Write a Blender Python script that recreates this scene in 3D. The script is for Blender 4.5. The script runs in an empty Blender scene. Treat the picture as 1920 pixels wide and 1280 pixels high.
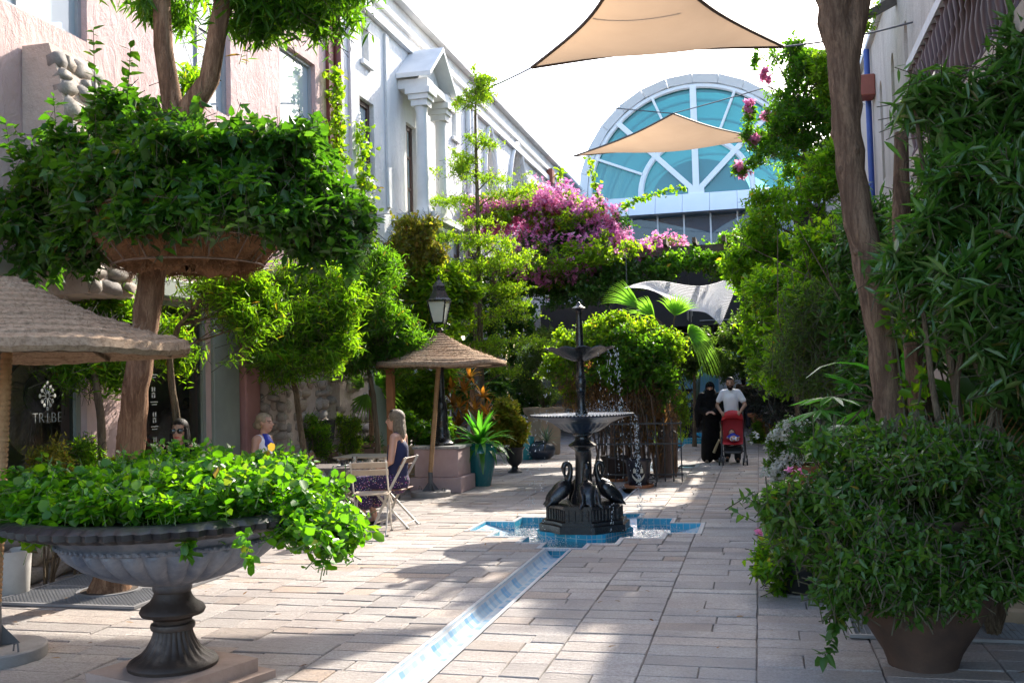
import bpy, bmesh, math, random
import numpy as np
from mathutils import Vector, Matrix, Euler

SC = bpy.context.scene
COL = SC.collection
PI = math.pi

# ------------------------------------------------------------------ camera
FPX = 1867.0            # focal length in photo pixels (about a 35 mm lens)
EYE = 1.68              # eye height
ROLL = 0.026
CX, CY = 960.0, 640.0
VPX, VPY = 1423.0, 706.0    # vanishing point of the street
_a = (VPX - CX) / FPX
_b = -(VPY - CY) / FPX
_a0 = _a * math.cos(ROLL) + _b * math.sin(ROLL)
_b0 = -_a * math.sin(ROLL) + _b * math.cos(ROLL)
PITCH = math.atan(-_b0)
YAW = math.atan(_a0 * math.cos(PITCH))
CF = np.array([-math.sin(YAW) * math.cos(PITCH), math.cos(YAW) * math.cos(PITCH), math.sin(PITCH)])
_R = np.array([math.cos(YAW), math.sin(YAW), 0.0])
_U = np.cross(_R, CF)
CR = math.cos(ROLL) * _R - math.sin(ROLL) * _U
CU = math.sin(ROLL) * _R + math.cos(ROLL) * _U
CC = np.array([0.0, 0.0, EYE])

cam_data = bpy.data.cameras.new('camera')
cam_data.sensor_fit = 'HORIZONTAL'
cam_data.sensor_width = 36.0
cam_data.lens = FPX / 1920.0 * 36.0
cam_data.clip_start = 0.05
cam_data.clip_end = 1000.0
cam = bpy.data.objects.new('camera', cam_data)
COL.objects.link(cam)
cam.matrix_world = Matrix(((CR[0], CU[0], -CF[0], CC[0]), (CR[1], CU[1], -CF[1], CC[1]),
                           (CR[2], CU[2], -CF[2], CC[2]), (0, 0, 0, 1)))
SC.camera = cam


def ray(x, y):
    return CF + (x - CX) / FPX * CR - (y - CY) / FPX * CU


def G(x, y, z=0.0):
    d = ray(x, y)
    return CC + d * ((z - EYE) / d[2])


def PY(x, y, Y):
    d = ray(x, y)
    return CC + d * (Y / d[1])


def PX(x, y, X):
    d = ray(x, y)
    return CC + d * (X / d[0])


def ppm(Y):
    return FPX / (Y * 1.02)


# ------------------------------------------------------------------ sky, sun, exposure
SUN_EL = math.radians(34.2)
SUN_AZ = math.radians(15.5)       # to the right of the street direction (+Y)
world = bpy.data.worlds.new('World')
SC.world = world
world.use_nodes = True
wn = world.node_tree
wn.nodes.clear()
sky = wn.nodes.new('ShaderNodeTexSky')
sky.sky_type = 'NISHITA'
sky.sun_disc = False
sky.sun_elevation = SUN_EL
sky.sun_rotation = SUN_AZ
sky.air_density = 1.0
sky.dust_density = 2.5
sky.ozone_density = 1.2
bg = wn.nodes.new('ShaderNodeBackground')
bg.inputs['Strength'].default_value = 0.15
wo = wn.nodes.new('ShaderNodeOutputWorld')
wn.links.new(sky.outputs[0], bg.inputs['Color'])
wn.links.new(bg.outputs[0], wo.inputs['Surface'])

sl = bpy.data.lights.new('sun', 'SUN')
sl.energy = 3.0
sl.angle = math.radians(0.53)
sl.color = (1.0, 0.93, 0.82)
sun = bpy.data.objects.new('sun', sl)
COL.objects.link(sun)
SUND = Vector((math.sin(SUN_AZ) * math.cos(SUN_EL), math.cos(SUN_AZ) * math.cos(SUN_EL), math.sin(SUN_EL)))
sun.rotation_euler = SUND.to_track_quat('Z', 'Y').to_euler()
sun.location = (8, 30, 25)

SC.view_settings.view_transform = 'Standard'
SC.view_settings.look = 'None'
SC.view_settings.gamma = 1.0
SC.view_settings.use_curve_mapping = False
SC.view_settings.exposure = 2.0
SC.render.engine = 'CYCLES'
SC.cycles.max_bounces = 10
SC.cycles.diffuse_bounces = 4
SC.cycles.transmission_bounces = 8
SC.cycles.transparent_max_bounces = 12
SC.cycles.sample_clamp_indirect = 6.0
SC.cycles.use_denoising = True
SC.cycles.caustics_reflective = False
SC.cycles.caustics_refractive = False


# ------------------------------------------------------------------ object helpers
def thing(name, label, cat, loc=(0, 0, 0), rz=0.0, group=None):
    o = bpy.data.objects.new(name, None)
    o.empty_display_size = 0.1
    COL.objects.link(o)
    o.location = tuple(float(v) for v in loc)
    o.rotation_euler = (0, 0, rz)
    tag(o, label, cat, group)
    return o


def tag(o, label, cat, group=None, kind=None):
    if label:
        o['label'] = label
    if cat:
        o['category'] = cat
    if group:
        o['group'] = group
    if kind:
        o['kind'] = kind
    return o


def link(name, me, mat=None, parent=None, local=False, smooth=False, kind=None, label=None):
    """link a mesh; vertices are in world space unless local (then in the parent's space)"""
    o = bpy.data.objects.new(name, me)
    COL.objects.link(o)
    if mat is not None and len(me.materials) == 0:
        me.materials.append(mat)
    if smooth and len(me.polygons):
        me.polygons.foreach_set('use_smooth', np.ones(len(me.polygons), dtype=bool))
    if parent is not None:
        o.parent = parent
        if not local:
            off = Vector((0, 0, 0))
            q = parent
            while q is not None:
                off += q.location
                q = q.parent
            o.location = -off
    if kind:
        o['kind'] = kind
    if label:
        o['label'] = label
    return o


def copy_tree(o, parent=None):
    c = o.copy()
    COL.objects.link(c)
    c.parent = parent
    for ch in o.children:
        copy_tree(ch, c)
    return c


class MB:
    """collects simple shapes into one mesh"""

    def __init__(self):
        self.v = []
        self.f = []

    def add(self, vs, fs):
        n = len(self.v)
        self.v.extend([tuple(float(c) for c in p) for p in vs])
        self.f.extend([tuple(i + n for i in q) for q in fs])
        return self

    def box(self, x0, x1, y0, y1, z0, z1):
        vs = [(x0, y0, z0), (x1, y0, z0), (x1, y1, z0), (x0, y1, z0), (x0, y0, z1), (x1, y0, z1), (x1, y1, z1), (x0, y1, z1)]
        return self.add(vs, [(0, 3, 2, 1), (4, 5, 6, 7), (0, 1, 5, 4), (1, 2, 6, 5), (2, 3, 7, 6), (3, 0, 4, 7)])

    def bbox(self, x0, x1, y0, y1, z0, z1, b=0.01):
        """box with chamfered edges"""
        bm = bmesh.new()
        bmesh.ops.create_cube(bm, size=1.0)
        for v in bm.verts:
            v.co = Vector(((x0 + x1) / 2 + v.co.x * (x1 - x0), (y0 + y1) / 2 + v.co.y * (y1 - y0), (z0 + z1) / 2 + v.co.z * (z1 - z0)))
        bmesh.ops.bevel(bm, geom=list(bm.edges), offset=b, segments=1, affect='EDGES', profile=0.5)
        self.addbm(bm)
        return self

    def addbm(self, bm, M=None):
        bm.verts.ensure_lookup_table()
        bm.verts.index_update()
        vs = [(M @ v.co if M else v.co)[:] for v in bm.verts]
        fs = [tuple(v.index for v in f.verts) for f in bm.faces]
        bm.free()
        return self.add(vs, fs)

    def bar(self, p0, p1, w, h, up=(0, 0, 1)):
        """rectangular bar from p0 to p1, w sideways, h along up"""
        p0 = Vector(p0); p1 = Vector(p1)
        d = (p1 - p0).normalized()
        u = Vector(up)
        s = d.cross(u)
        if s.length < 1e-5:
            s = d.cross(Vector((1, 0, 0)))
        s.normalize()
        u = s.cross(d).normalized()
        vs = []
        for p in (p0, p1):
            for a, b in ((-1, -1), (1, -1), (1, 1), (-1, 1)):
                vs.append(p + s * (a * w / 2) + u * (b * h / 2))
        return self.add(vs, [(0, 3, 2, 1), (4, 5, 6, 7), (0, 1, 5, 4), (1, 2, 6, 5), (2, 3, 7, 6), (3, 0, 4, 7)])

    def tube(self, pts, rad, n=8, cap=True, jit=0.0, rng=None):
        pts = [Vector(p) for p in pts]
        if not hasattr(rad, '__len__'):
            rad = [rad] * len(pts)
        vs = []
        fs = []
        prev = None
        for i, p in enumerate(pts):
            if i == 0:
                d = pts[1] - pts[0]
            elif i == len(pts) - 1:
                d = pts[-1] - pts[-2]
            else:
                d = pts[i + 1] - pts[i - 1]
            d.normalize()
            if prev is None:
                s = d.cross(Vector((0.13, 0.31, 0.94)))
                if s.length < 1e-3:
                    s = d.cross(Vector((1, 0, 0)))
            else:
                s = prev - d * prev.dot(d)
            s.normalize()
            prev = s
            t = d.cross(s)
            for k in range(n):
                a = 2 * PI * k / n
                r = rad[i]
                if jit and rng:
                    r *= 1 + rng.uniform(-jit, jit)
                vs.append(p + (s * math.cos(a) + t * math.sin(a)) * r)
        for i in range(len(pts) - 1):
            for k in range(n):
                k2 = (k + 1) % n
                fs.append((i * n + k, i * n + k2, (i + 1) * n + k2, (i + 1) * n + k))
        if cap:
            fs.append(tuple(range(n - 1, -1, -1)))
            fs.append(tuple((len(pts) - 1) * n + k for k in range(n)))
        return self.add(vs, fs)

    def lathe(self, prof, n=32, c=(0, 0, 0), mod=None, cap=True):
        """profile [(r, z)] spun about the vertical through c; mod(angle, i, r) -> radius"""
        vs = []
        fs = []
        for i, (r, z) in enumerate(prof):
            for k in range(n):
                a = 2 * PI * k / n
                rr = mod(a, i, r) if mod else r
                zz = z
                if isinstance(rr, tuple):
                    rr, zz = rr[0], z + rr[1]
                vs.append((c[0] + rr * math.cos(a), c[1] + rr * math.sin(a), c[2] + zz))
        for i in range(len(prof) - 1):
            for k in range(n):
                k2 = (k + 1) % n
                fs.append((i * n + k, i * n + k2, (i + 1) * n + k2, (i + 1) * n + k))
        if cap:
            if prof[0][0] > 1e-4:
                fs.append(tuple(range(n - 1, -1, -1)))
            if prof[-1][0] > 1e-4:
                fs.append(tuple((len(prof) - 1) * n + k for k in range(n)))
        return self.add(vs, fs)

    def prism(self, poly, z0, z1):
        n = len(poly)
        vs = [(x, y, z0) for x, y in poly] + [(x, y, z1) for x, y in poly]
        fs = [tuple(range(n - 1, -1, -1)), tuple(range(n, 2 * n))]
        for i in range(n):
            j = (i + 1) % n
            fs.append((i, j, n + j, n + i))
        return self.add(vs, fs)

    def ell(self, c, r, M=None, nu=12, nv=8):
        vs = []
        fs = []
        c = Vector(c)
        for j in range(nv + 1):
            t = PI * j / nv
            for k in range(nu):
                a = 2 * PI * k / nu
                p = Vector((r[0] * math.sin(t) * math.cos(a), r[1] * math.sin(t) * math.sin(a), r[2] * math.cos(t)))
                if M is not None:
                    p = M @ p
                vs.append(c + p)
        for j in range(nv):
            for k in range(nu):
                k2 = (k + 1) % nu
                fs.append((j * nu + k, (j + 1) * nu + k, (j + 1) * nu + k2, j * nu + k2))
        return self.add(vs, fs)

    def mesh(self, name='m'):
        me = bpy.data.meshes.new(name)
        me.from_pydata(self.v, [], self.f)
        me.update()
        return me

    def build(self, name, mat, parent=None, local=False, smooth=False, kind=None, label=None, recalc=True):
        me = self.mesh(name)
        if recalc:
            bm = bmesh.new()
            bm.from_mesh(me)
            bmesh.ops.remove_doubles(bm, verts=bm.verts, dist=1e-6)
            bmesh.ops.recalc_face_normals(bm, faces=bm.faces)
            bm.to_mesh(me)
            bm.free()
        o = link(name, me, mat, parent, local, smooth, kind, label)
        if smooth:
            me.set_sharp_from_angle(angle=math.radians(42))
        return o


def top(o, label, cat, group=None):
    return tag(o, label, cat, group)


# ------------------------------------------------------------------ materials
def new_mat(name):
    m = bpy.data.materials.new(name)
    m.use_nodes = True
    nt = m.node_tree
    p = nt.nodes['Principled BSDF']
    return m, nt, p


def N(nt, t, **kw):
    n = nt.nodes.new(t)
    for k, v in kw.items():
        if k.startswith('i_'):
            n.inputs[k[2:].replace('_', ' ')].default_value = v
        else:
            setattr(n, k, v)
    return n


def rgba(c):
    return (c[0], c[1], c[2], 1.0)


def ramp(nt, fac, stops):
    r = N(nt, 'ShaderNodeValToRGB')
    e = r.color_ramp.elements
    e[0].position, e[0].color = stops[0][0], rgba(stops[0][1])
    e[1].position, e[1].color = stops[-1][0], rgba(stops[-1][1])
    for p, c in stops[1:-1]:
        x = e.new(p)
        x.color = rgba(c)
    nt.links.new(fac, r.inputs[0])
    return r.outputs[0]


def mixc(nt, fac, a, b, mode='MIX'):
    m = N(nt, 'ShaderNodeMix', data_type='RGBA', blend_type=mode)
    if isinstance(fac, float):
        m.inputs[0].default_value = fac
    else:
        nt.links.new(fac, m.inputs[0])
    for i, v in ((6, a), (7, b)):
        if isinstance(v, tuple):
            m.inputs[i].default_value = rgba(v)
        else:
            nt.links.new(v, m.inputs[i])
    return m.outputs[2]


def tex_noise(nt, scale, detail=6.0, rough=0.6, coord='Object', dist=0.0, stretch=None):
    tc = N(nt, 'ShaderNodeTexCoord')
    n = N(nt, 'ShaderNodeTexNoise')
    n.inputs['Scale'].default_value = scale
    n.inputs['Detail'].default_value = detail
    n.inputs['Roughness'].default_value = rough
    n.inputs['Distortion'].default_value = dist
    src = tc.outputs[coord] if coord != 'World' else N(nt, 'ShaderNodeNewGeometry').outputs['Position']
    if stretch:
        mp = N(nt, 'ShaderNodeMapping')
        mp.inputs['Scale'].default_value = stretch
        nt.links.new(src, mp.inputs[0])
        src = mp.outputs[0]
    nt.links.new(src, n.inputs['Vector'])
    return n.outputs['Fac']


def bump(nt, p, height, strength=0.4, dist=0.01):
    b = N(nt, 'ShaderNodeBump')
    b.inputs['Strength'].default_value = strength
    b.inputs['Distance'].default_value = dist
    nt.links.new(height, b.inputs['Height'])
    nt.links.new(b.outputs[0], p.inputs['Normal'])
    return b


MATS = {}


def basic(name, c, rough=0.6, c2=None, nscale=6.0, bstr=0.0, bscale=40.0, metal=0.0, spec=0.5, bdist=0.01, coat=0.0, lo=0.35, hi=0.7):
    """plain material with a second tone broken in by noise and a little relief"""
    if name in MATS:
        return MATS[name]
    m, nt, p = new_mat(name)
    p.inputs['Roughness'].default_value = rough
    p.inputs['Metallic'].default_value = metal
    p.inputs['Specular IOR Level'].default_value = spec
    p.inputs['Coat Weight'].default_value = coat
    if c2 is None:
        c2 = tuple(v * 0.8 for v in c)
    f = tex_noise(nt, nscale)
    nt.links.new(ramp(nt, f, [(lo, c), (hi, c2)]), p.inputs['Base Color'])
    if bstr:
        bump(nt, p, tex_noise(nt, bscale, 8.0, 0.65), bstr, bdist)
    MATS[name] = m
    return m


def plaster(name, c, c2, stain, bscale=5.0, bstr=0.9):
    """hand-trowelled render with stains"""
    m, nt, p = new_mat(name)
    p.inputs['Roughness'].default_value = 0.92
    p.inputs['Specular IOR Level'].default_value = 0.2
    f = tex_noise(nt, 0.9, 8, 0.65, 'World')
    base = ramp(nt, f, [(0.36, c), (0.64, c2)])
    st = tex_noise(nt, 1.1, 8, 0.7, 'World', 0.6, (1.0, 1.0, 0.22))
    sf = ramp(nt, st, [(0.5, (0, 0, 0)), (0.74, (1, 1, 1))])
    nt.links.new(mixc(nt, sf, base, stain), p.inputs['Base Color'])
    h1 = tex_noise(nt, bscale, 10, 0.7, 'World', 0.4, (1.0, 1.0, 0.65))
    bump(nt, p, h1, bstr, 0.06)
    return m


def leaf_mat(name, cols, tcol, trans=0.5, rough=0.45, gloss=0.35, dim=0.78, aged=True):
    """leaf: diffuse + translucent + sheen; tone varies from leaf to leaf"""
    m = bpy.data.materials.new(name)
    m.use_nodes = True
    nt = m.node_tree
    nt.nodes.clear()
    out = N(nt, 'ShaderNodeOutputMaterial')
    at = N(nt, 'ShaderNodeAttribute', attribute_name='rnd')
    oi = N(nt, 'ShaderNodeObjectInfo')
    ad = N(nt, 'ShaderNodeMath', operation='ADD')
    fr = N(nt, 'ShaderNodeMath', operation='FRACT')
    nt.links.new(at.outputs['Fac'], ad.inputs[0])
    nt.links.new(oi.outputs['Random'], ad.inputs[1])
    nt.links.new(ad.outputs[0], fr.inputs[0])
    k = len(cols)
    if dim != 1.0:
        cols = [tuple(v * dim for v in cc) for cc in cols]
        tcol = tuple(v / dim * 1.05 for v in tcol)
    stops = [(i / (k - 1) * 0.96 + 0.01, cc) for i, cc in enumerate(cols)]
    if aged:
        stops += [(0.985, (cols[-1][0] * 1.3, cols[-1][1] * 0.95, cols[-1][2])), (1.0, (0.12, 0.08, 0.03))]
    c = ramp(nt, fr.outputs[0], stops)
    pr = N(nt, 'ShaderNodeBsdfPrincipled')
    pr.inputs['Roughness'].default_value = rough
    pr.inputs['Specular IOR Level'].default_value = gloss
    nt.links.new(c, pr.inputs['Base Color'])
    tr = N(nt, 'ShaderNodeBsdfTranslucent')
    sat = max(max(cc) for cc in cols)
    tc = mixc(nt, 1.0, c, tuple(v for v in tcol), 'MULTIPLY')
    nt.links.new(tc, tr.inputs['Color'])
    mx = N(nt, 'ShaderNodeMixShader')
    mx.inputs[0].default_value = trans
    nt.links.new(pr.outputs[0], mx.inputs[1])
    nt.links.new(tr.outputs[0], mx.inputs[2])
    nt.links.new(mx.outputs[0], out.inputs['Surface'])
    return m


def glass_mat(name, tint, rough=0.02, see=0.75, diff=(0.5, 0.55, 0.58)):
    """window pane: mirror-like by fresnel, otherwise see-through with a tint"""
    m = bpy.data.materials.new(name)
    m.use_nodes = True
    nt = m.node_tree
    nt.nodes.clear()
    out = N(nt, 'ShaderNodeOutputMaterial')
    tr = N(nt, 'ShaderNodeBsdfTransparent')
    tr.inputs['Color'].default_value = rgba(tint)
    df = N(nt, 'ShaderNodeBsdfDiffuse')
    df.inputs['Color'].default_value = rgba(diff)
    gl = N(nt, 'ShaderNodeBsdfGlossy')
    gl.inputs['Roughness'].default_value = rough
    gl.inputs['Color'].default_value = (0.95, 0.95, 0.95, 1)
    fr = N(nt, 'ShaderNodeFresnel')
    fr.inputs['IOR'].default_value = 1.55
    m1 = N(nt, 'ShaderNodeMixShader')
    m1.inputs[0].default_value = see
    nt.links.new(df.outputs[0], m1.inputs[1])
    nt.links.new(tr.outputs[0], m1.inputs[2])
    m2 = N(nt, 'ShaderNodeMixShader')
    nt.links.new(fr.outputs[0], m2.inputs[0])
    nt.links.new(m1.outputs[0], m2.inputs[1])
    nt.links.new(gl.outputs[0], m2.inputs[2])
    nt.links.new(m2.outputs[0], out.inputs['Surface'])
    return m

# ================================================================== SETTING
XL, XR = -6.6, 2.6
CHX = -2.03                      # the channel runs down the middle of the street
FX, FY = -2.03, 11.54            # fountain
rng = random.Random(7)

# ---- materials of the setting
def paving_mat():
    m, nt, p = new_mat('paving_stone')
    oi = N(nt, 'ShaderNodeObjectInfo')
    at = N(nt, 'ShaderNodeAttribute', attribute_name='rnd')
    ad = N(nt, 'ShaderNodeMath', operation='ADD')
    fr = N(nt, 'ShaderNodeMath', operation='FRACT')
    nt.links.new(at.outputs['Fac'], ad.inputs[0])
    nt.links.new(oi.outputs['Random'], ad.inputs[1])
    nt.links.new(ad.outputs[0], fr.inputs[0])
    tone = ramp(nt, fr.outputs[0], [(0.0, (0.44, 0.385, 0.345)), (0.18, (0.55, 0.50, 0.465)), (0.36, (0.30, 0.28, 0.265)), (0.52, (0.58, 0.53, 0.49)),
                                    (0.70, (0.40, 0.38, 0.36)), (0.86, (0.54, 0.45, 0.385)), (0.95, (0.50, 0.36, 0.26)), (1.0, (0.24, 0.22, 0.205))])
    n1 = tex_noise(nt, 3.2, 8, 0.7, 'World')
    n2 = tex_noise(nt, 55, 6, 0.8, 'World')
    c = mixc(nt, ramp(nt, n1, [(0.35, (0, 0, 0)), (0.75, (0.75, 0.75, 0.75))]), tone, (0.30, 0.265, 0.245))
    c = mixc(nt, ramp(nt, n2, [(0.42, (0, 0, 0)), (0.66, (0.8, 0.8, 0.8))]), c, (0.20, 0.175, 0.16))
    n5 = tex_noise(nt, 0.55, 6, 0.65, 'World', 0.4)
    c = mixc(nt, ramp(nt, n5, [(0.45, (0, 0, 0)), (0.66, (0.62, 0.62, 0.62))]), c, (0.29, 0.245, 0.22))
    nt.links.new(c, p.inputs['Base Color'])
    n4 = tex_noise(nt, 1.3, 5, 0.6, 'World')
    rr = ramp(nt, n4, [(0.4, (0.62, 0.62, 0.62)), (0.6, (0.9, 0.9, 0.9))])
    nt.links.new(rr, p.inputs['Roughness'])
    p.inputs['Specular IOR Level'].default_value = 0.3
    n3 = tex_noise(nt, 14, 10, 0.75, 'World', 0.8, (1.0, 2.2, 1.0))
    bump(nt, p, n3, 0.9, 0.022)
    return m


def tile_mat(name, cols, mortar, w, h, axes, rough=0.15, msize=0.004):
    m, nt, p = new_mat(name)
    g = N(nt, 'ShaderNodeNewGeometry')
    sp = N(nt, 'ShaderNodeSeparateXYZ')
    nt.links.new(g.outputs['Position'], sp.inputs[0])
    cb = N(nt, 'ShaderNodeCombineXYZ')
    outs = []
    for ax in axes:                 # axes: strings such as 'X+Y'
        if len(ax) == 1:
            outs.append(sp.outputs[ax])
        else:
            a = N(nt, 'ShaderNodeMath', operation='ADD')
            nt.links.new(sp.outputs[ax[0]], a.inputs[0])
            nt.links.new(sp.outputs[ax[2]], a.inputs[1])
            outs.append(a.outputs[0])
    nt.links.new(outs[0], cb.inputs[0])
    nt.links.new(outs[1], cb.inputs[1])
    b = N(nt, 'ShaderNodeTexBrick')
    b.offset = 0.0
    b.inputs['Scale'].default_value = 1.0
    b.inputs['Brick Width'].default_value = w
    b.inputs['Row Height'].default_value = h
    b.inputs['Mortar Size'].default_value = msize
    b.inputs['Mortar Smooth'].default_value = 0.1
    b.inputs['Color1'].default_value = (0, 0, 0, 1)
    b.inputs['Color2'].default_value = (1, 1, 1, 1)
    b.inputs['Mortar'].default_value = (0.5, 0.5, 0.5, 1)
    nt.links.new(cb.outputs[0], b.inputs['Vector'])
    k = len(cols)
    c = ramp(nt, b.outputs['Color'], [(i / (k - 1), cc) for i, cc in enumerate(cols)])
    nt.links.new(mixc(nt, b.outputs['Fac'], c, mortar), p.inputs['Base Color'])
    p.inputs['Roughness'].default_value = rough
    inv = N(nt, 'ShaderNodeMath', operation='SUBTRACT')
    inv.inputs[0].default_value = 1.0
    nt.links.new(b.outputs['Fac'], inv.inputs[1])
    bump(nt, p, inv.outputs[0], 0.5, 0.003)
    return m


M_PAVE = paving_mat()
M_BED = basic('mortar_bed', (0.20, 0.165, 0.145), 0.95, (0.13, 0.105, 0.095), 20, 0.5, 80)
M_EARTH = basic('earth', (0.20, 0.16, 0.12), 0.95, (0.14, 0.11, 0.085), 0.5, 0.5, 12)
M_TILEB = tile_mat('blue_basin_tile', [(0.025, 0.27, 0.42), (0.05, 0.38, 0.54), (0.02, 0.31, 0.52), (0.09, 0.46, 0.60)], (0.35, 0.5, 0.55), 0.075, 0.075, ('X+Y', 'Z'))
M_TILEF = tile_mat('blue_floor_tile', [(0.03, 0.32, 0.46), (0.06, 0.42, 0.56), (0.025, 0.36, 0.50)], (0.3, 0.45, 0.5), 0.075, 0.075, ('X', 'Y'))
M_TILEP = tile_mat('pale_channel_tile', [(0.36, 0.46, 0.54), (0.44, 0.50, 0.54), (0.20, 0.36, 0.50), (0.42, 0.46, 0.50), (0.15, 0.32, 0.50)], (0.42, 0.43, 0.44), 0.075, 0.05, ('Y', 'X+Z'), 0.22)
M_TILEW = tile_mat('white_mosaic', [(0.50, 0.51, 0.53), (0.40, 0.46, 0.52), (0.54, 0.52, 0.53), (0.44, 0.39, 0.45)], (0.4, 0.4, 0.4), 0.05, 0.03, ('Y', 'X'), 0.3)

# ---- ground far below everything, and the bed the stones lie in
g = MB()
g.add([(-150, -60, -0.62), (150, -60, -0.62), (150, 240, -0.62), (-150, 240, -0.62)], [(0, 1, 2, 3)])
tag(g.build('ground', M_EARTH, recalc=False), None, None, kind='structure')

BX, BY = -2.0, 11.42
HOLES = [(BX - 1.34, BX + 1.34, BY - 0.42, BY + 0.42), (BX - 0.98, BX + 0.98, BY - 0.80, BY + 0.80), (BX - 0.55, BX + 0.55, BY - 1.20, BY + 1.20),
         (BX - 0.26, BX + 0.26, BY - 1.50, BY + 1.50)]
CH_HW = 0.15
CHAN = [(CHX - CH_HW, CHX + CH_HW, 2.0, BY - 1.50), (CHX - CH_HW, CHX + CH_HW, BY + 1.50, 15.6), (CHX - CH_HW, CHX + CH_HW, 18.6, 26.0)]
POOL2 = [(CHX - 1.0, CHX + 0.9, 26.0, 28.6)]
TILEPATCH = [(-1.62, -1.18, 19.2, 19.85)]
CUTS = HOLES + CHAN + POOL2 + TILEPATCH


def rect_minus(rects, cut):
    out = []
    for (a, b, c, d) in rects:
        x0, x1, y0, y1 = cut
        if x1 <= a or x0 >= b or y1 <= c or y0 >= d:
            out.append((a, b, c, d))
            continue
        if a < x0: out.append((a, x0, c, d))
        if x1 < b: out.append((x1, b, c, d))
        m0, m1 = max(a, x0), min(b, x1)
        if c < y0: out.append((m0, m1, c, y0))
        if y1 < d: out.append((m0, m1, y1, d))
    return out


def minus_all(r, cuts):
    rs = [r]
    for c in cuts:
        rs = rect_minus(rs, c)
    return rs


pv = thing('pavement', None, None)
pv['kind'] = 'structure'
bed = MB()
for (a, b, c, d) in minus_all((-9.5, 5.5, 1.0, 75.0), CUTS):
    bed.add([(a, c, -0.012), (b, c, -0.012), (b, d, -0.012), (a, d, -0.012)], [(0, 1, 2, 3)])
bed.build('mortar_bed', M_BED, pv, recalc=False)

# ---- paving stones: strips along the street, rows across
strips = [(-6.6, -5.95), (-5.95, -5.35), (-5.35, -4.62), (-4.62, -4.02), (-4.02, -3.35), (-3.35, -2.72), (-2.72, CHX - CH_HW), (CHX + CH_HW, -1.27),
          (-1.27, -0.73), (-0.73, -0.07), (-0.07, 0.62), (0.62, 1.28), (1.28, 1.94), (1.94, 2.6)]
stones = []
for (sa, sb) in strips:
    y = 4.0 + rng.uniform(0, 0.2)
    while y < 46:
        h = rng.choice([0.15, 0.19, 0.21, 0.23, 0.25, 0.28]) * (1 if y < 20 else 1.3)
        w = sb - sa
        r = rng.random()
        cuts = [sa]
        if r < 0.6:
            cuts.append(sa + w * rng.uniform(0.36, 0.64))
        cuts.append(sb)
        for i in range(len(cuts) - 1):
            for q in minus_all((cuts[i], cuts[i + 1], y, y + h), CUTS):
                if q[1] - q[0] > 0.05 and q[3] - q[2] > 0.05:
                    stones.append(q)
        y += h


def stone_geo(q, rg):
    a, b, c, d = q
    j = rg.uniform(0.0015, 0.0045)
    a += j; b -= j; c += j; d -= j
    t = rg.gauss(0.004, 0.0022)
    tl = [rg.gauss(0, 0.0018) for _ in range(4)]
    e = [(a + rg.uniform(-.002, .004), c + rg.uniform(-.002, .005)), (b - rg.uniform(-.002, .004), c + rg.uniform(-.002, .005)),
         (b - rg.uniform(-.002, .004), d - rg.uniform(-.002, .005)), (a + rg.uniform(-.002, .004), d - rg.uniform(-.002, .005))]
    k = rg.uniform(0.003, 0.007)
    vs = []
    mx, my = (a + b) / 2, (c + d) / 2
    for (x, y) in e: vs.append((x, y, -0.04))
    for i, (x, y) in enumerate(e): vs.append((x, y, t - 0.006 + tl[i]))
    for i, (x, y) in enumerate(e): vs.append((x + k * (1 if x < mx else -1), y + k * (1 if y < my else -1), t + tl[i]))
    fs = [(8, 9, 10, 11)]
    for i in range(4):
        n = (i + 1) % 4
        fs.append((i, n, 4 + n, 4 + i))
        fs.append((4 + i, 4 + n, 8 + n, 8 + i))
    return vs, fs


def visible(q):
    v = np.array([(q[0] + q[1]) / 2, (q[2] + q[3]) / 2, 0]) - CC
    w = v @ CF
    px, py = CX + FPX * (v @ CR) / w, CY - FPX * (v @ CU) / w
    return (-60 < px < 1980 and 700 < py < 1300), (q[1] - q[0]) * (q[3] - q[2]) / w ** 3


vis = []
rest = []
for q in stones:
    ok, ar = visible(q)
    (vis if ok else rest).append((ar, q))
vis.sort(key=lambda t: -t[0])
rest = [q for _, q in vis[298:]] + [q for _, q in rest]
for ar, q in vis[:298]:
    vs, fs = stone_geo(q, rng)
    me = bpy.data.meshes.new('paving_stone')
    cx, cy = (q[0] + q[1]) / 2, (q[2] + q[3]) / 2
    me.from_pydata([(x - cx, y - cy, z) for x, y, z in vs], [], fs)
    o = link('paving_stone', me, M_PAVE, pv, local=True)
    o.location = (cx, cy, 0)
mb = MB()
rv = []
for q in rest:
    vs, fs = stone_geo(q, rng)
    mb.add(vs, fs)
    rv += [rng.random()] * len(vs)
me = mb.mesh('paving')
at = me.attributes.new('rnd', 'FLOAT', 'POINT')
at.data.foreach_set('value', np.array(rv, dtype=np.float32))
link('paving', me, M_PAVE, pv, kind='stuff')

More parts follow.
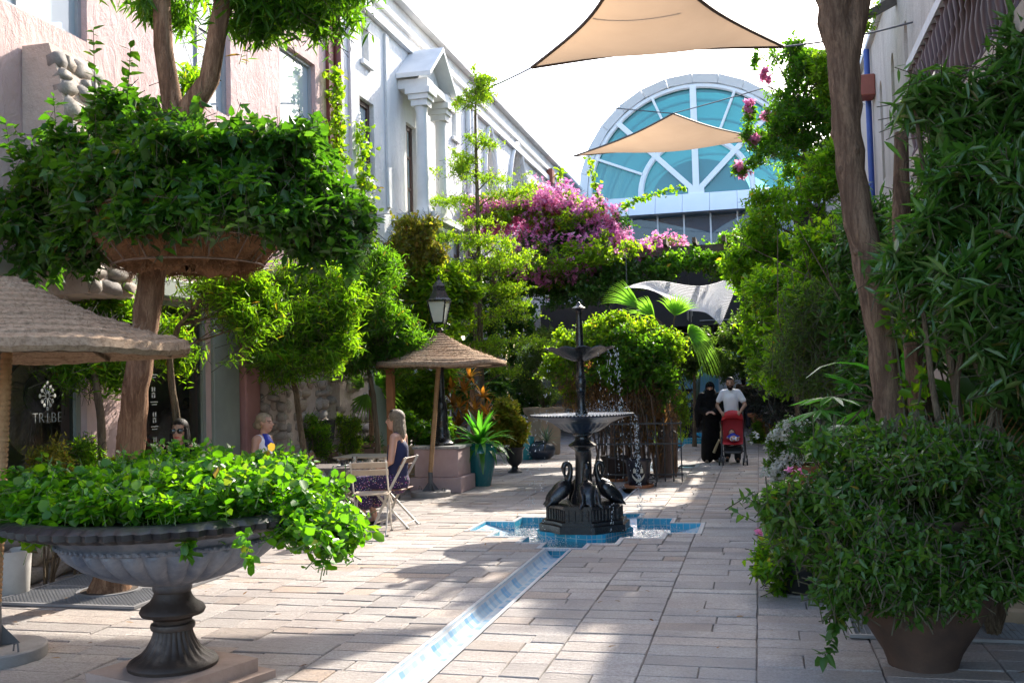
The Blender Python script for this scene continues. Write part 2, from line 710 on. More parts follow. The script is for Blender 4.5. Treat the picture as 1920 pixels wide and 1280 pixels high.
# ---- tiled channel down the street
ch = thing('water_channel', None, None, (CHX, 6, 0))
ch['kind'] = 'structure'
for (x0, x1, y0, y1) in CHAN:
    for nm, xa, za, xb, zb, mm in (('edge_tile', x0, 0.004, x0 + 0.03, 0.006, M_TILEW), ('bank', x0 + 0.03, 0.006, x0 + 0.10, -0.085, M_TILEP),
                                   ('bed', x0 + 0.10, -0.085, x1 - 0.10, -0.088, M_TILEP), ('bank', x1 - 0.10, -0.088, x1 - 0.03, 0.006, M_TILEP),
                                   ('edge_tile', x1 - 0.03, 0.006, x1, 0.004, M_TILEW)):
        m_ = MB()
        n = max(2, int((y1 - y0) / 0.8))
        # banks are slightly hollow
        for i in range(n):
            ya, yb = y0 + (y1 - y0) * i / n, y0 + (y1 - y0) * (i + 1) / n
            if nm == 'bank':
                xm, zm = (xa + xb) / 2 , (za + zb) / 2 - 0.014
                m_.add([(xa, ya, za), (xm, ya, zm), (xm, yb, zm), (xa, yb, za)], [(0, 1, 2, 3)])
                m_.add([(xm, ya, zm), (xb, ya, zb), (xb, yb, zb), (xm, yb, zm)], [(0, 1, 2, 3)])
            else:
                m_.add([(xa, ya, za), (xb, ya, zb), (xb, yb, zb), (xa, yb, za)], [(0, 1, 2, 3)])
        m_.build(nm, mm, ch, recalc=False)

# ---- fountain basin: stepped cross sunk in the pavement, tiled blue, with water
def cross_poly(gr=0.0):
    pts = [(0.26, 1.50), (0.26, 1.20), (0.55, 1.20), (0.55, 0.80), (0.98, 0.80), (0.98, 0.42), (1.34, 0.42)]
    q = [(x - gr * (1 if True else 0), y - gr) for x, y in pts]
    out = []
    out += [(BX + x, BY + y) for x, y in q]
    out += [(BX + x, BY - y) for x, y in reversed(q)]
    out += [(BX - x, BY - y) for x, y in q]
    out += [(BX - x, BY + y) for x, y in reversed(q)]
    return out


bs = thing('fountain_basin', None, None, (BX, BY, 0))
bs['kind'] = 'structure'
outer = cross_poly()
inner = cross_poly(0.05)
n = len(outer)
w = MB()
for i in range(n):
    j = (i + 1) % n
    w.add([inner[i] + (0.006,), inner[j] + (0.006,), inner[j] + (-0.34,), inner[i] + (-0.34,)], [(0, 1, 2, 3)])
w.build('basin_wall', M_TILEB, bs)
rm = MB()
for i in range(n):
    j = (i + 1) % n
    rm.add([outer[i] + (-0.02,), outer[j] + (-0.02,), outer[j] + (0.006,), outer[i] + (0.006,)], [(0, 1, 2, 3)])
    rm.add([outer[i] + (0.006,), outer[j] + (0.006,), inner[j] + (0.006,), inner[i] + (0.006,)], [(0, 1, 2, 3)])
rm.build('rim', M_TILEW, bs)
fl = MB()
fl.add([p + (-0.34,) for p in inner], [tuple(range(n))])
fl.build('floor', M_TILEF, bs, recalc=False)
# pale sloping ledges in the side arms
lg = MB()
for s in (-1, 1):
    lg.add([(BX + s * 1.285, BY - 0.365, -0.03), (BX + s * 1.285, BY + 0.365, -0.03), (BX + s * 0.62, BY + 0.365, -0.2), (BX + s * 0.62, BY - 0.365, -0.2)], [(0, 1, 2, 3)])
    for t in (-1, 1):
        lg.add([(BX + s * 0.5, BY + t * 1.145, -0.03), (BX + s * 0.23, BY + t * 1.145, -0.05), (BX + s * 0.23, BY + t * 0.75, -0.22), (BX + s * 0.5, BY + t * 0.75, -0.2)], [(0, 1, 2, 3)])
lg.build('ledge', M_TILEP, bs)

# pedestal of blue tiles under the iron fountain
ped = MB()
pp = []
for k in range(16):
    a = 2 * PI * k / 16 + PI / 16
    r = 0.56 if (k // 2) % 2 == 0 else 0.47
    pp.append((FX + r * math.cos(a), FY + r * math.sin(a)))
ped.prism(pp, -0.34, -0.03)
ped.build('pedestal', M_TILEB, bs)


def water_mat(name, tint, mixf=0.8):
    m = bpy.data.materials.new(name)
    m.use_nodes = True
    nt = m.node_tree
    nt.nodes.clear()
    out = N(nt, 'ShaderNodeOutputMaterial')
    tr = N(nt, 'ShaderNodeBsdfTransparent')
    tr.inputs['Color'].default_value = rgba(tint)
    gl = N(nt, 'ShaderNodeBsdfGlossy')
    gl.inputs['Roughness'].default_value = 0.04
    fr = N(nt, 'ShaderNodeFresnel')
    fr.inputs['IOR'].default_value = 1.33
    nz = tex_noise(nt, 16, 5, 0.6, 'World', 0.5)
    b = N(nt, 'ShaderNodeBump')
    b.inputs['Strength'].default_value = 0.7
    b.inputs['Distance'].default_value = 0.03
    nt.links.new(nz, b.inputs['Height'])
    nt.links.new(b.outputs[0], gl.inputs['Normal'])
    nt.links.new(b.outputs[0], fr.inputs['Normal'])
    mx = N(nt, 'ShaderNodeMixShader')
    nt.links.new(fr.outputs[0], mx.inputs[0])
    nt.links.new(tr.outputs[0], mx.inputs[1])
    nt.links.new(gl.outputs[0], mx.inputs[2])
    nt.links.new(mx.outputs[0], out.inputs['Surface'])
    return m


M_WATER = water_mat('water', (0.40, 0.82, 0.88))
wt = MB()
wp = cross_poly(0.051)
# ring of water around the pedestal: quads between outline and pedestal are not needed, the pedestal stands through the sheet
wt.add([p + (-0.11,) for p in wp], [tuple(range(n))])
tag(wt.build('basin_water', M_WATER, None, recalc=False), None, None, kind='structure')

# second pool farther on, and the small tiled patch in the paving
p2 = thing('far_pool', None, None, (CHX, 27, 0))
p2['kind'] = 'structure'
x0, x1, y0, y1 = POOL2[0]
q = MB()
q.add([(x0, y0, -0.06), (x1, y0, -0.06), (x1, y1, -0.06), (x0, y1, -0.06)], [(0, 1, 2, 3)])
q.build('floor', M_TILEF, p2, recalc=False)
q = MB()
for (a, b, c, d) in ((x0, x1, y0, y0 + .12), (x0, x1, y1 - .12, y1), (x0, x0 + .12, y0 + .12, y1 - .12), (x1 - .12, x1, y0 + .12, y1 - .12)):
    q.box(a, b, c, d, -0.05, 0.16)
q.build('rim', M_TILEB, p2)
x0, x1, y0, y1 = TILEPATCH[0]
tp = thing('tiled_drain', None, None, (x0, y0, 0))
tp['kind'] = 'structure'
q = MB()
q.add([(x0, y0, 0.004), (x1, y0, 0.004), (x1, y1, 0.004), (x0, y1, 0.004), (x0 + .07, y0 + .1, 0.003), (x1 - .07, y0 + .1, 0.003), (x1 - .07, y1 - .1, 0.003), (x0 + .07, y1 - .1, 0.003)],
      [(0, 1, 5, 4), (1, 2, 6, 5), (2, 3, 7, 6), (3, 0, 4, 7)])
q.build('rim', M_TILEW, tp, recalc=False)
q = MB()
q.add([(x0 + .07, y0 + .1, -0.03), (x1 - .07, y0 + .1, -0.03), (x1 - .07, y1 - .1, -0.03), (x0 + .07, y1 - .1, -0.03)], [(0, 1, 2, 3)])
q.build('floor', M_TILEF, tp, recalc=False)


# ================================================================== BUILDINGS
def wall_x(mb, X, dx, y0, y1, z0, z1, holes, arches=()):
    """wall in the plane x=X facing +x (dx>0: thickness behind), with rectangular holes (y0,y1,z0,z1)"""
    ys = sorted(set([y0, y1] + [v for h in holes for v in h[:2]]))
    zs = sorted(set([z0, z1] + [v for h in holes for v in h[2:]]))
    ys = [v for v in ys if y0 <= v <= y1]
    zs = [v for v in zs if z0 <= v <= z1]
    Xb = X - dx

    def solid(i, k):
        if i < 0 or k < 0 or i >= len(ys) - 1 or k >= len(zs) - 1:
            return False
        cy, cz = (ys[i] + ys[i + 1]) / 2, (zs[k] + zs[k + 1]) / 2
        return not any(h[0] < cy < h[1] and h[2] < cz < h[3] for h in holes)
    for i in range(len(ys) - 1):
        for k in range(len(zs) - 1):
            if not solid(i, k):
                continue
            a, b, c, d = ys[i], ys[i + 1], zs[k], zs[k + 1]
            mb.add([(X, a, c), (X, b, c), (X, b, d), (X, a, d)], [(0, 1, 2, 3)])
            mb.add([(Xb, a, c), (Xb, b, c), (Xb, b, d), (Xb, a, d)], [(0, 1, 2, 3)])
            if not solid(i - 1, k): mb.add([(X, a, c), (Xb, a, c), (Xb, a, d), (X, a, d)], [(0, 1, 2, 3)])
            if not solid(i + 1, k): mb.add([(X, b, c), (Xb, b, c), (Xb, b, d), (X, b, d)], [(0, 1, 2, 3)])
            if not solid(i, k - 1): mb.add([(X, a, c), (Xb, a, c), (Xb, b, c), (X, b, c)], [(0, 1, 2, 3)])
            if not solid(i, k + 1): mb.add([(X, a, d), (Xb, a, d), (Xb, b, d), (X, b, d)], [(0, 1, 2, 3)])
    # arches: (y0,y1,zspring,ztop,pointed) fills the corners above an arch inside a hole whose top is ztop
    for (a, b, zs_, zt, pt) in arches:
        cv = arch_curve(a, b, zs_, zt, pt)
        for i in range(len(cv) - 1):
            (ya, za), (yb, zb) = cv[i], cv[i + 1]
            mb.add([(X, ya, za), (X, yb, zb), (X, yb, zt), (X, ya, zt)], [(0, 1, 2, 3)])
            mb.add([(X, ya, za), (X, yb, zb), (Xb, yb, zb), (Xb, ya, za)], [(0, 1, 2, 3)])
    return mb


def arch_curve(a, b, zs_, zt, pt, n=14):
    m = (a + b) / 2
    hw = (b - a) / 2
    out = []
    for i in range(n + 1):
        t = -1 + 2 * i / n
        if pt:
            z = zs_ + (zt - zs_) * (1 - abs(t) ** 1.7) ** 0.75
        else:
            z = zs_ + (zt - zs_) * math.sqrt(max(0, 1 - t * t))
        out.append((m + hw * t, z))
    return out


M_PINK = plaster('pink_plaster', (0.60, 0.42, 0.395), (0.66, 0.49, 0.46), (0.47, 0.315, 0.29))
M_GREY = plaster('grey_white_plaster', (0.66, 0.66, 0.66), (0.73, 0.725, 0.71), (0.52, 0.505, 0.49), 4.0, 1.0)
M_GREYT = basic('grey_trim', (0.70, 0.70, 0.70), 0.85, (0.60, 0.60, 0.60), 3, 0.3, 25)
M_CREAM = plaster('cream_plaster', (0.52, 0.43, 0.36), (0.58, 0.49, 0.42), (0.40, 0.32, 0.27))
M_BUFF = basic('buff_recess', (0.48, 0.33, 0.19), 0.9, (0.40, 0.27, 0.15), 2, 0.4, 15)
M_DKFRAME = basic('dark_brown_frame', (0.075, 0.035, 0.025), 0.45, (0.055, 0.025, 0.02), 8, 0.2, 40)
M_ALU = basic('grey_window_frame', (0.34, 0.36, 0.37), 0.4, (0.30, 0.31, 0.32), 8)
M_WGLASS = glass_mat('window_glass', (0.78, 0.86, 0.88), 0.015, 0.35, (0.50, 0.60, 0.64))  # pale blue diffuse share stands in for reflected sky
M_SHOPGL = glass_mat('shop_glass', (0.9, 0.93, 0.92), 0.01, 0.97, (0.3, 0.32, 0.3))
M_REDPIPE = basic('red_downpipe', (0.20, 0.05, 0.04), 0.5, (0.16, 0.04, 0.03), 6)
M_GREYPT = basic('grey_green_paint', (0.26, 0.29, 0.25), 0.6, (0.21, 0.235, 0.205), 3, 0.2, 30)
M_GREEN2 = basic('pale_green_paint', (0.42, 0.48, 0.38), 0.7, (0.36, 0.42, 0.33), 3, 0.3, 20)
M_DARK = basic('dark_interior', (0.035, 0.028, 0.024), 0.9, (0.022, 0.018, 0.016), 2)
M_WOODF = basic('interior_floor', (0.12, 0.08, 0.05), 0.6, (0.09, 0.06, 0.04), 4)
M_STONE = None


def stone_mat(name, cols):
    m, nt, p = new_mat(name)
    oi = N(nt, 'ShaderNodeObjectInfo')
    k = len(cols)
    c = ramp(nt, oi.outputs['Random'], [(i / (k - 1), cc) for i, cc in enumerate(cols)])
    nz = tex_noise(nt, 9, 8, 0.7)
    c = mixc(nt, ramp(nt, nz, [(0.4, (0, 0, 0)), (0.7, (0.7, 0.7, 0.7))]), c, (0.16, 0.13, 0.11))
    nt.links.new(c, p.inputs['Base Color'])
    p.inputs['Roughness'].default_value = 0.85
    bump(nt, p, tex_noise(nt, 30, 8, 0.7), 0.5, 0.01)
    return m


M_COBBLE = stone_mat('field_stone', [(0.42, 0.36, 0.29), (0.26, 0.24, 0.22), (0.48, 0.42, 0.35), (0.22, 0.205, 0.195), (0.42, 0.33, 0.25), (0.34, 0.33, 0.32)])
M_GROUT = basic('lime_mortar', (0.50, 0.42, 0.36), 0.95, (0.40, 0.33, 0.28), 5, 0.8, 18, bdist=0.03)

STONE_ME = []
for k in range(6):
    bm = bmesh.new()
    bmesh.ops.create_cube(bm, size=1.0)
    bmesh.ops.bevel(bm, geom=list(bm.edges), offset=0.24, segments=1, affect='EDGES')
    for v in bm.verts:
        v.co *= rng.uniform(0.78, 1.16)
        v.co.x *= 1 + .25 * v.co.y * (1 if k % 2 else -1)
    bmesh.ops.triangulate(bm, faces=bm.faces)
    me = bpy.data.meshes.new('stone')
    bm.to_mesh(me)
    bm.free()
    me.materials.append(M_COBBLE)
    me.polygons.foreach_set('use_smooth', np.ones(len(me.polygons), dtype=bool))
    STONE_ME.append(me)


def stones_on(parent, origin, uvec, vvec, nvec, wu, hv, size, seed, fill=0.95, proud=0.4):
    """field stones set in a face: origin corner, u across, v up, n outward"""
    rg = random.Random(seed)
    O = Vector(origin); U_ = Vector(uvec).normalized(); V_ = Vector(vvec).normalized(); N_ = Vector(nvec).normalized()
    v = 0.0
    po = Vector((0, 0, 0))
    q = parent
    while q is not None:
        po += q.location
        q = q.parent
    while v < hv - size * 0.4:
        h = size * rg.uniform(0.6, 1.2)
        u = -rg.uniform(0, size * 0.3)
        while u < wu - size * 0.3:
            w_ = size * rg.uniform(0.6, 1.7)
            if rg.random() < fill:
                uu = min(max(u + w_ / 2, w_ * 0.42), wu - w_ * 0.42)
                c = O + U_ * uu + V_ * (v + h / 2) + N_ * (size * 0.5 * (proud - 0.5) * 0.9)
                o = bpy.data.objects.new('stone', rg.choice(STONE_ME))
                COL.objects.link(o)
                o.parent = parent
                o.location = c - po
                R_ = Matrix((U_, V_, N_)).transposed().to_4x4()
                o.rotation_euler = (R_ @ Matrix.Rotation(rg.uniform(-.25, .25), 4, 'Z')).to_euler()
                o.scale = (w_ * 0.92, h * 0.92, size * rg.uniform(0.75, 1.0))
            u += w_
        v += h


def window_x(parent, X, y0, y1, z0, z1, fm, gm, cols=1, rows=1, fw=0.06, dep=0.12, bars=0.035):
    """a window set in a hole of an x-wall: frame with bars and a pane for each light"""
    wdw = MB()
    Xf = X - dep
    wdw.box(Xf - 0.05, Xf + 0.03, y0, y1, z0, z0 + fw).box(Xf - 0.05, Xf + 0.03, y0, y1, z1 - fw, z1)
    wdw.box(Xf - 0.05, Xf + 0.03, y0, y0 + fw, z0 + fw, z1 - fw).box(Xf - 0.05, Xf + 0.03, y1 - fw, y1, z0 + fw, z1 - fw)
    for i in range(1, cols):
        yc = y0 + (y1 - y0) * i / cols
        wdw.box(Xf - 0.04, Xf + 0.02, yc - bars / 2, yc + bars / 2, z0 + fw, z1 - fw)
    for k in range(1, rows):
        zc = z0 + (z1 - z0) * k / rows
        wdw.box(Xf - 0.038, Xf + 0.018, y0 + fw, y1 - fw, zc - bars / 2, zc + bars / 2)
    o = wdw.build('window', fm, parent)
    for i in range(cols):
        for k in range(rows):
            a = y0 + (y1 - y0) * i / cols; b = y0 + (y1 - y0) * (i + 1) / cols
            c = z0 + (z1 - z0) * k / rows; d = z0 + (z1 - z0) * (k + 1) / rows
            pn = MB().add([(Xf - 0.01, a, c), (Xf - 0.01, b, c), (Xf - 0.01, b, d), (Xf - 0.01, a, d)], [(0, 1, 2, 3)])
            pn.build('pane', gm, o, recalc=False)
    return o


# ---- pink shop house on the left
pink = thing('pink_shop_house', 'two-storey pink plastered shop house with glazed shopfronts and stone buttress', 'building', (XL, 9, 0))
PY1 = 15.05
wA = (7.0, float(PX(163, 20, XL)[1]), 5.30, 7.6)
wB = (float(PX(326, 100, XL)[1]), float(PX(432, 100, XL)[1]), float(PX(380, 195, XL)[2]), 7.3)
wC = (float(PX(524, 100, XL)[1]), float(PX(592, 200, XL)[1]), 5.15, 6.75)
s1 = (6.9, float(PX(163, 800, XL)[1]), 0.45, 2.75)
s2 = (9.55, float(PX(396, 780, XL)[1]), 0.08, 2.75)
wm = MB()
wall_x(wm, XL, 0.3, 3.0, PY1, -0.3, 8.75, [wA, wB, wC, s1, s2])
wm.build('wall', M_PINK, pink)
MB().box(XL - 0.36, XL + 0.09, 3.0, PY1, 8.752, 8.95).build('parapet_coping', M_PINK, pink)
MB().box(XL - 6, XL - 0.301, 3.0, PY1, 8.3, 8.5).build('roof', M_DARK, pink)
for (hh, c_, r_) in ((wA, 2, 2), (wB, 2, 2), (wC, 1, 1)):
    window_x(pink, XL, *hh, M_ALU, M_WGLASS, c_, r_, 0.05, 0.10)
    MB().box(XL - 1.0, XL - 0.95, hh[0] - .2, hh[1] + .2, hh[2] - .2, hh[3] + .2).build('sky_backing', basic('pale_sky_tone', (0.62, 0.64, 0.64), 0.9), pink)  # pale sheet added behind the panes for the bright sky reflection
window_x(pink, XL, *s1, M_GREYPT, M_SHOPGL, 1, 1, 0.07, 0.10)
window_x(pink, XL, *s2, M_GREYPT, M_SHOPGL, 1, 1, 0.06, 0.10)
# rooms behind the shop glass
for (a, b) in ((6.3, 9.1), (9.2, 12.1)):
    r = MB()
    r.box(XL - 3.0, XL - 2.95, a, b, 0, 2.9).box(XL - 2.95, XL - 0.31, a, a + 0.05, 0, 2.9).box(XL - 2.95, XL - 0.31, b - 0.05, b, 0, 2.9)
    r.box(XL - 2.95, XL - 0.31, a + 0.05, b - 0.05, 2.85, 2.9)
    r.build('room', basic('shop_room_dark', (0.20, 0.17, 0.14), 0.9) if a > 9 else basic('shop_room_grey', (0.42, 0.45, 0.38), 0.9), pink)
    MB().box(XL - 2.94, XL - 0.31, a + 0.06, b - 0.06, -0.02, 0.05).build('room_floor', M_WOODF, pink)
# grey painted panel, pink pier
MB().bbox(XL, XL + 0.05, s2[1] + 0.0, 11.72, 0.05, 2.8, 0.008).build('shop_panel', M_GREYPT, pink)
MB().bbox(XL, XL + 0.12, 11.76, 12.15, 0.0, 3.1, 0.02).build('pier', basic('old_pink', (0.40, 0.20, 0.19), 0.8, (0.33, 0.17, 0.16), 4, 0.3, 20), pink)
MB().bbox(XL, XL + 0.10, s1[0] - 0.1, s2[1] + 0.1, 2.76, 2.98, 0.02).build('shop_lintel', M_GREYPT, pink)
# stone buttress running up the facade
yb0, yb1 = 7.85, 8.55
bt = MB()
pr = [(0.02, 0.75), (2.6, 0.70), (4.6, 0.42), (4.95, 0.30)]
for i in range(len(pr) - 1):
    (za, da), (zb, db) = pr[i], pr[i + 1]
    if i == 0:
        continue
    vs = [(XL + 0.01, yb0, za), (XL + da, yb0, za), (XL + da, yb1, za), (XL + 0.01, yb1, za), (XL + 0.01, yb0, zb), (XL + db, yb0, zb), (XL + db, yb1, zb), (XL + 0.01, yb1, zb)]
    bt.add(vs, [(0, 3, 2, 1), (4, 5, 6, 7), (0, 1, 5, 4), (1, 2, 6, 5), (2, 3, 7, 6), (3, 0, 4, 7)])
bto = bt.build('buttress', basic('buff_render', (0.52, 0.42, 0.35), .95, (0.42, 0.33, 0.28), 3, .8, 14, bdist=.03), pink)
stones_on(bto, (XL + 0.70, yb0, 2.6), (0, 1, 0), (-0.28, 0, 2.0), (1, 0, 0.14), yb1 - yb0, 2.05, 0.2, 3, .95, .12)
stones_on(bto, (XL + 0.42, yb0, 4.6), (0, 1, 0), (-0.12, 0, 0.35), (1, 0, 0.3), yb1 - yb0, 0.36, 0.17, 4, .95, .12)
MB().tube([(XL + 0.08, PY1 - 0.06, 0.1), (XL + 0.08, PY1 - 0.06, 8.7)], 0.07, 10).build('downpipe', M_REDPIPE, pink, smooth=True)
MB().box(XL, XL + 0.06, PY1 - 0.36, PY1 - 0.18, 2.6, 8.72).build('corner_board', M_REDPIPE, pink)
# sign on the shop glass
M_SIGNW = basic('white_vinyl', (0.55, 0.56, 0.52), 0.6)


def text_mesh(ch_, size):
    cu = bpy.data.curves.new('letter', 'FONT')
    cu.body = ch_
    cu.size = size
    cu.extrude = 0.0015
    cu.offset = -0.0035
    cu.align_x = 'CENTER'
    tmp = bpy.data.objects.new('tmp_letter', cu)
    COL.objects.link(tmp)
    dg = bpy.context.evaluated_depsgraph_get()
    me = bpy.data.meshes.new_from_object(tmp.evaluated_get(dg))
    bpy.data.objects.remove(tmp)
    bpy.data.curves.remove(cu)
    return me


sg = thing('window_lettering', 'white TRIBE lettering with dotted petal emblem on the shop glass', 'sign', (XL - 0.085, 8.3, 1.35))
ya_, yb_ = float(PX(66, 784, XL - 0.085)[1]), float(PX(112, 783, XL - 0.085)[1])
zb_ = float(PX(90, 792, XL - 0.085)[2])
for i, c_ in enumerate('TRIBE'):
    me = text_mesh(c_, 0.145)
    o = link('letter', me, M_SIGNW, sg, local=True)
    o.rotation_euler = (PI / 2, 0, PI / 2)
    o.location = (0, ya_ + (yb_ - ya_) * i / 4 - 8.3, zb_ - 1.35)
ey, ez = float(PX(89, 742, XL - 0.085)[1]), float(PX(89, 742, XL - 0.085)[2])
for k in range(12):
    a = 2 * PI * k / 12
    L = 0.105 if k % 3 else 0.125
    em = MB()
    st_ = 0.02
    em.tube([(XL - .085, ey + st_ * math.cos(a), ez + st_ * math.sin(a) * 1.2), (XL - .085, ey + L * .62 * math.cos(a), ez + L * .62 * math.sin(a) * 1.2)], 0.004, 5)
    em.ell((XL - .085, ey + L * .82 * math.cos(a), ez + L * .82 * math.sin(a) * 1.2), (0.002, 0.019, 0.021), None, 10, 6)
    em.build('petal', M_SIGNW, sg)
# small notices on the second shop's glass
sg2 = thing('window_notices', 'small white pictograms and notices down the second shop glass', 'sign', (XL - 0.085, 9.9, 1.5))
for (px_, py_) in ((288, 705), (288, 737), (289, 756), (290, 784), (290, 802), (291, 831)):
    c_ = PX(px_, py_, XL - 0.085)
    mm_ = MB()
    if py_ in (737, 784, 831):
        for dz in (-0.05, 0.02):
            mm_.box(XL - .087, XL - .084, c_[1] - .035, c_[1] - .012, c_[2] + dz, c_[2] + dz + .05).box(XL - .087, XL - .084, c_[1] + .006, c_[1] + .03, c_[2] + dz, c_[2] + dz + .05)
        mm_.box(XL - .087, XL - .084, c_[1] - .035, c_[1] + .03, c_[2] - .008, c_[2] + .008)
    else:
        mm_.box(XL - .087, XL - .084, c_[1] - .07, c_[1] + .07, c_[2] + .012, c_[2] + .022).box(XL - .087, XL - .084, c_[1] - .05, c_[1] + .05, c_[2] - .018, c_[2] - .008)
    mm_.build('notice', M_SIGNW, sg2)

# ---- grey-white building on the left
grey = thing('grey_white_building', 'long grey-white plastered building with columned portico and pointed arches', 'building', (XL, 26, 0))
GX = XL
GY0, GY1 = PY1 + 0.002, 38.5
ROOF = 9.12


def yz(px_, py_):
    p_ = PX(px_, py_, GX)
    return float(p_[1]), float(p_[2])


holes = []
arches = []
# small slit window in a recessed panel, brown sash window below
ya, zt = yz(677, 55); yb, zb = yz(692, 122)
h_slit = (ya, yb, zb, zt + 0.1)
ya, _ = yz(674, 200); yb, _ = yz(702, 260)
h_sash = (ya, yb, yz(690, 335)[1], yz(690, 190)[1])
# door behind the portico
h_door = (18.45, 19.05, 5.0, 6.9)
ya, zt = yz(846, 205); yb, zb = yz(856, 262)
h_slit2 = (ya, yb, zb, zt)
h_sash2 = (21.45, 22.2, 4.0, 5.3)
# pointed arches
aA = (24.3, 25.35); aB = (27.6, 29.0); aC = (30.9, 31.8)
holes = [h_slit, h_sash, h_door, h_slit2, h_sash2]
ar = [(24.35, 25.25, 7.0, 8.2, True, 5.0), (26.9, 28.9, 7.0, 8.45, True, 4.6), (30.9, 31.7, 7.0, 7.9, True, 5.2)]
for (a, b, zs_, zt, pt, z0) in ar:
    holes.append((a, b, z0, zt))
    arches.append((a, b, zs_, zt, pt))
# ground-floor openings
gdoors = [(17.3, 19.4, 0.05, 2.7), (21.0, 23.4, 0.05, 2.9), (26.0, 28.5, 0.05, 2.9)]
holes += gdoors
wm = MB()
wall_x(wm, GX, 0.35, GY0, GY1, -0.3, ROOF, holes, arches)
wm.build('wall', M_GREY, grey)
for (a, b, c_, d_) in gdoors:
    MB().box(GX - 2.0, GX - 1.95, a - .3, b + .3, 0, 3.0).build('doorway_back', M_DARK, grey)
for (a, b, zs_, zt, pt, z0) in ar:
    MB().box(GX - 0.40, GX - 0.352, a - .1, b + .1, z0 - .1, zt + .1).build('arch_recess', M_BUFF if b - a < 1.5 else M_GREY, grey)
    cv = arch_curve(a - .12, b + .12, zs_, zt + .16, pt, 18)
    MB().tube([(GX + 0.02, a - .12, z0)] + [(GX + 0.02, y_, z_) for y_, z_ in cv] + [(GX + 0.02, b + .12, z0)], 0.075, 6).build('arch_moulding', M_GREYT, grey, smooth=True)
# inner lancet of the middle arch
a, b = 27.55, 28.25
cv = arch_curve(a, b, 6.3, 7.5, True, 12)
l = MB()
for i in range(len(cv) - 1):
    (ya, za), (yb, zb) = cv[i], cv[i + 1]
    l.add([(GX - 0.33, ya, 4.7), (GX - 0.33, yb, 4.7), (GX - 0.33, yb, zb), (GX - 0.33, ya, za)], [(0, 1, 2, 3)])
l.build('lancet', M_BUFF, grey, recalc=False)
# cornice in two steps, roof edge
MB().box(GX + 0.002, GX + 0.10, GY0, GY1, ROOF - 0.78, ROOF - 0.62).build('string_course', M_GREYT, grey)
MB().box(GX + 0.002, GX + 0.07, GY0, GY1, ROOF - 0.42, ROOF - 0.30).build('string_course', M_GREYT, grey)
MB().box(GX - 0.40, GX + 0.16, GY0, GY1, ROOF + 0.002, ROOF + 0.10).build('coping', M_GREYT, grey)
MB().box(GX - 6, GX - 0.351, GY0, GY1, ROOF - 0.4, ROOF - 0.2).build('roof', M_DARK, grey)
window_x(grey, GX, *h_slit, M_GREYT, M_WGLASS, 1, 2, 0.04, 0.14)
window_x(grey, GX, *h_slit2, M_GREYT, M_WGLASS, 1, 2, 0.04, 0.14)
window_x(grey, GX, *h_sash, M_DKFRAME, M_WGLASS, 1, 3, 0.09, 0.12, 0.06)
window_x(grey, GX, *h_sash2, M_DKFRAME, M_WGLASS, 1, 2, 0.08, 0.12, 0.06)
window_x(grey, GX, *h_door, M_DKFRAME, M_WGLASS, 2, 3, 0.09, 0.12, 0.05)
for hh in (h_slit, h_sash, h_slit2, h_sash2, h_door):
    MB().box(GX - 0.9, GX - 0.85, hh[0] - .2, hh[1] + .2, hh[2] - .2, hh[3] + .2).build('window_backing', basic('window_dark', (0.10, 0.11, 0.12), 0.8), grey)  # plain dark sheet behind each window
    MB().bbox(GX + 0.002, GX + 0.07, hh[0] - .08, hh[1] + .08, hh[2] - .1, hh[2] - .005, 0.01).build('sill', M_GREYT, grey)
# shallow framed panel around the slit and pilasters
for yy in (GY0 + 0.55, GY0 + 2.25):
    MB().box(GX + 0.002, GX + 0.05, yy, yy + 0.16, 5.0, ROOF - 0.85).build('pilaster', M_GREY, grey)
for yy in (22.7, 23.0, 23.3):
    MB().tube([(GX + 0.05, yy, 4.2), (GX + 0.05, yy, ROOF - 0.85)], 0.07, 8).build('half_column', M_GREYT, grey, smooth=True)
# ---- portico with two columns and a gable
pb0, pb1 = 18.05, 19.55                  # along the street
PD = 0.46                                 # projection
ZC0, ZC1 = 5.0, 7.08                     # column foot and cap
po = MB()
ym = (pb0 + pb1) / 2
# entablature + gable roof (ridge runs out from the wall)
xo, xi = GX + PD + 0.15, GX + 0.003
ent = MB()
ent.box(xi, xo, pb0 - 0.02, pb0 + 0.34, ZC1 + 0.34, ZC1 + 0.52).box(xi, xo, pb1 - 0.34, pb1 + 0.02, ZC1 + 0.34, ZC1 + 0.52)
ent.box(xo - 0.30, xo - 0.004, pb0 + 0.342, pb1 - 0.342, ZC1 + 0.36, ZC1 + 0.50)
pt_ = ent.build('portico', M_GREYT, grey)
gb = MB()
zg = ZC1 + 0.53
zr = ZC1 + 1.25
vs = [(xi, pb0 - .12, zg), (xo + .1, pb0 - .12, zg), (xo + .1, ym, zr), (xi, ym, zr), (xi, pb1 + .12, zg), (xo + .1, pb1 + .12, zg)]
t_ = 0.09
vs2 = [(x, y, z + t_) for x, y, z in vs]
gb.add(vs + vs2, [(0, 1, 2, 3), (3, 2, 5, 4), (6, 9, 8, 7), (9, 10, 11, 8), (1, 7, 8, 2), (2, 8, 11, 5), (0, 6, 7, 1), (4, 5, 11, 10)])
gb.build('gable_roof', M_GREYT, pt_)
tym = MB()
tym.add([(xo - 0.2, pb0, zg), (xo - 0.2, pb1, zg), (xo - 0.2, ym, zr - .05)], [(0, 1, 2)])
tym.build('tympanum', M_GREY, pt_, recalc=False)
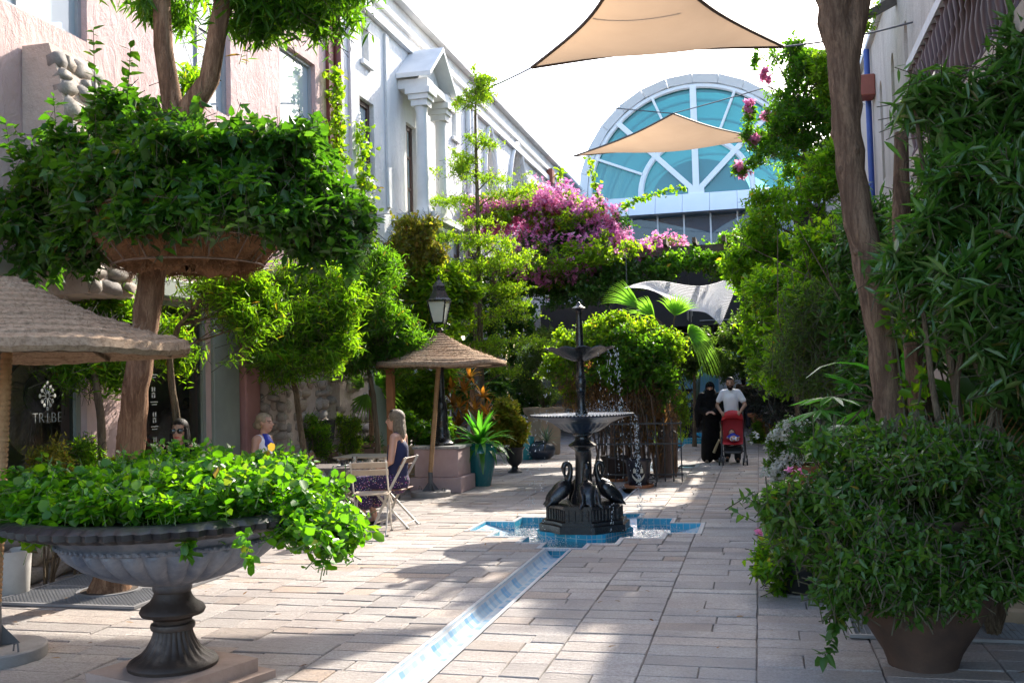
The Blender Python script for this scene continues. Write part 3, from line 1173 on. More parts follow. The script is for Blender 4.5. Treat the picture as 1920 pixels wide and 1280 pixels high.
for yy in (pb0 + 0.16, pb1 - 0.16):
    c_ = (GX + PD - 0.05, yy, 0)
    col = MB()
    col.lathe([(0.15, ZC0), (0.15, ZC0 + .07), (0.13, ZC0 + .11), (0.12, ZC0 + .2), (0.105, ZC1 - .12), (0.12, ZC1 - .06), (0.12, ZC1)], 20, c_)
    col.box(c_[0] - .16, c_[0] + .16, yy - .15, yy + .15, ZC1 + .002, ZC1 + .12)
    col.box(c_[0] - .2, c_[0] + .2, yy - .19, yy + .19, ZC1 + .122, ZC1 + .22)
    col.box(c_[0] - .25, c_[0] + .25, yy - .23, yy + .23, ZC1 + .222, ZC1 + .338)
    col.build('column', M_GREYT, pt_, smooth=True)
sl_ = MB()
for i, (d_, z_) in enumerate(((PD + .3, 4.84), (PD + .2, 4.70), (PD + .05, 4.56), (PD - .15, 4.42))):
    sl_.box(xi, GX + d_, pb0 - .2 + i * .08, pb1 + .2 - i * .08, z_, z_ + 0.138)
sl_.build('balcony_slab', M_GREYT, pt_)
rail = MB()
rail.box(GX + PD + .12, GX + PD + .22, pb0 + .4, pb1 - .4, 4.98, 5.16)
rail.build('parapet', M_GREYT, pt_)
# white arch moulding on the ground floor below the portico
cv = arch_curve(17.2, 19.5, 2.7, 3.75, False, 18)
MB().tube([(GX + 0.05, 17.2, 0.1)] + [(GX + 0.05, y_, z_) for y_, z_ in cv] + [(GX + 0.05, 19.5, 0.1)], 0.13, 8).build('arch_moulding', M_GREYT, grey, smooth=True)
MB().bbox(GX + 0.002, GX + 0.2, 32.1, 32.5, 8.25, 8.75, 0.02).build('sail_bracket', basic('rust_red', (0.30, 0.08, 0.05), 0.6), grey)
# pale green shop panels and dark slots on the ground floor
for (a, b) in ((12.2, 12.2),):
    pass
for (a, b) in ((13.62, 14.02), (15.32, 16.0), (16.12, 17.0)):
    MB().bbox(GX + 0.002, GX + 0.08, a, b, 0.05, 2.9, 0.01).build('green_panel', M_GREEN2, grey)

# stone pillars against the left wall
for (a, b, dd, sd) in ((12.22, 13.5, 0.45, 11), (14.1, 15.25, 0.40, 12)):
    sp_ = thing('stone_pillar', ('broad field-stone pillar behind the blonde woman' if sd == 11 else 'stone pillar between two pale green shop panels'), 'pillar', (XL + dd / 2, (a + b) / 2, 0))
    MB().box(XL + 0.003, XL + dd, a, b, 0.0, 3.3).build('core', M_GROUT, sp_)
    stones_on(sp_, (XL + dd, a, 0.05), (0, 1, 0), (0, 0, 1), (1, 0, 0), b - a, 3.2, 0.17, sd, 0.72, 0.12)
    stones_on(sp_, (XL + 0.02, a, 0.05), (1, 0, 0), (0, 0, 1), (0, -1, 0), dd - 0.02, 3.2, 0.17, sd + 5, 0.8, 0.2)

# low wall of rounded stones by the tree
lw = thing('low_stone_wall', 'low rough wall of rounded field stones along the pink shopfront', 'wall', (XL + 0.3, 7.0, 0))
MB().box(XL + 0.003, XL + 0.20, 5.2, 8.9, 0.0, 0.42).build('core', M_GROUT, lw)
stones_on(lw, (XL + 0.20, 5.2, 0.0), (0, 1, 0), (0, 0, 1), (1, 0, 0), 3.7, 0.46, 0.23, 21, 1.0, 0.62)

# ---- cream building on the right
cream = thing('cream_building', 'tall cream plastered building with slit niches and a baluster balcony', 'building', (XR, 20, 0))
RZ = 8.75
hol = []
arx = []
for yy in (13.2, 14.6, 17.5, 19.2, 21.0):
    hol.append((yy, yy + 0.42, 5.6, 7.6)); arx.append((yy, yy + 0.42, 7.3, 7.6, False))
wm = MB()
wall_x(wm, XR + 0.0, -0.35, 3.0, 38.5, -0.3, RZ, hol, arx)
wm.build('wall', M_CREAM, cream)
for hh in hol:
    MB().box(XR + 0.13, XR + 0.2, hh[0] - .02, hh[1] + .02, hh[2] - .02, hh[3] + .02).build('niche_back', basic('niche_buff', (0.42, 0.33, 0.26), 0.9), cream)
MB().box(XR - 0.10, XR + 0.4, 3.0, 38.5, RZ + 0.002, RZ + 0.12).build('coping', M_GREYT, cream)
MB().box(XR + 0.351, XR + 6, 3.0, 38.5, RZ - 0.4, RZ - 0.2).build('roof', M_DARK, cream)
M_BLUEP = basic('blue_downpipe', (0.03, 0.07, 0.30), 0.45, (0.025, 0.06, 0.25), 6)
for yy in (11.55, 22.6):
    MB().tube([(XR - 0.09, yy, 0.1), (XR - 0.09, yy, RZ - .05)], 0.065, 10).build('downpipe', M_BLUEP, cream, smooth=True)
MB().bbox(XR - 0.32, XR - 0.002, 22.0, 22.5, 7.55, 8.0, 0.02).build('sail_bracket', MATS['rust_red'], cream)
MB().bar((XR - 0.002, 18.6, 8.3), (XR - 0.95, 18.2, 7.75), 0.14, 0.16).build('roof_beam', basic('grey_wood', (0.12, 0.10, 0.085), 0.8, (0.08, 0.065, 0.055), 8, 0.4, 30), cream)
# orange-brown wall panel by the balcony
MB().bbox(XR - 0.08, XR - 0.003, 9.6, 11.35, 4.2, RZ - .1, 0.01).build('ochre_panel', basic('ochre_plaster', (0.40, 0.16, 0.06), 0.9, (0.34, 0.13, 0.05), 3, 0.5, 15), cream)
# balcony
bz = 3.95
bal = MB()
bal.box(XR - 0.95, XR - 0.085, 6.0, 11.3, bz - 0.18, bz)
bo = bal.build('balcony', M_CREAM, cream)
MB().box(XR - 0.95, XR - 0.83, 6.0, 11.3, bz + 0.95, bz + 1.05).build('handrail', basic('white_rail', (0.55, 0.56, 0.58), 0.6), bo)
M_BALU = basic('purple_brown_paint', (0.085, 0.045, 0.05), 0.5, (0.065, 0.035, 0.04), 6)
bpro = [(0.045, 0.0), (0.045, .06), (0.025, .1), (0.05, .25), (0.055, .35), (0.03, .5), (0.028, .56), (0.04, .6), (0.028, .64), (0.05, .82), (0.03, .9), (0.045, .93), (0.045, .95)]
bme = MB().lathe(bpro, 10).mesh('baluster')
for i in range(26):
    o = link('baluster', bme, M_BALU, bo, local=True, smooth=True)
    o.location = Vector((XR - 0.89, 6.12 + i * 0.205, bz))
# timber braces under the balcony
for yy in (6.4, 8.6, 11.0):
    MB().bar((XR - 0.06, yy, bz - 1.1), (XR - 0.85, yy, bz - 0.22), 0.12, 0.14).build('brace', M_DKFRAME, bo)
for z_ in (2.2,):
    MB().box(XR - 0.06, XR - 0.003, 5.0, 12.0, 0.02, 2.6).build('dark_shopfront', M_DARK, cream)

# ---- arched glass hall closing the street
HY = 38.6
hall = thing('glass_hall', 'white hall with great half-round teal glass gable closing the street', 'building', (-2.1, HY, 0))
HC = PY(1306, 362, HY)
HXc, HZ = float(HC[0]), float(HC[2])
HR = 4.24
M_WHITE = basic('white_metal', (0.90, 0.91, 0.93), 0.45, (0.86, 0.88, 0.90), 1.5)
M_TEAL = glass_mat('teal_glass', (0.20, 0.55, 0.60), 0.05, 0.30, (0.06, 0.28, 0.32))
M_PALEREFL = basic('pale_teal_reflection', (0.42, 0.75, 0.74), 0.6)
M_HALLGL = glass_mat('hall_window_glass', (0.55, 0.7, 0.8), 0.02, 0.65, (0.16, 0.28, 0.40))  # blue diffuse colour carries the bluish reflections
# outer ring: twelve flat white panels, then an inner rim tube
NS = 14
for i in range(NS):
    a0, a1 = PI * i / NS, PI * (i + 1) / NS
    r = MB()
    vs = []
    for (rr, yy) in ((HR, HY - 0.25), (HR + 0.28, HY - 0.45), (HR + 0.28, HY + 1.2), (HR, HY + 1.2)):
        for a in (a0 + 0.0015, a1 - 0.0015):
            vs.append((HXc + rr * math.cos(a), yy, HZ + rr * math.sin(a)))
    r.add(vs, [(0, 1, 3, 2), (2, 3, 5, 4), (4, 5, 7, 6), (6, 7, 1, 0), (0, 2, 4, 6), (1, 7, 5, 3)])
    r.build('ring_panel', M_WHITE, hall)


def arc_pts(r, a0, a1, y_, n=20):
    return [(HXc + r * math.cos(a0 + (a1 - a0) * i / n), y_, HZ + r * math.sin(a0 + (a1 - a0) * i / n)) for i in range(n + 1)]


MB().tube(arc_pts(HR - 0.12, 0, PI, HY - 0.1, 40), 0.10, 8).build('arch_rim', M_WHITE, hall, smooth=True)
MB().tube(arc_pts(HR * 0.5, 0, PI, HY - 0.1, 28), 0.12, 8).build('inner_arch', M_WHITE, hall, smooth=True)


def spoke(a, r0, r1, w_):
    MB().bar((HXc + r0 * math.cos(a), HY - 0.12, HZ + r0 * math.sin(a)), (HXc + r1 * math.cos(a), HY - 0.12, HZ + r1 * math.sin(a)), w_, 0.2, (0, 1, 0)).build('mullion', M_WHITE, hall)


spoke(PI / 2, 0.24, HR - .1, 0.24)
spoke(PI / 4, 0.28, HR - .1, 0.2)
spoke(3 * PI / 4, 0.28, HR - .1, 0.2)
MB().box(HXc - .3, HXc + .3, HY - .23, HY - .01, HZ - .06, HZ + .24).build('hub_block', M_WHITE, hall)
for a in (22.5, 67.5, 112.5, 157.5):
    spoke(math.radians(a), HR * 0.52, HR - .1, 0.09)
bnd = [0, 22.5, 45, 67.5, 90, 112.5, 135, 157.5, 180]
for i in range(8):
    a0, a1 = math.radians(bnd[i]), math.radians(bnd[i + 1])
    pn = MB()
    vs = [(HXc + HR * .5 * math.cos(a0 + (a1 - a0) * k / 4), HY, HZ + HR * .5 * math.sin(a0 + (a1 - a0) * k / 4)) for k in range(5)]
    vs += [(HXc + HR * math.cos(a1 - (a1 - a0) * k / 4), HY, HZ + HR * math.sin(a1 - (a1 - a0) * k / 4)) for k in range(5)]
    pn.add(vs, [tuple(range(10))])
    pn.build('pane', M_TEAL, hall, recalc=False)
for i in range(4):
    a0, a1 = PI * i / 4, PI * (i + 1) / 4
    vs = [(HXc, HY, HZ)] + [(HXc + HR * .5 * math.cos(a0 + (a1 - a0) * k / 6), HY, HZ + HR * .5 * math.sin(a0 + (a1 - a0) * k / 6)) for k in range(7)]
    MB().add(vs, [tuple(range(8))]).build('pane', M_TEAL, hall, recalc=False)
# vault running back, with ribs, and the reflection seen in the glass
vt = MB()
for i in range(24):
    a0, a1 = PI * i / 24, PI * (i + 1) / 24
    vt.add([(HXc + HR * math.cos(a0), HY + 0.3, HZ + HR * math.sin(a0)), (HXc + HR * math.cos(a1), HY + 0.3, HZ + HR * math.sin(a1)),
            (HXc + HR * math.cos(a1), HY + 16, HZ + HR * math.sin(a1)), (HXc + HR * math.cos(a0), HY + 16, HZ + HR * math.sin(a0))], [(0, 1, 2, 3)])
vt.build('vault', leaf_mat('vault_sheet', [(0.10, 0.42, 0.46), (0.12, 0.45, 0.48)], (1.2, 1.2, 1.2), 0.5, 0.4, 0.2), hall)
for yy in (2.0, 5.0, 8.0, 12.0):
    MB().tube(arc_pts(HR - .1, 0.02, PI - .02, HY + yy, 24), 0.07, 6).build('vault_rib', M_WHITE, hall, smooth=True)
pl = [(HXc + 0.1 + HR * .46 * math.cos(PI * k / 20), HY + 0.9, HZ - .2 + HR * .40 * math.sin(PI * k / 20)) for k in range(21)]
MB().add(pl, [tuple(range(21))]).build('reflection_lunette', M_PALEREFL, hall, recalc=False)  # pale panel added behind the panes to draw the reflection as colour
MB().tube([(HXc + 0.1 + HR * .30 * math.cos(PI * k / 20), HY + 0.8, HZ - .2 + HR * .24 * math.sin(PI * k / 20)) for k in range(21)], 0.06, 6).build('reflection_rib', basic('teal_rib', (0.10, 0.45, 0.48), 0.5), hall, smooth=True)
# fascia: tilted white panels, glazing band beneath
zf0 = float(PY(1306, 402, HY)[2])
for i in range(9):
    xa = HXc - 4.6 + i * 1.02
    f_ = MB()
    f_.add([(xa + .006, HY - 0.3, HZ - 0.06), (xa + 1.014, HY - 0.3, HZ - 0.06), (xa + 1.014, HY - 0.75, zf0), (xa + .006, HY - 0.75, zf0),
            (xa + .006, HY + 0.2, HZ - 0.06), (xa + 1.014, HY + 0.2, HZ - 0.06), (xa + 1.014, HY + 0.2, zf0), (xa + .006, HY + 0.2, zf0)],
           [(0, 3, 2, 1), (0, 1, 5, 4), (3, 7, 6, 2), (0, 4, 7, 3), (1, 2, 6, 5), (4, 5, 6, 7)])
    f_.build('fascia_panel', M_WHITE, hall)
zw0 = float(PY(1306, 470, HY)[2])
for i in range(9):
    xa = HXc - 4.5 + i * 1.0
    MB().box(xa - .03, xa + .03, HY - .2, HY - .1, zw0, zf0 - .004).build('window_bar', M_WHITE, hall)
    if i < 8:
        MB().add([(xa + .03, HY - .15, zw0), (xa + .97, HY - .15, zw0), (xa + .97, HY - .15, zf0), (xa + .03, HY - .15, zf0)], [(0, 1, 2, 3)]).build('window', M_HALLGL, hall, recalc=False)
MB().box(-9, 5, HY + 3, HY + 3.1, zw0 - 1, HZ).build('inner_wall', basic('hall_inner', (0.13, 0.14, 0.16), 0.8), hall)
MB().box(-7.5, 3.5, HY + 0.25, HY + 16, HZ - .5, HZ - 0.08).build('gallery_floor', M_DARK, hall)
# dark lintel, side walls and ceiling of the covered way
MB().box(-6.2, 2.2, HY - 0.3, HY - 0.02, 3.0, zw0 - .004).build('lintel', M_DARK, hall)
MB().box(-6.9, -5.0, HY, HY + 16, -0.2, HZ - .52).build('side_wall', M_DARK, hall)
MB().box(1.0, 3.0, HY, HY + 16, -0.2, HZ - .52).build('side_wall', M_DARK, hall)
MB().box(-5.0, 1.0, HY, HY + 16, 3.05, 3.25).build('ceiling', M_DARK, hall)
# dark steel canopy in front of the covered way
cano = thing('steel_canopy', 'black steel canopy roof over the far covered way', 'canopy', (-2, 31, 0))
M_BLK = basic('black_steel', (0.012, 0.012, 0.014), 0.5, (0.008, 0.008, 0.009), 4)
zc_ = 3.35
MB().box(-6.3, 1.9, 29.2, 38.2, zc_ + 0.55, zc_ + 0.65).build('roof_sheet', M_BLK, cano)
MB().box(-6.3, 1.9, 29.2, 29.3, zc_ - 0.15, zc_ + 0.547).build('fascia', M_BLK, cano)
for yy in (30.5, 32.0, 33.5, 35.0, 36.5):
    MB().box(-6.3, 1.9, yy, yy + 0.12, zc_ + 0.1, zc_ + 0.545).build('beam', M_BLK, cano)
for xx in (-6.1, 1.65):
    for yy in (29.4, 37.8):
        MB().box(xx, xx + .14, yy, yy + .14, 0, zc_ + .548).build('post', M_BLK, cano)
MB().box(-1.6, 1.6, 29.14, 29.19, zc_ - 0.02, zc_ + 0.0).build('gutter', M_ALU, cano)
# sunlit pale blue shopfront at the far end
farw = thing('blue_shopfront', 'pale blue shopfront seen through the far covered way', 'building', (-2, 57, 0))
MB().box(-9, 5, 57, 57.3, 0, 6).build('wall', basic('far_blue', (0.16, 0.40, 0.58), 0.7, (0.30, 0.50, 0.62), 0.8), farw)
MB().box(-2.2, -0.9, 56.9, 56.99, 0, 2.3).build('door', basic('far_white', (0.7, 0.72, 0.75), 0.6), farw)
MB().box(0.4, 1.6, 56.9, 56.99, 0.5, 2.3).build('window', M_WGLASS, farw)

# ================================================================== FOLIAGE TOOLS
def nrm(a):
    return a / np.maximum(np.linalg.norm(a, axis=-1, keepdims=True), 1e-9)


LEAF_SHAPES = {           # (t1, w1, t2, w2): half widths at two stations, in leaf widths
    'lance': (0.28, 0.42, 0.62, 0.36),
    'ovate': (0.28, 0.50, 0.66, 0.36),
    'round': (0.24, 0.46, 0.74, 0.42),
    'blade': (0.30, 0.50, 0.70, 0.40),
}


def leaf_template(shape, W, fold=0.12, curl=0.12):
    t1, w1, t2, w2 = LEAF_SHAPES[shape]
    f = fold
    return np.array([[0, 0, 0], [w1 * W, t1, f * w1 * W * 2 - curl * t1 ** 2], [w2 * W, t2, f * w2 * W * 2 - curl * t2 ** 2], [0, 1, -curl],
                     [-w2 * W, t2, f * w2 * W * 2 - curl * t2 ** 2], [-w1 * W, t1, f * w1 * W * 2 - curl * t1 ** 2]])


LEAF_FACES = np.array([[0, 1, 2, 3], [0, 3, 4, 5]])


def leaves_mesh(name, P, D, Nn, L, shape='ovate', W=0.5, fold=0.12, curl=0.12, rs=None):
    T = leaf_template(shape, W, fold, curl)
    n = len(P)
    D = nrm(D)
    S = nrm(np.cross(D, Nn))
    U = np.cross(S, D)
    L = np.broadcast_to(np.asarray(L, dtype=float), (n,))
    zr = (rs if rs is not None else np.random).uniform(0.2, 2.4, n)[:, None, None]
    wr = (rs if rs is not None else np.random).uniform(0.75, 1.15, n)[:, None, None]
    V = P[:, None, :] + L[:, None, None] * (wr * T[None, :, 0:1] * S[:, None, :] + T[None, :, 1:2] * D[:, None, :] + zr * T[None, :, 2:3] * U[:, None, :])
    V = V.reshape(-1, 3)
    F = (LEAF_FACES[None, :, :] + (np.arange(n) * 6)[:, None, None]).reshape(-1, 4)
    me = bpy.data.meshes.new(name)
    me.vertices.add(len(V))
    me.vertices.foreach_set('co', V.astype(np.float32).ravel())
    me.loops.add(F.size)
    me.loops.foreach_set('vertex_index', F.astype(np.int32).ravel())
    me.polygons.add(len(F))
    me.polygons.foreach_set('loop_start', (np.arange(len(F)) * 4).astype(np.int32))
    me.update(calc_edges=True)
    rs = rs if rs is not None else np.random.RandomState(1)
    a = me.attributes.new('rnd', 'FLOAT', 'POINT')
    a.data.foreach_set('value', np.repeat(rs.rand(n), 6).astype(np.float32))
    return me


def blob(px, py, Y, rx, ry, rd=None):
    c = PY(px, py, Y)
    k = 1.0 / ppm(Y)
    return (c, np.array([rx * k, (rd if rd is not None else (rx + ry) * 0.5 * k), ry * k]))


def twigs(rs, blobs, n, up=0.35, out=1.0, rnd=0.6, inner=0.35, gate=0.0, gfreq=2.5, zbias=0.0):
    """twig tips and directions spread through ellipsoids, biased to the outside, with gaps"""
    # every ellipsoid is broken into lumps of unequal size sitting round its surface
    sub = []
    for c, r in blobs:
        sub.append((c, r * 0.78, 1.0))
        for q in range(9):
            dd = nrm(rs.normal(size=3))
            f = rs.uniform(0.28, 0.55)
            sub.append((c + dd * r * rs.uniform(0.5, 0.95), np.maximum(r * f, r.mean() * f * 0.3), 1.0))
    blobs = [(c, r) for c, r, _ in sub]
    w = np.array([(b[1][0] * b[1][1] * b[1][2]) ** 0.66 for b in blobs])
    w /= w.sum()
    k = rs.choice(len(blobs), size=int(n * (1.0 if gate <= 0 else 1.6)), p=w)
    C = np.array([b[0] for b in blobs])[k]
    R = np.array([b[1] for b in blobs])[k]
    d = nrm(rs.normal(size=(len(k), 3)))
    rad = inner + (1 - inner) * rs.rand(len(k)) ** 0.6
    rad *= rs.uniform(0.72, 1.0, len(k)) + 0.20 * np.abs(rs.normal(size=len(k)))
    P = C + d * R * rad[:, None]
    O = nrm(d / R)
    if gate > 0:
        ph = rs.rand(6) * 6.28
        g = (np.sin(P[:, 0] * gfreq * 1.1 + ph[0] + 1.3 * np.sin(P[:, 2] * gfreq + ph[3])) + np.sin(P[:, 1] * gfreq * 0.9 + ph[1] + 1.2 * np.sin(P[:, 0] * gfreq + ph[4]))
             + np.sin(P[:, 2] * gfreq * 1.2 + ph[2] + np.sin(P[:, 1] * gfreq + ph[5])))
        keep = g > (-1.6 + 2.2 * gate) + 0.35 * rs.normal(size=len(P))
        P, O = P[keep], O[keep]
        P, O = P[:n], O[:n]
    T = nrm(O * out + np.array([0, 0, up]) + rs.normal(size=P.shape) * rnd)
    return P, T


def twig_leaves(rs, P, T, m, tl, L, ang=0.9, droop=0.15, var=0.45, npull=0.8):
    """m leaves along each twig of length tl ending at P"""
    n = len(P)
    ref = nrm(np.cross(T, rs.normal(size=(n, 3))))
    ref2 = np.cross(T, ref)
    Ps, Ds, Ns, Ls = [], [], [], []
    tlv = tl * (0.6 + 0.8 * rs.rand(n))
    for j in range(m):
        t = (j + 0.6) / m
        az = j * 2.4 + rs.rand(n) * 1.0
        pe = ref * np.cos(az)[:, None] + ref2 * np.sin(az)[:, None]
        al = ang * (1.15 - 0.45 * t) * (0.8 + 0.4 * rs.rand(n))
        D = T * np.cos(al)[:, None] + pe * np.sin(al)[:, None]
        D = nrm(D + np.array([0, 0, -droop]) + rs.normal(size=D.shape) * 0.12)
        Ps.append(P - T * (tlv * (1 - t))[:, None])
        Ds.append(D)
        Ns.append(nrm(np.array([0, 0, npull]) + T * 0.5 + rs.normal(size=D.shape) * 0.35))
        Ls.append(L * (1 + var * (rs.rand(n) * 2 - 1)) * (0.75 + 0.35 * math.sin(PI * (0.2 + 0.7 * t))))
    return np.concatenate(Ps), np.concatenate(Ds), np.concatenate(Ns), np.concatenate(Ls)


def sticks_mesh(name, A, B, r0, r1):
    """thin twigs from A to B, a flat strip each (they are a pixel wide or less)"""
    n = len(A)
    d = nrm(B - A)
    s = nrm(np.cross(d, np.array([0.3, 0.9, 0.31])))
    r0 = np.reshape(r0, (-1, 1)) * 1.2
    r1 = np.reshape(r1, (-1, 1)) * 1.2
    V = np.stack([A - s * r0, A + s * r0, B + s * r1, B - s * r1], 1).reshape(-1, 3)
    F = np.arange(n * 4).reshape(-1, 4)
    me = bpy.data.meshes.new(name)
    me.vertices.add(len(V))
    me.vertices.foreach_set('co', V.astype(np.float32).ravel())
    me.loops.add(F.size)
    me.loops.foreach_set('vertex_index', F.astype(np.int32).ravel())
    me.polygons.add(len(F))
    me.polygons.foreach_set('loop_start', (np.arange(len(F)) * 4).astype(np.int32))
    me.update(calc_edges=True)
    return me


def bark_mat(name, c, c2, sc=16, stretch=(1.0, 1.0, 0.13), bstr=1.0):
    m, nt, p = new_mat(name)
    f = tex_noise(nt, sc, 9, 0.75, 'World', 0.5, stretch)
    fine = tex_noise(nt, sc * 4, 6, 0.7, 'World', 0.2, (1.0, 1.0, 0.3))
    f2 = tex_noise(nt, 2.2, 6, 0.6, 'World')
    col = ramp(nt, f, [(0.34, tuple(v * 0.55 for v in c2)), (0.46, c2), (0.56, c), (0.72, tuple(min(1, v * 1.25) for v in c))])
    col = mixc(nt, ramp(nt, f2, [(0.45, (0, 0, 0)), (0.7, (0.6, 0.6, 0.6))]), col, tuple(v * 0.55 for v in c))
    col = mixc(nt, ramp(nt, fine, [(0.45, (0, 0, 0)), (0.7, (0.5, 0.5, 0.5))]), col, tuple(v * 0.6 for v in c2))
    nt.links.new(col, p.inputs['Base Color'])
    p.inputs['Roughness'].default_value = 0.92
    p.inputs['Specular IOR Level'].default_value = 0.15
    sm = N(nt, 'ShaderNodeMath', operation='ADD')
    nt.links.new(f, sm.inputs[0])
    nt.links.new(fine, sm.inputs[1])
    bump(nt, p, sm.outputs[0], bstr, 0.05)
    return m


M_BARK = bark_mat('brown_bark', (0.46, 0.28, 0.17), (0.27, 0.15, 0.09))
M_BARKR = bark_mat('grey_brown_bark', (0.36, 0.235, 0.155), (0.20, 0.125, 0.085))
M_STEM = bark_mat('pale_stem', (0.30, 0.23, 0.15), (0.18, 0.13, 0.085), 20)
M_TWIG = basic('twig', (0.065, 0.06, 0.03), 0.85, (0.045, 0.038, 0.02), 10)

# leaf tones: dark -> light; translucent multiplier
LM = {
    'tree': leaf_mat('tree_leaf', [(0.035, 0.115, 0.012), (0.06, 0.16, 0.016), (0.048, 0.14, 0.014), (0.085, 0.185, 0.02)], (3.6, 3.1, 0.8), 0.52),
    'bright': leaf_mat('bright_leaf', [(0.055, 0.16, 0.012), (0.09, 0.21, 0.015), (0.07, 0.19, 0.014), (0.12, 0.225, 0.018)], (3.8, 3.1, 0.7), 0.54),
    'lime': leaf_mat('lime_leaf', [(0.10, 0.19, 0.014), (0.135, 0.225, 0.018), (0.085, 0.18, 0.014), (0.165, 0.23, 0.022)], (3.0, 2.9, 0.7), 0.54),
    'basket': leaf_mat('basket_leaf', [(0.022, 0.085, 0.010), (0.038, 0.11, 0.014), (0.028, 0.095, 0.010), (0.052, 0.13, 0.022)], (3.0, 2.8, 0.7), 0.45, 0.4, 0.45, 0.92),
    'urn': leaf_mat('urn_leaf', [(0.04, 0.145, 0.010), (0.065, 0.20, 0.012), (0.05, 0.17, 0.010), (0.10, 0.22, 0.014)], (3.4, 2.8, 0.6), 0.46, 0.35, 0.5),
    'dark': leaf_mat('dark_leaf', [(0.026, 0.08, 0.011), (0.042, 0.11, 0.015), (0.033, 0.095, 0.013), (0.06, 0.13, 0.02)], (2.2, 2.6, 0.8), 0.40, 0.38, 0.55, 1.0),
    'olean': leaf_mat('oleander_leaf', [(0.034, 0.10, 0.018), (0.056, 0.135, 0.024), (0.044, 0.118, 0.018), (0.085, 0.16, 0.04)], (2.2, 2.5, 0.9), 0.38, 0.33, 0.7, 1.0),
    'shade': leaf_mat('pot_shrub_leaf', [(0.032, 0.095, 0.011), (0.052, 0.12, 0.014), (0.042, 0.108, 0.012), (0.08, 0.14, 0.018)], (2.4, 2.6, 0.8), 0.42, 0.4, 0.5, 1.0),
    'olive': leaf_mat('olive_leaf', [(0.055, 0.10, 0.022), (0.08, 0.13, 0.030), (0.065, 0.11, 0.026), (0.10, 0.15, 0.04)], (2.3, 2.6, 0.9), 0.48),
    'purple': leaf_mat('purple_dark_leaf', [(0.018, 0.022, 0.018), (0.03, 0.03, 0.028), (0.022, 0.035, 0.02), (0.035, 0.022, 0.028)], (2.0, 2.0, 1.2), 0.3, 0.35, 0.5, dim=1.0, aged=False),
    'dry': leaf_mat('dry_leaf', [(0.16, 0.085, 0.035), (0.22, 0.12, 0.05), (0.13, 0.07, 0.03), (0.26, 0.16, 0.08)], (2.0, 1.8, 1.2), 0.4, 0.7, 0.2, dim=1.0, aged=False),
    'gold': leaf_mat('golden_leaf', [(0.20, 0.21, 0.03), (0.28, 0.23, 0.04), (0.15, 0.21, 0.025), (0.30, 0.20, 0.05)], (2.2, 2.3, 0.9), 0.5),
    'orange': leaf_mat('orange_leaf', [(0.22, 0.10, 0.02), (0.30, 0.14, 0.025), (0.14, 0.09, 0.02), (0.34, 0.20, 0.04)], (2.2, 1.8, 0.9), 0.45),
    'pink': leaf_mat('magenta_bract', [(0.60, 0.16, 0.42), (0.68, 0.28, 0.52), (0.56, 0.12, 0.37), (0.72, 0.42, 0.58)], (1.3, 1.3, 1.3), 0.5, 0.6, 0.2, dim=1.0, aged=False),
    'palepink': leaf_mat('pale_pink_bract', [(0.62, 0.22, 0.42), (0.68, 0.32, 0.48), (0.58, 0.18, 0.34), (0.70, 0.40, 0.50)], (1.4, 1.3, 1.4), 0.5, 0.6, 0.2, dim=1.0, aged=False),
    'white': leaf_mat('white_petal', [(0.70, 0.72, 0.66), (0.75, 0.75, 0.70), (0.66, 0.68, 0.60), (0.78, 0.78, 0.74)], (1.0, 1.0, 1.0), 0.4, 0.6, 0.2, dim=1.0, aged=False),
    'blue': leaf_mat('blue_green_leaf', [(0.10, 0.16, 0.11), (0.14, 0.20, 0.15), (0.08, 0.13, 0.09), (0.18, 0.23, 0.18)], (1.8, 1.8, 1.2), 0.3, 0.4, 0.5),
    'palm': leaf_mat('palm_leaf', [(0.075, 0.17, 0.03), (0.11, 0.21, 0.04), (0.085, 0.18, 0.03), (0.13, 0.23, 0.05)], (2.3, 2.5, 0.9), 0.48, 0.4, 0.5),
    'strap': leaf_mat('strap_leaf', [(0.035, 0.16, 0.02), (0.06, 0.21, 0.03), (0.045, 0.18, 0.02), (0.09, 0.23, 0.05)], (2.2, 2.5, 0.8), 0.45, 0.3, 0.6),
}


def foliage(parent, rs, blobs, n, m, tl, L, mat, shape='ovate', W=0.5, name='crown', sticks=True, up=0.35, out=1.0, rnd=0.6, inner=0.35, gate=0.0,
            gfreq=2.5, ang=0.9, droop=0.15, curl=0.15, fold=0.12, stick_r=0.003):
    P, T = twigs(rs, blobs, n, up, out, rnd, inner, gate, gfreq)
    a = twig_leaves(rs, P, T, m, tl, L, ang, droop)
    me = leaves_mesh(name, *a, shape=shape, W=W, fold=fold, curl=curl, rs=rs)
    o = link(name, me, LM[mat], parent, kind='stuff')
    if sticks:
        sm = sticks_mesh('twigs', P - T * tl * 1.3, P, np.full(len(P), stick_r), np.full(len(P), stick_r * 0.4))
        link('twigs', sm, M_TWIG, parent, kind='stuff')
    return P, T


def limb(mb, rg, a, b, ra, rb, sag=0.1, n=6, sides=7):
    a = Vector(a); b = Vector(b)
    mid = (b - a)
    off = Vector((rg.uniform(-1, 1), rg.uniform(-1, 1), rg.uniform(-0.3, 1))) * mid.length * sag
    pts = []
    for i in range(n + 1):
        t = i / n
        pts.append(a + mid * t + off * math.sin(PI * t))
    mb.tube(pts, [ra + (rb - ra) * i / n for i in range(n + 1)], sides)
    return pts


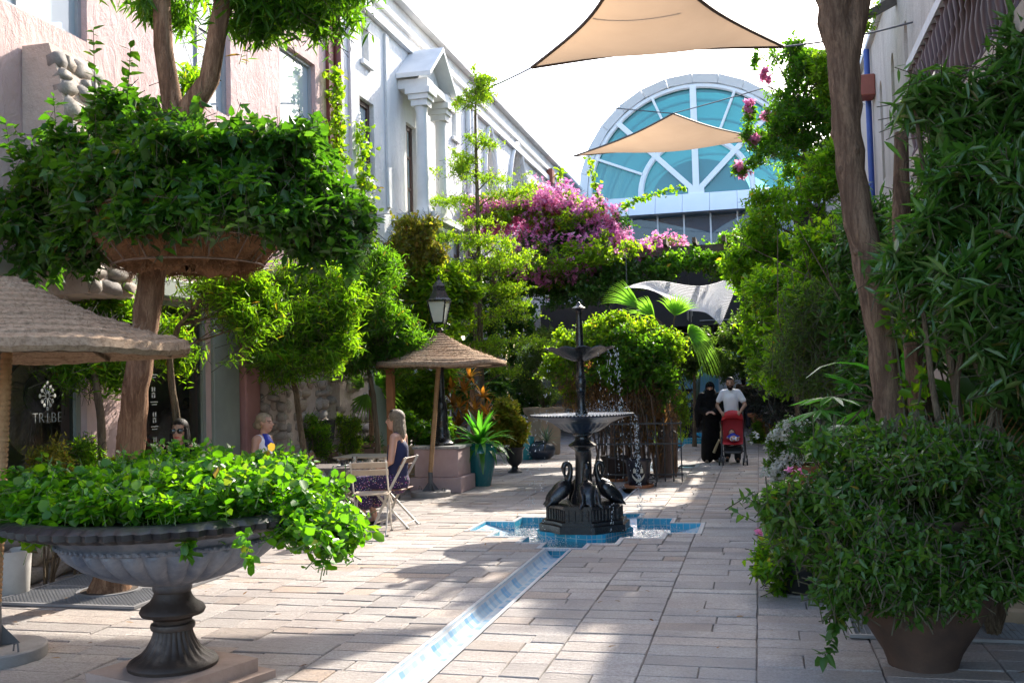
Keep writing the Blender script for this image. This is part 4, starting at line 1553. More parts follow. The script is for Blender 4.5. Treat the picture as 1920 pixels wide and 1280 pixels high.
def tree(name, label, trunk, rads, blobs, n, m, tl, L, mat, seed, shape='lance', W=0.28, bark=None, group=None, cat='tree', sec=6, limb_r=None, **kw):
    rs = np.random.RandomState(seed)
    rg = random.Random(seed)
    t = thing(name, label, cat, trunk[0], 0, group)
    tm = MB()
    # finer trunk through the given points
    pts, rr = [], []
    for i in range(len(trunk) - 1):
        a, b = Vector(trunk[i]), Vector(trunk[i + 1])
        for k in range(4):
            f = k / 4
            pts.append(a.lerp(b, f) + Vector((rg.gauss(0, 1), rg.gauss(0, 1), 0)) * rads[i] * 0.06)
            rr.append(rads[i] + (rads[i + 1] - rads[i]) * f)
    pts.append(Vector(trunk[-1])); rr.append(rads[-1])
    rr[0] *= 1.35; rr[1] *= 1.12
    tm.tube(pts, rr, 20, True, 0.07, rg)
    if rads[0] > 0.1:
        for q in range(9):
            i = rg.randint(2, len(pts) - 2)
            az = rg.uniform(PI, 2 * PI)
            tm.ell(pts[i] + Vector((math.cos(az), math.sin(az), 0)) * rr[i] * 0.82, (rr[i] * .32, rr[i] * .32, rr[i] * rg.uniform(.3, .6)), None, 8, 6)
    tm.build('trunk', bark or M_BARK, t, smooth=True)
    br = MB()
    lr = limb_r or rads[-1] * 0.6
    for c, r in blobs:
        # leave the trunk at the nearest height below the blob
        cand = [p for p in pts if p.z < c[2] - 0.1 * r[2]] or pts[-1:]
        cand = cand[len(cand) // 2:]
        st = min(cand, key=lambda p: (p - Vector(c)).length)
        lp = limb(br, rg, st, Vector(c) + Vector((0, 0, r[2] * 0.2)), lr, lr * 0.35, 0.12)
        for k in range(sec):
            d = nrm(rs.normal(size=3))
            d[2] = abs(d[2]) * 0.8
            e = np.array(c) + d * r * 0.75
            limb(br, rg, lp[rg.randint(2, 5)], e, lr * 0.4, lr * 0.12, 0.12, 4, 5)
    if blobs:
        br.build('branches', bark or M_STEM, t, smooth=True, kind='stuff')
        foliage(t, rs, blobs, n, m, tl, L, mat, shape, W, 'crown', **kw)
    return t


def bush(name, label, base, blobs, n, m, tl, L, mat, seed, shape='ovate', W=0.5, group=None, cat='shrub', stems=6, sr=0.012, **kw):
    rs = np.random.RandomState(seed)
    rg = random.Random(seed)
    t = thing(name, label, cat, base, 0, group)
    sm = MB()
    for k in range(stems):
        c, r = blobs[k % len(blobs)]
        d = nrm(rs.normal(size=3))
        e = np.array(c) + d * r * 0.5
        limb(sm, rg, Vector(base) + Vector((rg.uniform(-.05, .05), rg.uniform(-.05, .05), 0)), e, sr, sr * 0.4, 0.1, 5, 5)
    sm.build('stems', M_STEM, t, smooth=True)
    foliage(t, rs, blobs, n, m, tl, L, mat, shape, W, 'leaves', **kw)
    return t


def blade_mesh(L, W, bend, n=6, fold=0.25, twist=0.0, taper=0.9):
    """long strap leaf growing along +y, bending down"""
    vs, fs = [], []
    y, z, a = 0.0, 0.0, 0.0
    for i in range(n + 1):
        t = i / n
        w = W * 0.5 * (0.45 + 1.6 * t) if t < 0.35 else W * 0.5 * (1.0 - ((t - 0.35) / 0.65) ** 1.8 * taper)
        w = max(w, W * 0.02)
        vs += [(-w, y, z + fold * w), (0, y, z), (w, y, z + fold * w)]
        a -= bend / n * (0.4 + 1.2 * t)
        y += L / n * math.cos(a)
        z += L / n * math.sin(a)
    for i in range(n):
        for k in range(2):
            fs.append((i * 3 + k, i * 3 + k + 1, (i + 1) * 3 + k + 1, (i + 1) * 3 + k))
    mb = MB().add(vs, fs)
    return mb.mesh('leaf')


def rosette(name, label, base, n, L, W, mat, seed, elev=(0.3, 1.4), bend=(0.4, 1.2), cat='plant', group=None, parent=None, stem=0.0):
    """a plant of strap leaves, each leaf an object of its own"""
    rg = random.Random(seed)
    t = parent or thing(name, label, cat, base, 0, group)
    mes = [blade_mesh(L * rg.uniform(0.8, 1.1), W, b) for b in np.linspace(bend[0], bend[1], 5)]
    for me in mes:
        me.materials.append(LM[mat])
        me.polygons.foreach_set('use_smooth', np.ones(len(me.polygons), dtype=bool))
    for i in range(n):
        f = i / max(1, n - 1)
        el = elev[1] + (elev[0] - elev[1]) * f + rg.uniform(-.15, .15)
        me = mes[min(4, int(f * 5))]
        o = link('leaf', me, None, t, local=True)
        o.rotation_euler = Euler((el, 0, i * 2.4 + rg.uniform(-.3, .3)), 'XYZ')
        s = rg.uniform(0.75, 1.1)
        o.scale = (s, s, s)
        o.location = Vector(base) - t.location + Vector((0, 0, rg.uniform(0, stem)))
    return t

# ================================================================== PLANTS, LEFT SIDE
def V3(p):
    return (float(p[0]), float(p[1]), float(p[2]))


# ---- tall tree carrying the big basket
TY = float(G(205, 1112)[1])
tp_ = [PY(x, y, TY) for x, y in ((205, 1114), (222, 1010), (240, 880), (252, 760), (266, 640), (285, 520), (318, 400), (338, 300), (345, 225))]
ltree = tree('basket_tree', 'tall forked brown tree growing through the big hanging basket', [V3(p) for p in tp_], [0.14, 0.12, 0.115, 0.11, 0.108, 0.108, 0.11, 0.115, 0.11],
             [], 0, 0, 0, 0, 'tree', 31)
rg = random.Random(5)
f1 = MB().tube([PY(338, 300, TY), PY(322, 190, TY), PY(306, 90, TY), PY(303, -30, TY), PY(318, -160, TY)], [0.11, 0.085, 0.078, 0.072, 0.06], 12, True, 0.05, rg)
f1.build('fork', M_BARK, ltree, smooth=True)
f2 = MB().tube([PY(340, 270, TY), PY(360, 200, TY), PY(392, 150, TY), PY(408, 60, TY), PY(425, -40, TY), PY(470, -170, TY)], [0.115, 0.10, 0.085, 0.075, 0.07, 0.055], 12, True, 0.05, rg)
f2.build('fork', M_BARK, ltree, smooth=True)
rs = np.random.RandomState(77)
cb = [blob(330, 5, TY + .3, 95, 55, .5), blob(480, 20, TY + .3, 120, 55, .5), blob(590, 0, TY + .4, 95, 55, .5), blob(440, -110, TY + .3, 220, 90, .9), blob(270, -150, TY, 150, 90, .8), blob(640, -70, TY, 110, 70, .6)]
brm = MB()
for c, r in cb:
    limb(brm, rg, PY(425, -60, TY) if c[0] > -4.6 else PY(305, -40, TY), c, 0.035, 0.012, 0.1)
brm.build('branches', M_BARK, ltree, smooth=True)
foliage(ltree, rs, cb, 1150, 10, 0.28, 0.115, 'tree', 'lance', 0.22, 'crown', up=-0.35, out=0.8, rnd=0.6, droop=0.35, gate=0.35)
# a bright low spray between the forks
foliage(ltree, rs, [blob(362, 150, TY + .8, 30, 40, .3)], 45, 8, 0.2, 0.10, 'bright', 'lance', 0.24, 'spray', up=0.2)

# ---- hanging basket round the trunk
bc = PY(355, 452, TY)
bk = thing('coir_basket', 'huge coir-lined wire basket hung round the tree trunk', 'basket', V3(PY(355, 505, TY)))
M_COIR = basic('coir_fibre', (0.30, 0.15, 0.065), 0.95, (0.20, 0.095, 0.04), 9, 1.0, 55, bdist=0.03)
bz0 = float(PY(355, 506, TY)[2])
rgc = random.Random(3)
jit = [rgc.uniform(-1, 1) for _ in range(48)]
coir = MB().lathe([(0.13, bz0 + 0.03), (0.40, bz0), (0.58, bz0 + 0.06), (0.74, bz0 + 0.22), (0.82, bz0 + 0.38), (0.84, bz0 + 0.46), (0.6, bz0 + 0.44), (0.1, bz0 + 0.42)], 48, (bc[0], bc[1], 0),
                  lambda a, i, r: (r * (1 + 0.03 * jit[int(a / 2 / PI * 48 + .5) % 48]), 0.035 * jit[int(a / 2 / PI * 48 + 7 + i * 5) % 48]), cap=False)
coir.build('coir_liner', M_COIR, bk, smooth=True)
fz = np.random.RandomState(9)
A = []
for k in range(5000):
    a = fz.rand() * 2 * PI
    q = fz.rand() ** 1.5
    rr = 0.42 + 0.4 * q
    A.append((bc[0] + rr * math.cos(a), bc[1] + rr * math.sin(a), bz0 + 0.38 * q ** 1.6 + 0.01))
A = np.array(A)
B = A + fz.normal(size=A.shape) * 0.045 + np.array([0, 0, -0.025])
link('loose_fibres', sticks_mesh('fibres', A, B, np.full(len(A), 0.003), np.full(len(A), 0.001)), M_COIR, bk, kind='stuff')
M_WIRE = basic('rusty_wire', (0.22, 0.15, 0.11), 0.6, (0.15, 0.09, 0.06), 12)
for (r_, z_) in ((0.855, 0.45), (0.77, 0.22), (0.60, 0.03)):
    MB().tube([(bc[0] + r_ * math.cos(a), bc[1] + r_ * math.sin(a), bz0 + z_) for a in np.linspace(0, 2 * PI, 41)], 0.009, 5, False).build('wire_ring', M_WIRE, bk)
for k in range(16):
    a = 2 * PI * k / 16
    MB().tube([(bc[0] + r_ * math.cos(a), bc[1] + r_ * math.sin(a), bz0 + z_) for r_, z_ in ((0.855, .45), (0.77, .22), (0.60, .03))], 0.007, 5).build('wire_stay', M_WIRE, bk)

bp = thing('basket_plant', 'dense dark green leafy plant spilling over the big coir basket', 'plant', V3((bc[0], bc[1], bz0 + 0.4)))
bb = [blob(330, 320, TY - .1, 255, 95, 1.0), blob(380, 300, TY - .4, 200, 80, .5), blob(330, 260, TY - .1, 150, 60, .5), blob(120, 330, TY, 115, 105, .7), blob(560, 340, TY, 125, 110, .7), blob(90, 440, TY, 90, 70, .6), blob(610, 430, TY, 85, 75, .6),
      blob(250, 240, TY + .2, 110, 70, .5), blob(490, 240, TY + .2, 100, 60, .5), blob(350, 370, TY - .75, 230, 65, .35), blob(200, 410, TY - .5, 120, 60, .35), blob(520, 410, TY - .5, 110, 60, .35), blob(300, 405, TY - .9, 150, 40, .2), blob(450, 405, TY - .9, 130, 42, .2), blob(150, 440, TY - .4, 80, 55, .3), blob(60, 400, TY, 70, 90, .5), blob(640, 380, TY, 45, 85, .5)]
rs = np.random.RandomState(12)
P_, T_ = twigs(rs, bb, 4300, up=0.45, out=0.9, rnd=0.55, inner=0.4, gate=0.1)
lv = twig_leaves(rs, P_, T_, 8, 0.20, 0.085, 1.0, 0.25)
# the nearest leaves are separate objects
def split_leaves(parent, lv, n_sep, mat, shape, W, fold, curl, rs, name='leaves'):
    P, D, Nn, L = lv
    v = P - CC
    w = v @ CF
    px, py = CX + FPX * (v @ CR) / w, CY - FPX * (v @ CU) / w
    inside = (px > 5) & (px < 1915) & (py > 5) & (py < 1275)
    score = np.where(inside, -w, -1e9)
    idx = np.argsort(-score)[:n_sep * 3]
    idx = rs.permutation(idx)[:n_sep]
    mask = np.ones(len(P), bool)
    mask[idx] = False
    link(name, leaves_mesh(name, P[mask], D[mask], Nn[mask], L[mask], shape, W, fold, curl, rs), LM[mat], parent, kind='stuff')
    T = leaf_template(shape, W, fold, curl)
    tm = [bpy.data.meshes.new('leaf') for _ in range(3)]
    for k, me in enumerate(tm):
        me.from_pydata([tuple(q) for q in T * (1, 1, 1 + 0.6 * k)], [], [tuple(f) for f in LEAF_FACES])
        me.materials.append(LM[mat])
    for i in idx:
        d = Vector(D[i]).normalized()
        s = d.cross(Vector(Nn[i])).normalized()
        u = s.cross(d)
        o = bpy.data.objects.new('leaf', tm[int(rs.randint(3))])
        COL.objects.link(o)
        o.parent = parent
        M_ = Matrix((s, d, u)).transposed()
        o.rotation_euler = M_.to_euler()
        o.scale = (float(L[i]),) * 3
        o.location = Vector(P[i]) - parent.location


split_leaves(bp, lv, 290, 'basket', 'ovate', 0.62, 0.12, 0.2, rs)
link('stems', sticks_mesh('stems', P_ - T_ * 0.3, P_, np.full(len(P_), 0.0025), np.full(len(P_), 0.0015)), M_TWIG, bp, kind='stuff')
# tall shoots on the left and trailing stems below
sh = []
for (x0, y0, x1, y1) in ((180, 250, 175, 55), (235, 240, 245, 90), (110, 300, 100, 180), (150, 260, 190, 150), (30, 340, 10, 230), (60, 470, 20, 520), (110, 480, 105, 530), (640, 470, 655, 520), (590, 470, 560, 520), (50, 480, 70, 540), (180, 470, 160, 520)):
    a, b = PY(x0, y0, TY - .2), PY(x1, y1, TY - .2)
    for k in range(9):
        t = (k + 1) / 9
        sh.append((a + (b - a) * t, nrm((b - a))))
P2 = np.array([s_[0] for s_ in sh]); T2 = np.array([s_[1] for s_ in sh])
lv2 = twig_leaves(rs, P2, T2, 3, 0.05, 0.095, 1.2, 0.2)
link('shoots', leaves_mesh('shoots', *lv2, shape='ovate', W=0.55, rs=rs), LM['basket'], bp, kind='stuff')
link('shoot_stems', sticks_mesh('ss', P2 - T2 * 0.16, P2, np.full(len(P2), 0.004), np.full(len(P2), 0.003)), M_TWIG, bp, kind='stuff')

# ---- small trees along the left shopfronts
def small_tree(label, base_px, X, trunk_px, blobs, n, seed, mat='bright', L=0.085, **kw):
    b = PX(base_px[0], base_px[1], X)
    Y = float(b[1])
    b[2] = 0.0
    pts = [V3(b)] + [V3(PY(x, y, Y)) for x, y in trunk_px]
    r0 = 0.045
    return tree('small_tree', label, pts, [r0 * (1 - 0.5 * i / len(pts)) for i in range(len(pts))], [blob(x, y, Y + dy, rx, ry) for x, y, dy, rx, ry in blobs],
                int(n * 1.25), 12, 0.30, L, mat, seed, bark=M_STEM, limb_r=0.018, droop=0.25, gate=0.3, W=0.21, inner=0.2, **kw)


small_tree('little thin tree with sparse leaves in front of the lettered shop window', (197, 900), -6.05, [(193, 850), (188, 770), (175, 690), (160, 640)],
           [(150, 680, 0, 60, 30), (205, 690, .2, 45, 40), (190, 570, .4, 90, 60), (80, 560, .5, 90, 60), (240, 620, .5, 60, 60)], 620, 41, 'bright', 0.09)
small_tree('leafy small tree behind the tall trunk, by the dark shop window', (336, 900), -5.95, [(332, 790), (322, 720), (318, 670), (335, 610)],
           [(375, 575, 0, 95, 85), (330, 640, .2, 65, 55), (435, 630, 0, 70, 65), (400, 530, .2, 90, 50), (470, 560, .5, 60, 60)], 1500, 42, 'bright', 0.09)
small_tree('round-crowned small tree beside the broad stone pillar', (575, 900), -5.75, [(570, 850), (556, 740), (545, 690), (548, 640)],
           [(550, 590, 0, 115, 80), (480, 580, .2, 75, 75), (610, 630, 0, 80, 65), (540, 660, -.2, 95, 50), (640, 560, .3, 60, 70), (560, 530, .4, 90, 40)], 2000, 43, 'bright', 0.10)
small_tree('upright small tree standing behind the woman in navy', (712, 900), -5.55, [(708, 830), (700, 740), (690, 690), (695, 620)],
           [(695, 560, 0, 90, 80), (680, 640, 0, 70, 60), (735, 610, .2, 75, 75), (710, 505, .3, 75, 40), (650, 520, .3, 50, 50)], 1900, 44, 'tree', 0.095)

# ---- bigger shrubs and creepers by the grey building
b_ = V3(PX(790, 860, -6.0)); b_ = (b_[0], b_[1], 0)
bush('tall_shrub', 'tall bright shrub behind the street lamp', b_, [blob(790, 560, b_[1], 75, 80), blob(830, 640, b_[1], 55, 80), blob(760, 690, b_[1], 65, 70), blob(850, 560, b_[1] + .5, 50, 60), blob(790, 740, b_[1], 70, 50)],
     2600, 9, 0.25, 0.10, 'lime', 51, 'ovate', 0.55, gate=0.15)
# creeper up the red downpipe
def creeper(name, label, pts, n, L, mat, seed, spread=0.08, m=2, W=0.75):
    rs = np.random.RandomState(seed)
    t = thing(name, label, 'climber', V3(pts[0]))
    pts = np.array([np.array(p, dtype=float) for p in pts])
    MB().tube(pts, 0.008, 5).build('stem', M_TWIG, t)
    seg = np.linalg.norm(np.diff(pts, axis=0), axis=1)
    cum = np.concatenate([[0], np.cumsum(seg)])
    s_ = np.sort(rs.rand(n)) * cum[-1]
    P = np.stack([np.interp(s_, cum, pts[:, i]) for i in range(3)], 1) + rs.normal(size=(n, 3)) * spread
    T = nrm(rs.normal(size=(n, 3)) + np.array([0.3, -0.5, 0.2]))
    lv = twig_leaves(rs, P, T, m, 0.06, L, 1.0, 0.2)
    link('leaves', leaves_mesh('leaves', *lv, shape='round', W=W, rs=rs), LM[mat], t, kind='stuff')
    return t


creeper('creeper', 'bright creeper climbing the red downpipe of the pink house', [PX(640, 560, XL + .2), PX(640, 480, XL + .2), PX(650, 380, XL + .2), PX(638, 280, XL + .2), PX(628, 130, XL + .2)], 420, 0.09, 'lime', 61, 0.07)
creeper('creeper', 'bright creeper beside the brown sash window', [PX(690, 540, XL + .15), PX(688, 440, XL + .15), PX(682, 330, XL + .12), PX(674, 235, XL + .12)], 330, 0.09, 'lime', 62, 0.09)
gv = thing('golden_ivy', 'yellowing ivy hanging from the portico balcony', 'climber', V3((XL + 1.1, 19.4, 4.4)))
rs = np.random.RandomState(63)
foliage(gv, rs, [blob(775, 425, 16.9, 45, 18, .4), blob(755, 470, 16.8, 36, 48, .3), blob(798, 475, 17.0, 36, 45, .3), blob(775, 510, 16.9, 50, 38, .35)], 1000, 7, 0.22, 0.075, 'gold', 'ovate', 0.6, 'leaves', up=-0.4, droop=0.5, gate=0.2)
iv = thing('wall_ivy', 'dark ivy covering the grey building beside the pergola', 'climber', V3((XL + .3, 25, 0)))
foliage(iv, rs, [blob(880, 520, 23.5, 40, 85, .5), blob(905, 620, 23, 50, 90, .5), blob(940, 560, 25, 55, 90, .6), blob(975, 640, 25, 50, 90, .6), blob(900, 720, 22.5, 60, 60, .5), blob(980, 740, 24, 50, 60, .5)], 2100, 8, 0.22, 0.095, 'dark', 'ovate', 0.65, 'leaves', gate=0.1)

# ---- slender tiered tree
sb = V3(PX(907, 850, -5.25)); SY = sb[1]
sl_pts = [(sb[0], sb[1], 0)] + [V3(PY(x, y, SY)) for x, y in ((903, 760), (900, 600), (897, 450), (894, 330), (891, 240), (892, 170))]
tiers = [(892, 185, 0, 32, 28), (905, 150, 0, 26, 22), (860, 320, -.2, 38, 16), (930, 330, .2, 42, 16), (880, 300, 0, 30, 16), (850, 375, 0, 34, 14), (950, 365, 0, 40, 14), (905, 420, .3, 40, 14), (870, 445, -.3, 58, 14), (935, 455, 0, 65, 15),
         (960, 480, .2, 45, 12), (860, 505, 0, 44, 12), (905, 495, -.4, 70, 14), (955, 540, 0, 40, 12), (880, 585, -.2, 62, 13), (935, 595, .1, 60, 14), (975, 570, .2, 25, 12), (865, 615, 0, 40, 10), (945, 640, 0, 55, 14), (890, 660, -.2, 50, 13), (960, 690, 0, 40, 14), (900, 270, 0, 24, 14)]
tree('slender_tree', 'slender tiered tree with tiny yellow-green leaves by the pots', sl_pts, [0.07, 0.06, 0.05, 0.042, 0.034, 0.026, 0.015], [blob(x, y, SY + dy, rx * 1.35, ry * .85, .6) for x, y, dy, rx, ry in tiers],
     2600, 8, 0.22, 0.052, 'lime', 45, 'ovate', 0.5, bark=M_STEM, sec=4, limb_r=0.016, up=0.35, out=0.7, inner=0.05, droop=0.0, gate=0.35, gfreq=4.0)

# ---- bougainvillea over the pergola
PGY = 23.0
pg = thing('pergola', 'timber pergola spanning the street under the bougainvillea', 'pergola', (-2, PGY, 0))
M_TIMB = basic('weathered_timber', (0.14, 0.10, 0.07), 0.85, (0.09, 0.065, 0.045), 6, 0.4, 30)
for yy in (PGY - .8, PGY + .8):
    for xx in (-6.3, 1.9):
        MB().box(xx - .08, xx + .08, yy - .08, yy + .08, 0, 4.4).build('post', M_TIMB, pg)
    MB().box(-6.55, 2.15, yy - .07, yy + .07, 4.402, 4.6).build('beam', M_TIMB, pg)
for i in range(14):
    xx = -6.3 + i * 0.63
    MB().box(xx - .04, xx + .04, PGY - 1.3, PGY + 1.3, 4.602, 4.72).build('rafter', M_TIMB, pg)
bg_ = thing('bougainvillea', 'magenta bougainvillea mounded over the pergola', 'climber', (-6.2, PGY, 0))
MB().tube([(-6.2, PGY, 0), (-6.1, PGY - .1, 1.5), (-6.25, PGY, 3.0), (-5.6, PGY, 4.7)], [0.06, 0.05, 0.045, 0.03], 8).build('trunk', M_STEM, bg_, smooth=True)
rs = np.random.RandomState(71)
gb_ = [blob(1080, 480, PGY - 1.2, 130, 40, .4), blob(940, 400, PGY - .3, 60, 45, .8), blob(1010, 400, PGY, 70, 55, .9), blob(1080, 420, PGY, 75, 60, .9), blob(1140, 460, PGY, 70, 50, .9), blob(1020, 480, PGY - .3, 100, 60, .9), blob(1120, 510, PGY - .2, 90, 40, .9), blob(1215, 470, PGY - .3, 60, 32, .7), blob(1000, 540, PGY, 80, 45, .8)]
foliage(bg_, rs, gb_, 2500, 8, 0.3, 0.085, 'lime', 'ovate', 0.6, 'leaves', gate=0.3)
foliage(bg_, rs, gb_[3:7] + [blob(1060, 540, PGY, 100, 40, .8), blob(1130, 520, PGY - 1.1, 110, 35, .4), blob(1230, 515, PGY - 1.0, 70, 30, .4)], 2200, 8, 0.3, 0.085, 'dark', 'ovate', 0.6, 'shaded_leaves', gate=0.1, inner=0.1)  # darker leaf colour paints the shade low in the mound
foliage(bg_, rs, gb_[:6] + [gb_[7]], 1250, 10, 0.28, 0.07, 'pink', 'ovate', 0.8, 'bracts', gate=0.45, gfreq=4.5, sticks=False, inner=0.8)
foliage(bg_, rs, [gb_[1], gb_[2], blob(1000, 380, PGY - .6, 90, 30, .5), gb_[3], gb_[4], gb_[7]], 1150, 9, 0.25, 0.075, 'palepink', 'ovate', 0.8, 'pale_bracts', gate=0.5, gfreq=4.0, sticks=False, inner=0.8)
# right arm of the pergola: plain green climber
gr = thing('green_climber', 'green leafy climber over the right half of the pergola', 'climber', (1.7, PGY, 0))
MB().tube([(1.8, PGY, 0), (1.75, PGY, 2), (1.6, PGY, 4.6)], [0.05, 0.045, 0.03], 8).build('trunk', M_STEM, gr, smooth=True)
foliage(gr, rs, [blob(1290, 475, PGY, 70, 32, .8), blob(1370, 470, PGY, 70, 40, .8), blob(1400, 510, PGY, 60, 40, .8), blob(1240, 495, PGY, 50, 30, .7), blob(1300, 490, PGY - 1.2, 90, 26, .3), blob(1390, 490, PGY - 1.2, 70, 34, .3)], 1700, 8, 0.25, 0.085, 'tree', 'ovate', 0.6, 'leaves', gate=0.15)
for (lab, pp) in (('long creeper shoot hanging in front of the arched glass', [(1110, 330), (1112, 300), (1106, 290)]),):
    pass
creeper('hanging_shoot', 'leafy creeper shoot rising in front of the arched glass', [PY(1130, 400, PGY), PY(1120, 360, PGY), PY(1108, 320, PGY), PY(1104, 290, PGY)], 70, 0.1, 'lime', 66, 0.05)
creeper('hanging_shoot', 'leafy shoot arching along the white fascia of the hall', [PY(1150, 405, PGY), PY(1190, 375, PGY), PY(1240, 360, PGY), PY(1285, 352, PGY)], 90, 0.09, 'bright', 67, 0.05)
creeper('hanging_shoot', 'leafy shoot standing up beside the red sail bracket', [PY(1055, 380, PGY), PY(1052, 345, PGY), PY(1050, 312, PGY)], 40, 0.1, 'lime', 68, 0.05)

# ---- ivy-clad trellis behind the fountain, with its old growth
IY = 17.0
ivy = thing('ivy_mound', 'great ivy mound on an iron trellis behind the fountain', 'climber', V3((-2.0, IY, 0)))
M_IRON = basic('black_iron', (0.018, 0.018, 0.02), 0.45, (0.012, 0.012, 0.013), 6, 0.2, 60)
tr_ = thing('iron_trellis', 'black wrought-iron trellis standing around the ivy stems', 'trellis', (-2.0, IY - .4, 0))
for i in range(12):
    xx = -2.75 + i * 0.135
    MB().tube([(xx, IY - .62, 0.02), (xx, IY - .62, 1.0 + .12 * math.sin(PI * i / 11))], 0.011, 5).build('bar', M_IRON, tr_)
for z_ in (0.12, 0.62, 0.95):
    MB().box(-2.78, -1.24, IY - .635, IY - .605, z_, z_ + .025).build('rail', M_IRON, tr_)
for i in range(8):
    xx = -2.65 + i * 0.18
    MB().tube([(xx + .06 * math.cos(a), IY - .64, 0.78 + .06 * math.sin(a)) for a in np.linspace(0, 2 * PI, 13)], 0.008, 4, False).build('scroll', M_IRON, tr_)
MB().box(-1.72, -1.5, IY + .2, IY + .45, 0, 2.0).build('post', basic('brick_post', (0.16, 0.10, 0.075), 0.9, (0.12, 0.075, 0.055), 8, 0.5, 20), tr_)
rs = np.random.RandomState(81)
foliage(ivy, rs, [blob(1105, 640, IY, 60, 42, .6), blob(1165, 622, IY, 75, 36, .7), blob(1218, 655, IY, 52, 50, .6), blob(1062, 690, IY, 38, 60, .5), blob(1130, 605, IY, 45, 22, .4), blob(1250, 650, IY, 26, 50, .4)], 1900, 9, 0.24, 0.065, 'lime', 'ovate', 0.7, 'leaves', inner=0.4, gate=0.2)
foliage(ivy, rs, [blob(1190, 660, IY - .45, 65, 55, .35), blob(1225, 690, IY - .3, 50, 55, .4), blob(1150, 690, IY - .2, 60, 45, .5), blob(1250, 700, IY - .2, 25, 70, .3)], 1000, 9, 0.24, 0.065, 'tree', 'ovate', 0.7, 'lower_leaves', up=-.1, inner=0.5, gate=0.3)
foliage(ivy, rs, [blob(1150, 720, IY, 95, 60, .6), blob(1200, 760, IY, 65, 75, .5), blob(1100, 740, IY, 55, 60, .5), blob(1195, 820, IY, 55, 55, .4)], 1500, 7, 0.3, 0.06, 'dry', 'lance', 0.3, 'dry_growth', up=-0.7, out=0.3, inner=0.1, droop=0.6)
st_ = MB()
for k in range(46):
    x0 = rng.uniform(-2.75, -1.5); y0 = IY + rng.uniform(-.35, .35)
    st_.tube([(x0 + rng.gauss(0, .06), y0, 0.05), (x0 + rng.gauss(0, .1), y0 + rng.gauss(0, .06), 0.7), (x0 + rng.gauss(0, .15), y0 + rng.gauss(0, .1), 1.4), (x0 + rng.gauss(0, .2), y0, 2.1)], [0.02, 0.016, 0.012, 0.008], 5)
st_.build('stems', basic('vine_stem', (0.14, 0.085, 0.055), 0.9, (0.09, 0.055, 0.035), 12), ivy, smooth=True)

# ---- fan palm behind the ivy
def fan_frond(parent, base, tip_dir, R, n, spread, mat, droop, pet=0.0, name='frond'):
    """one fan leaf: segments radiating from the petiole end"""
    d = Vector(tip_dir).normalized()
    s = d.cross(Vector((0.15, 1, 0.2)))
    if s.length < .1: s = d.cross(Vector((0, 0, 1)))
    s.normalize()
    u = s.cross(d)
    mb = MB()
    B = Vector(base)
    for i in range(n):
        a = -spread / 2 + spread * i / (n - 1)
        dd = d * math.cos(a) + s * math.sin(a)
        Lr = R * (0.75 + 0.25 * math.cos(a * 0.9))
        pts = []
        for k in range(6):
            t = k / 5
            pts.append(B + dd * Lr * t + Vector((0, 0, -1)) * droop * Lr * t ** 2.6 + u * 0.02 * math.sin(i * 2.1))
        side = s * math.cos(a) - d * math.sin(a)
        wd = [0.3, 1.0, 1.15, 0.6, 0.26, 0.03]
        wmax = R * spread / n * 0.36
        vs, fs = [], []
        for k in range(6):
            w_ = wmax * wd[k] * (1 if k > 0 else .2)
            vs += [pts[k] - side * w_ + u * w_ * .35, pts[k], pts[k] + side * w_ + u * w_ * .35]
        for k in range(5):
            for c_ in range(2):
                fs.append((k * 3 + c_, k * 3 + c_ + 1, k * 3 + c_ + 4, k * 3 + c_ + 3))
        mb.add(vs, fs)
    return mb.build(name, LM[mat], parent, recalc=False, smooth=False)


fy = 18.2
fp = thing('fan_palm', 'fan palm with one drooping frond behind the ivy mound', 'palm', V3((-1.6, fy, 0)))
MB().tube([(-1.6, fy, 0), (-1.55, fy, 1.4), (-1.5, fy, 2.4)], [0.12, 0.1, 0.09], 10, True, 0.1, rng).build('trunk', M_BARK, fp, smooth=True)
hub = Vector((-1.5, fy, 2.45))
for (tx, ty, R_, sp_, dr, n_) in ((1152, 535, 1.05, 0.8, 0.22, 15), (1200, 565, .9, 1.0, 0.35, 14), (1315, 622, 0.8, 2.4, 0.95, 24), (1270, 560, .8, 1.6, .3, 15), (1240, 700, .7, 2.2, .8, 15)):
    e = Vector(PY(tx, ty, fy - .2))
    pe = hub.lerp(e, 0.55)
    MB().tube([hub, hub.lerp(pe, .5) + Vector((0, 0, .05)), pe], 0.013, 5).build('leaf_stalk', M_STEM, fp)
    fan_frond(fp, pe, e - hub, R_ * .75, n_, sp_, 'palm', dr)

# ---- potted row on the left (plants; their pots are built further on)
cb_ = V3(PX(868, 880, -4.95)); cb_ = (cb_[0], 17.2, 0)
# ---- shrubs under the lettered window and low ferns
for (lab, px_, py_, X_, rx, ry, mat_, seed) in (('airy green shrub below the lettered shop window', 150, 850, -6.25, 55, 30, 'bright', 91), ('yellowish feathery shrub against the lettered shop window', 85, 855, -6.2, 45, 28, 'gold', 92),
                                                ('feathery fern shrub at the foot of the broad stone pillar', 590, 800, -6.0, 26, 28, 'bright', 93), ('soft fern spilling beside the black wall pot', 650, 800, -5.95, 30, 28, 'lime', 94),
                                                ('low dark shrub before the pale green panels', 690, 830, -6.0, 38, 22, 'dark', 95)):
    c = PX(px_, py_, X_)
    k = 1 / ppm(c[1])
    base = (float(c[0]), float(c[1]), 0.0)
    bush('shrub', lab, base, [(c, np.array([rx * k, rx * k * .7, ry * k])), (c + np.array([0.05, 0.1, -.25]), np.array([rx * k * .8, rx * k * .6, ry * k]))], 420, 9, 0.16, 0.05, mat_, seed, 'lance', 0.3)

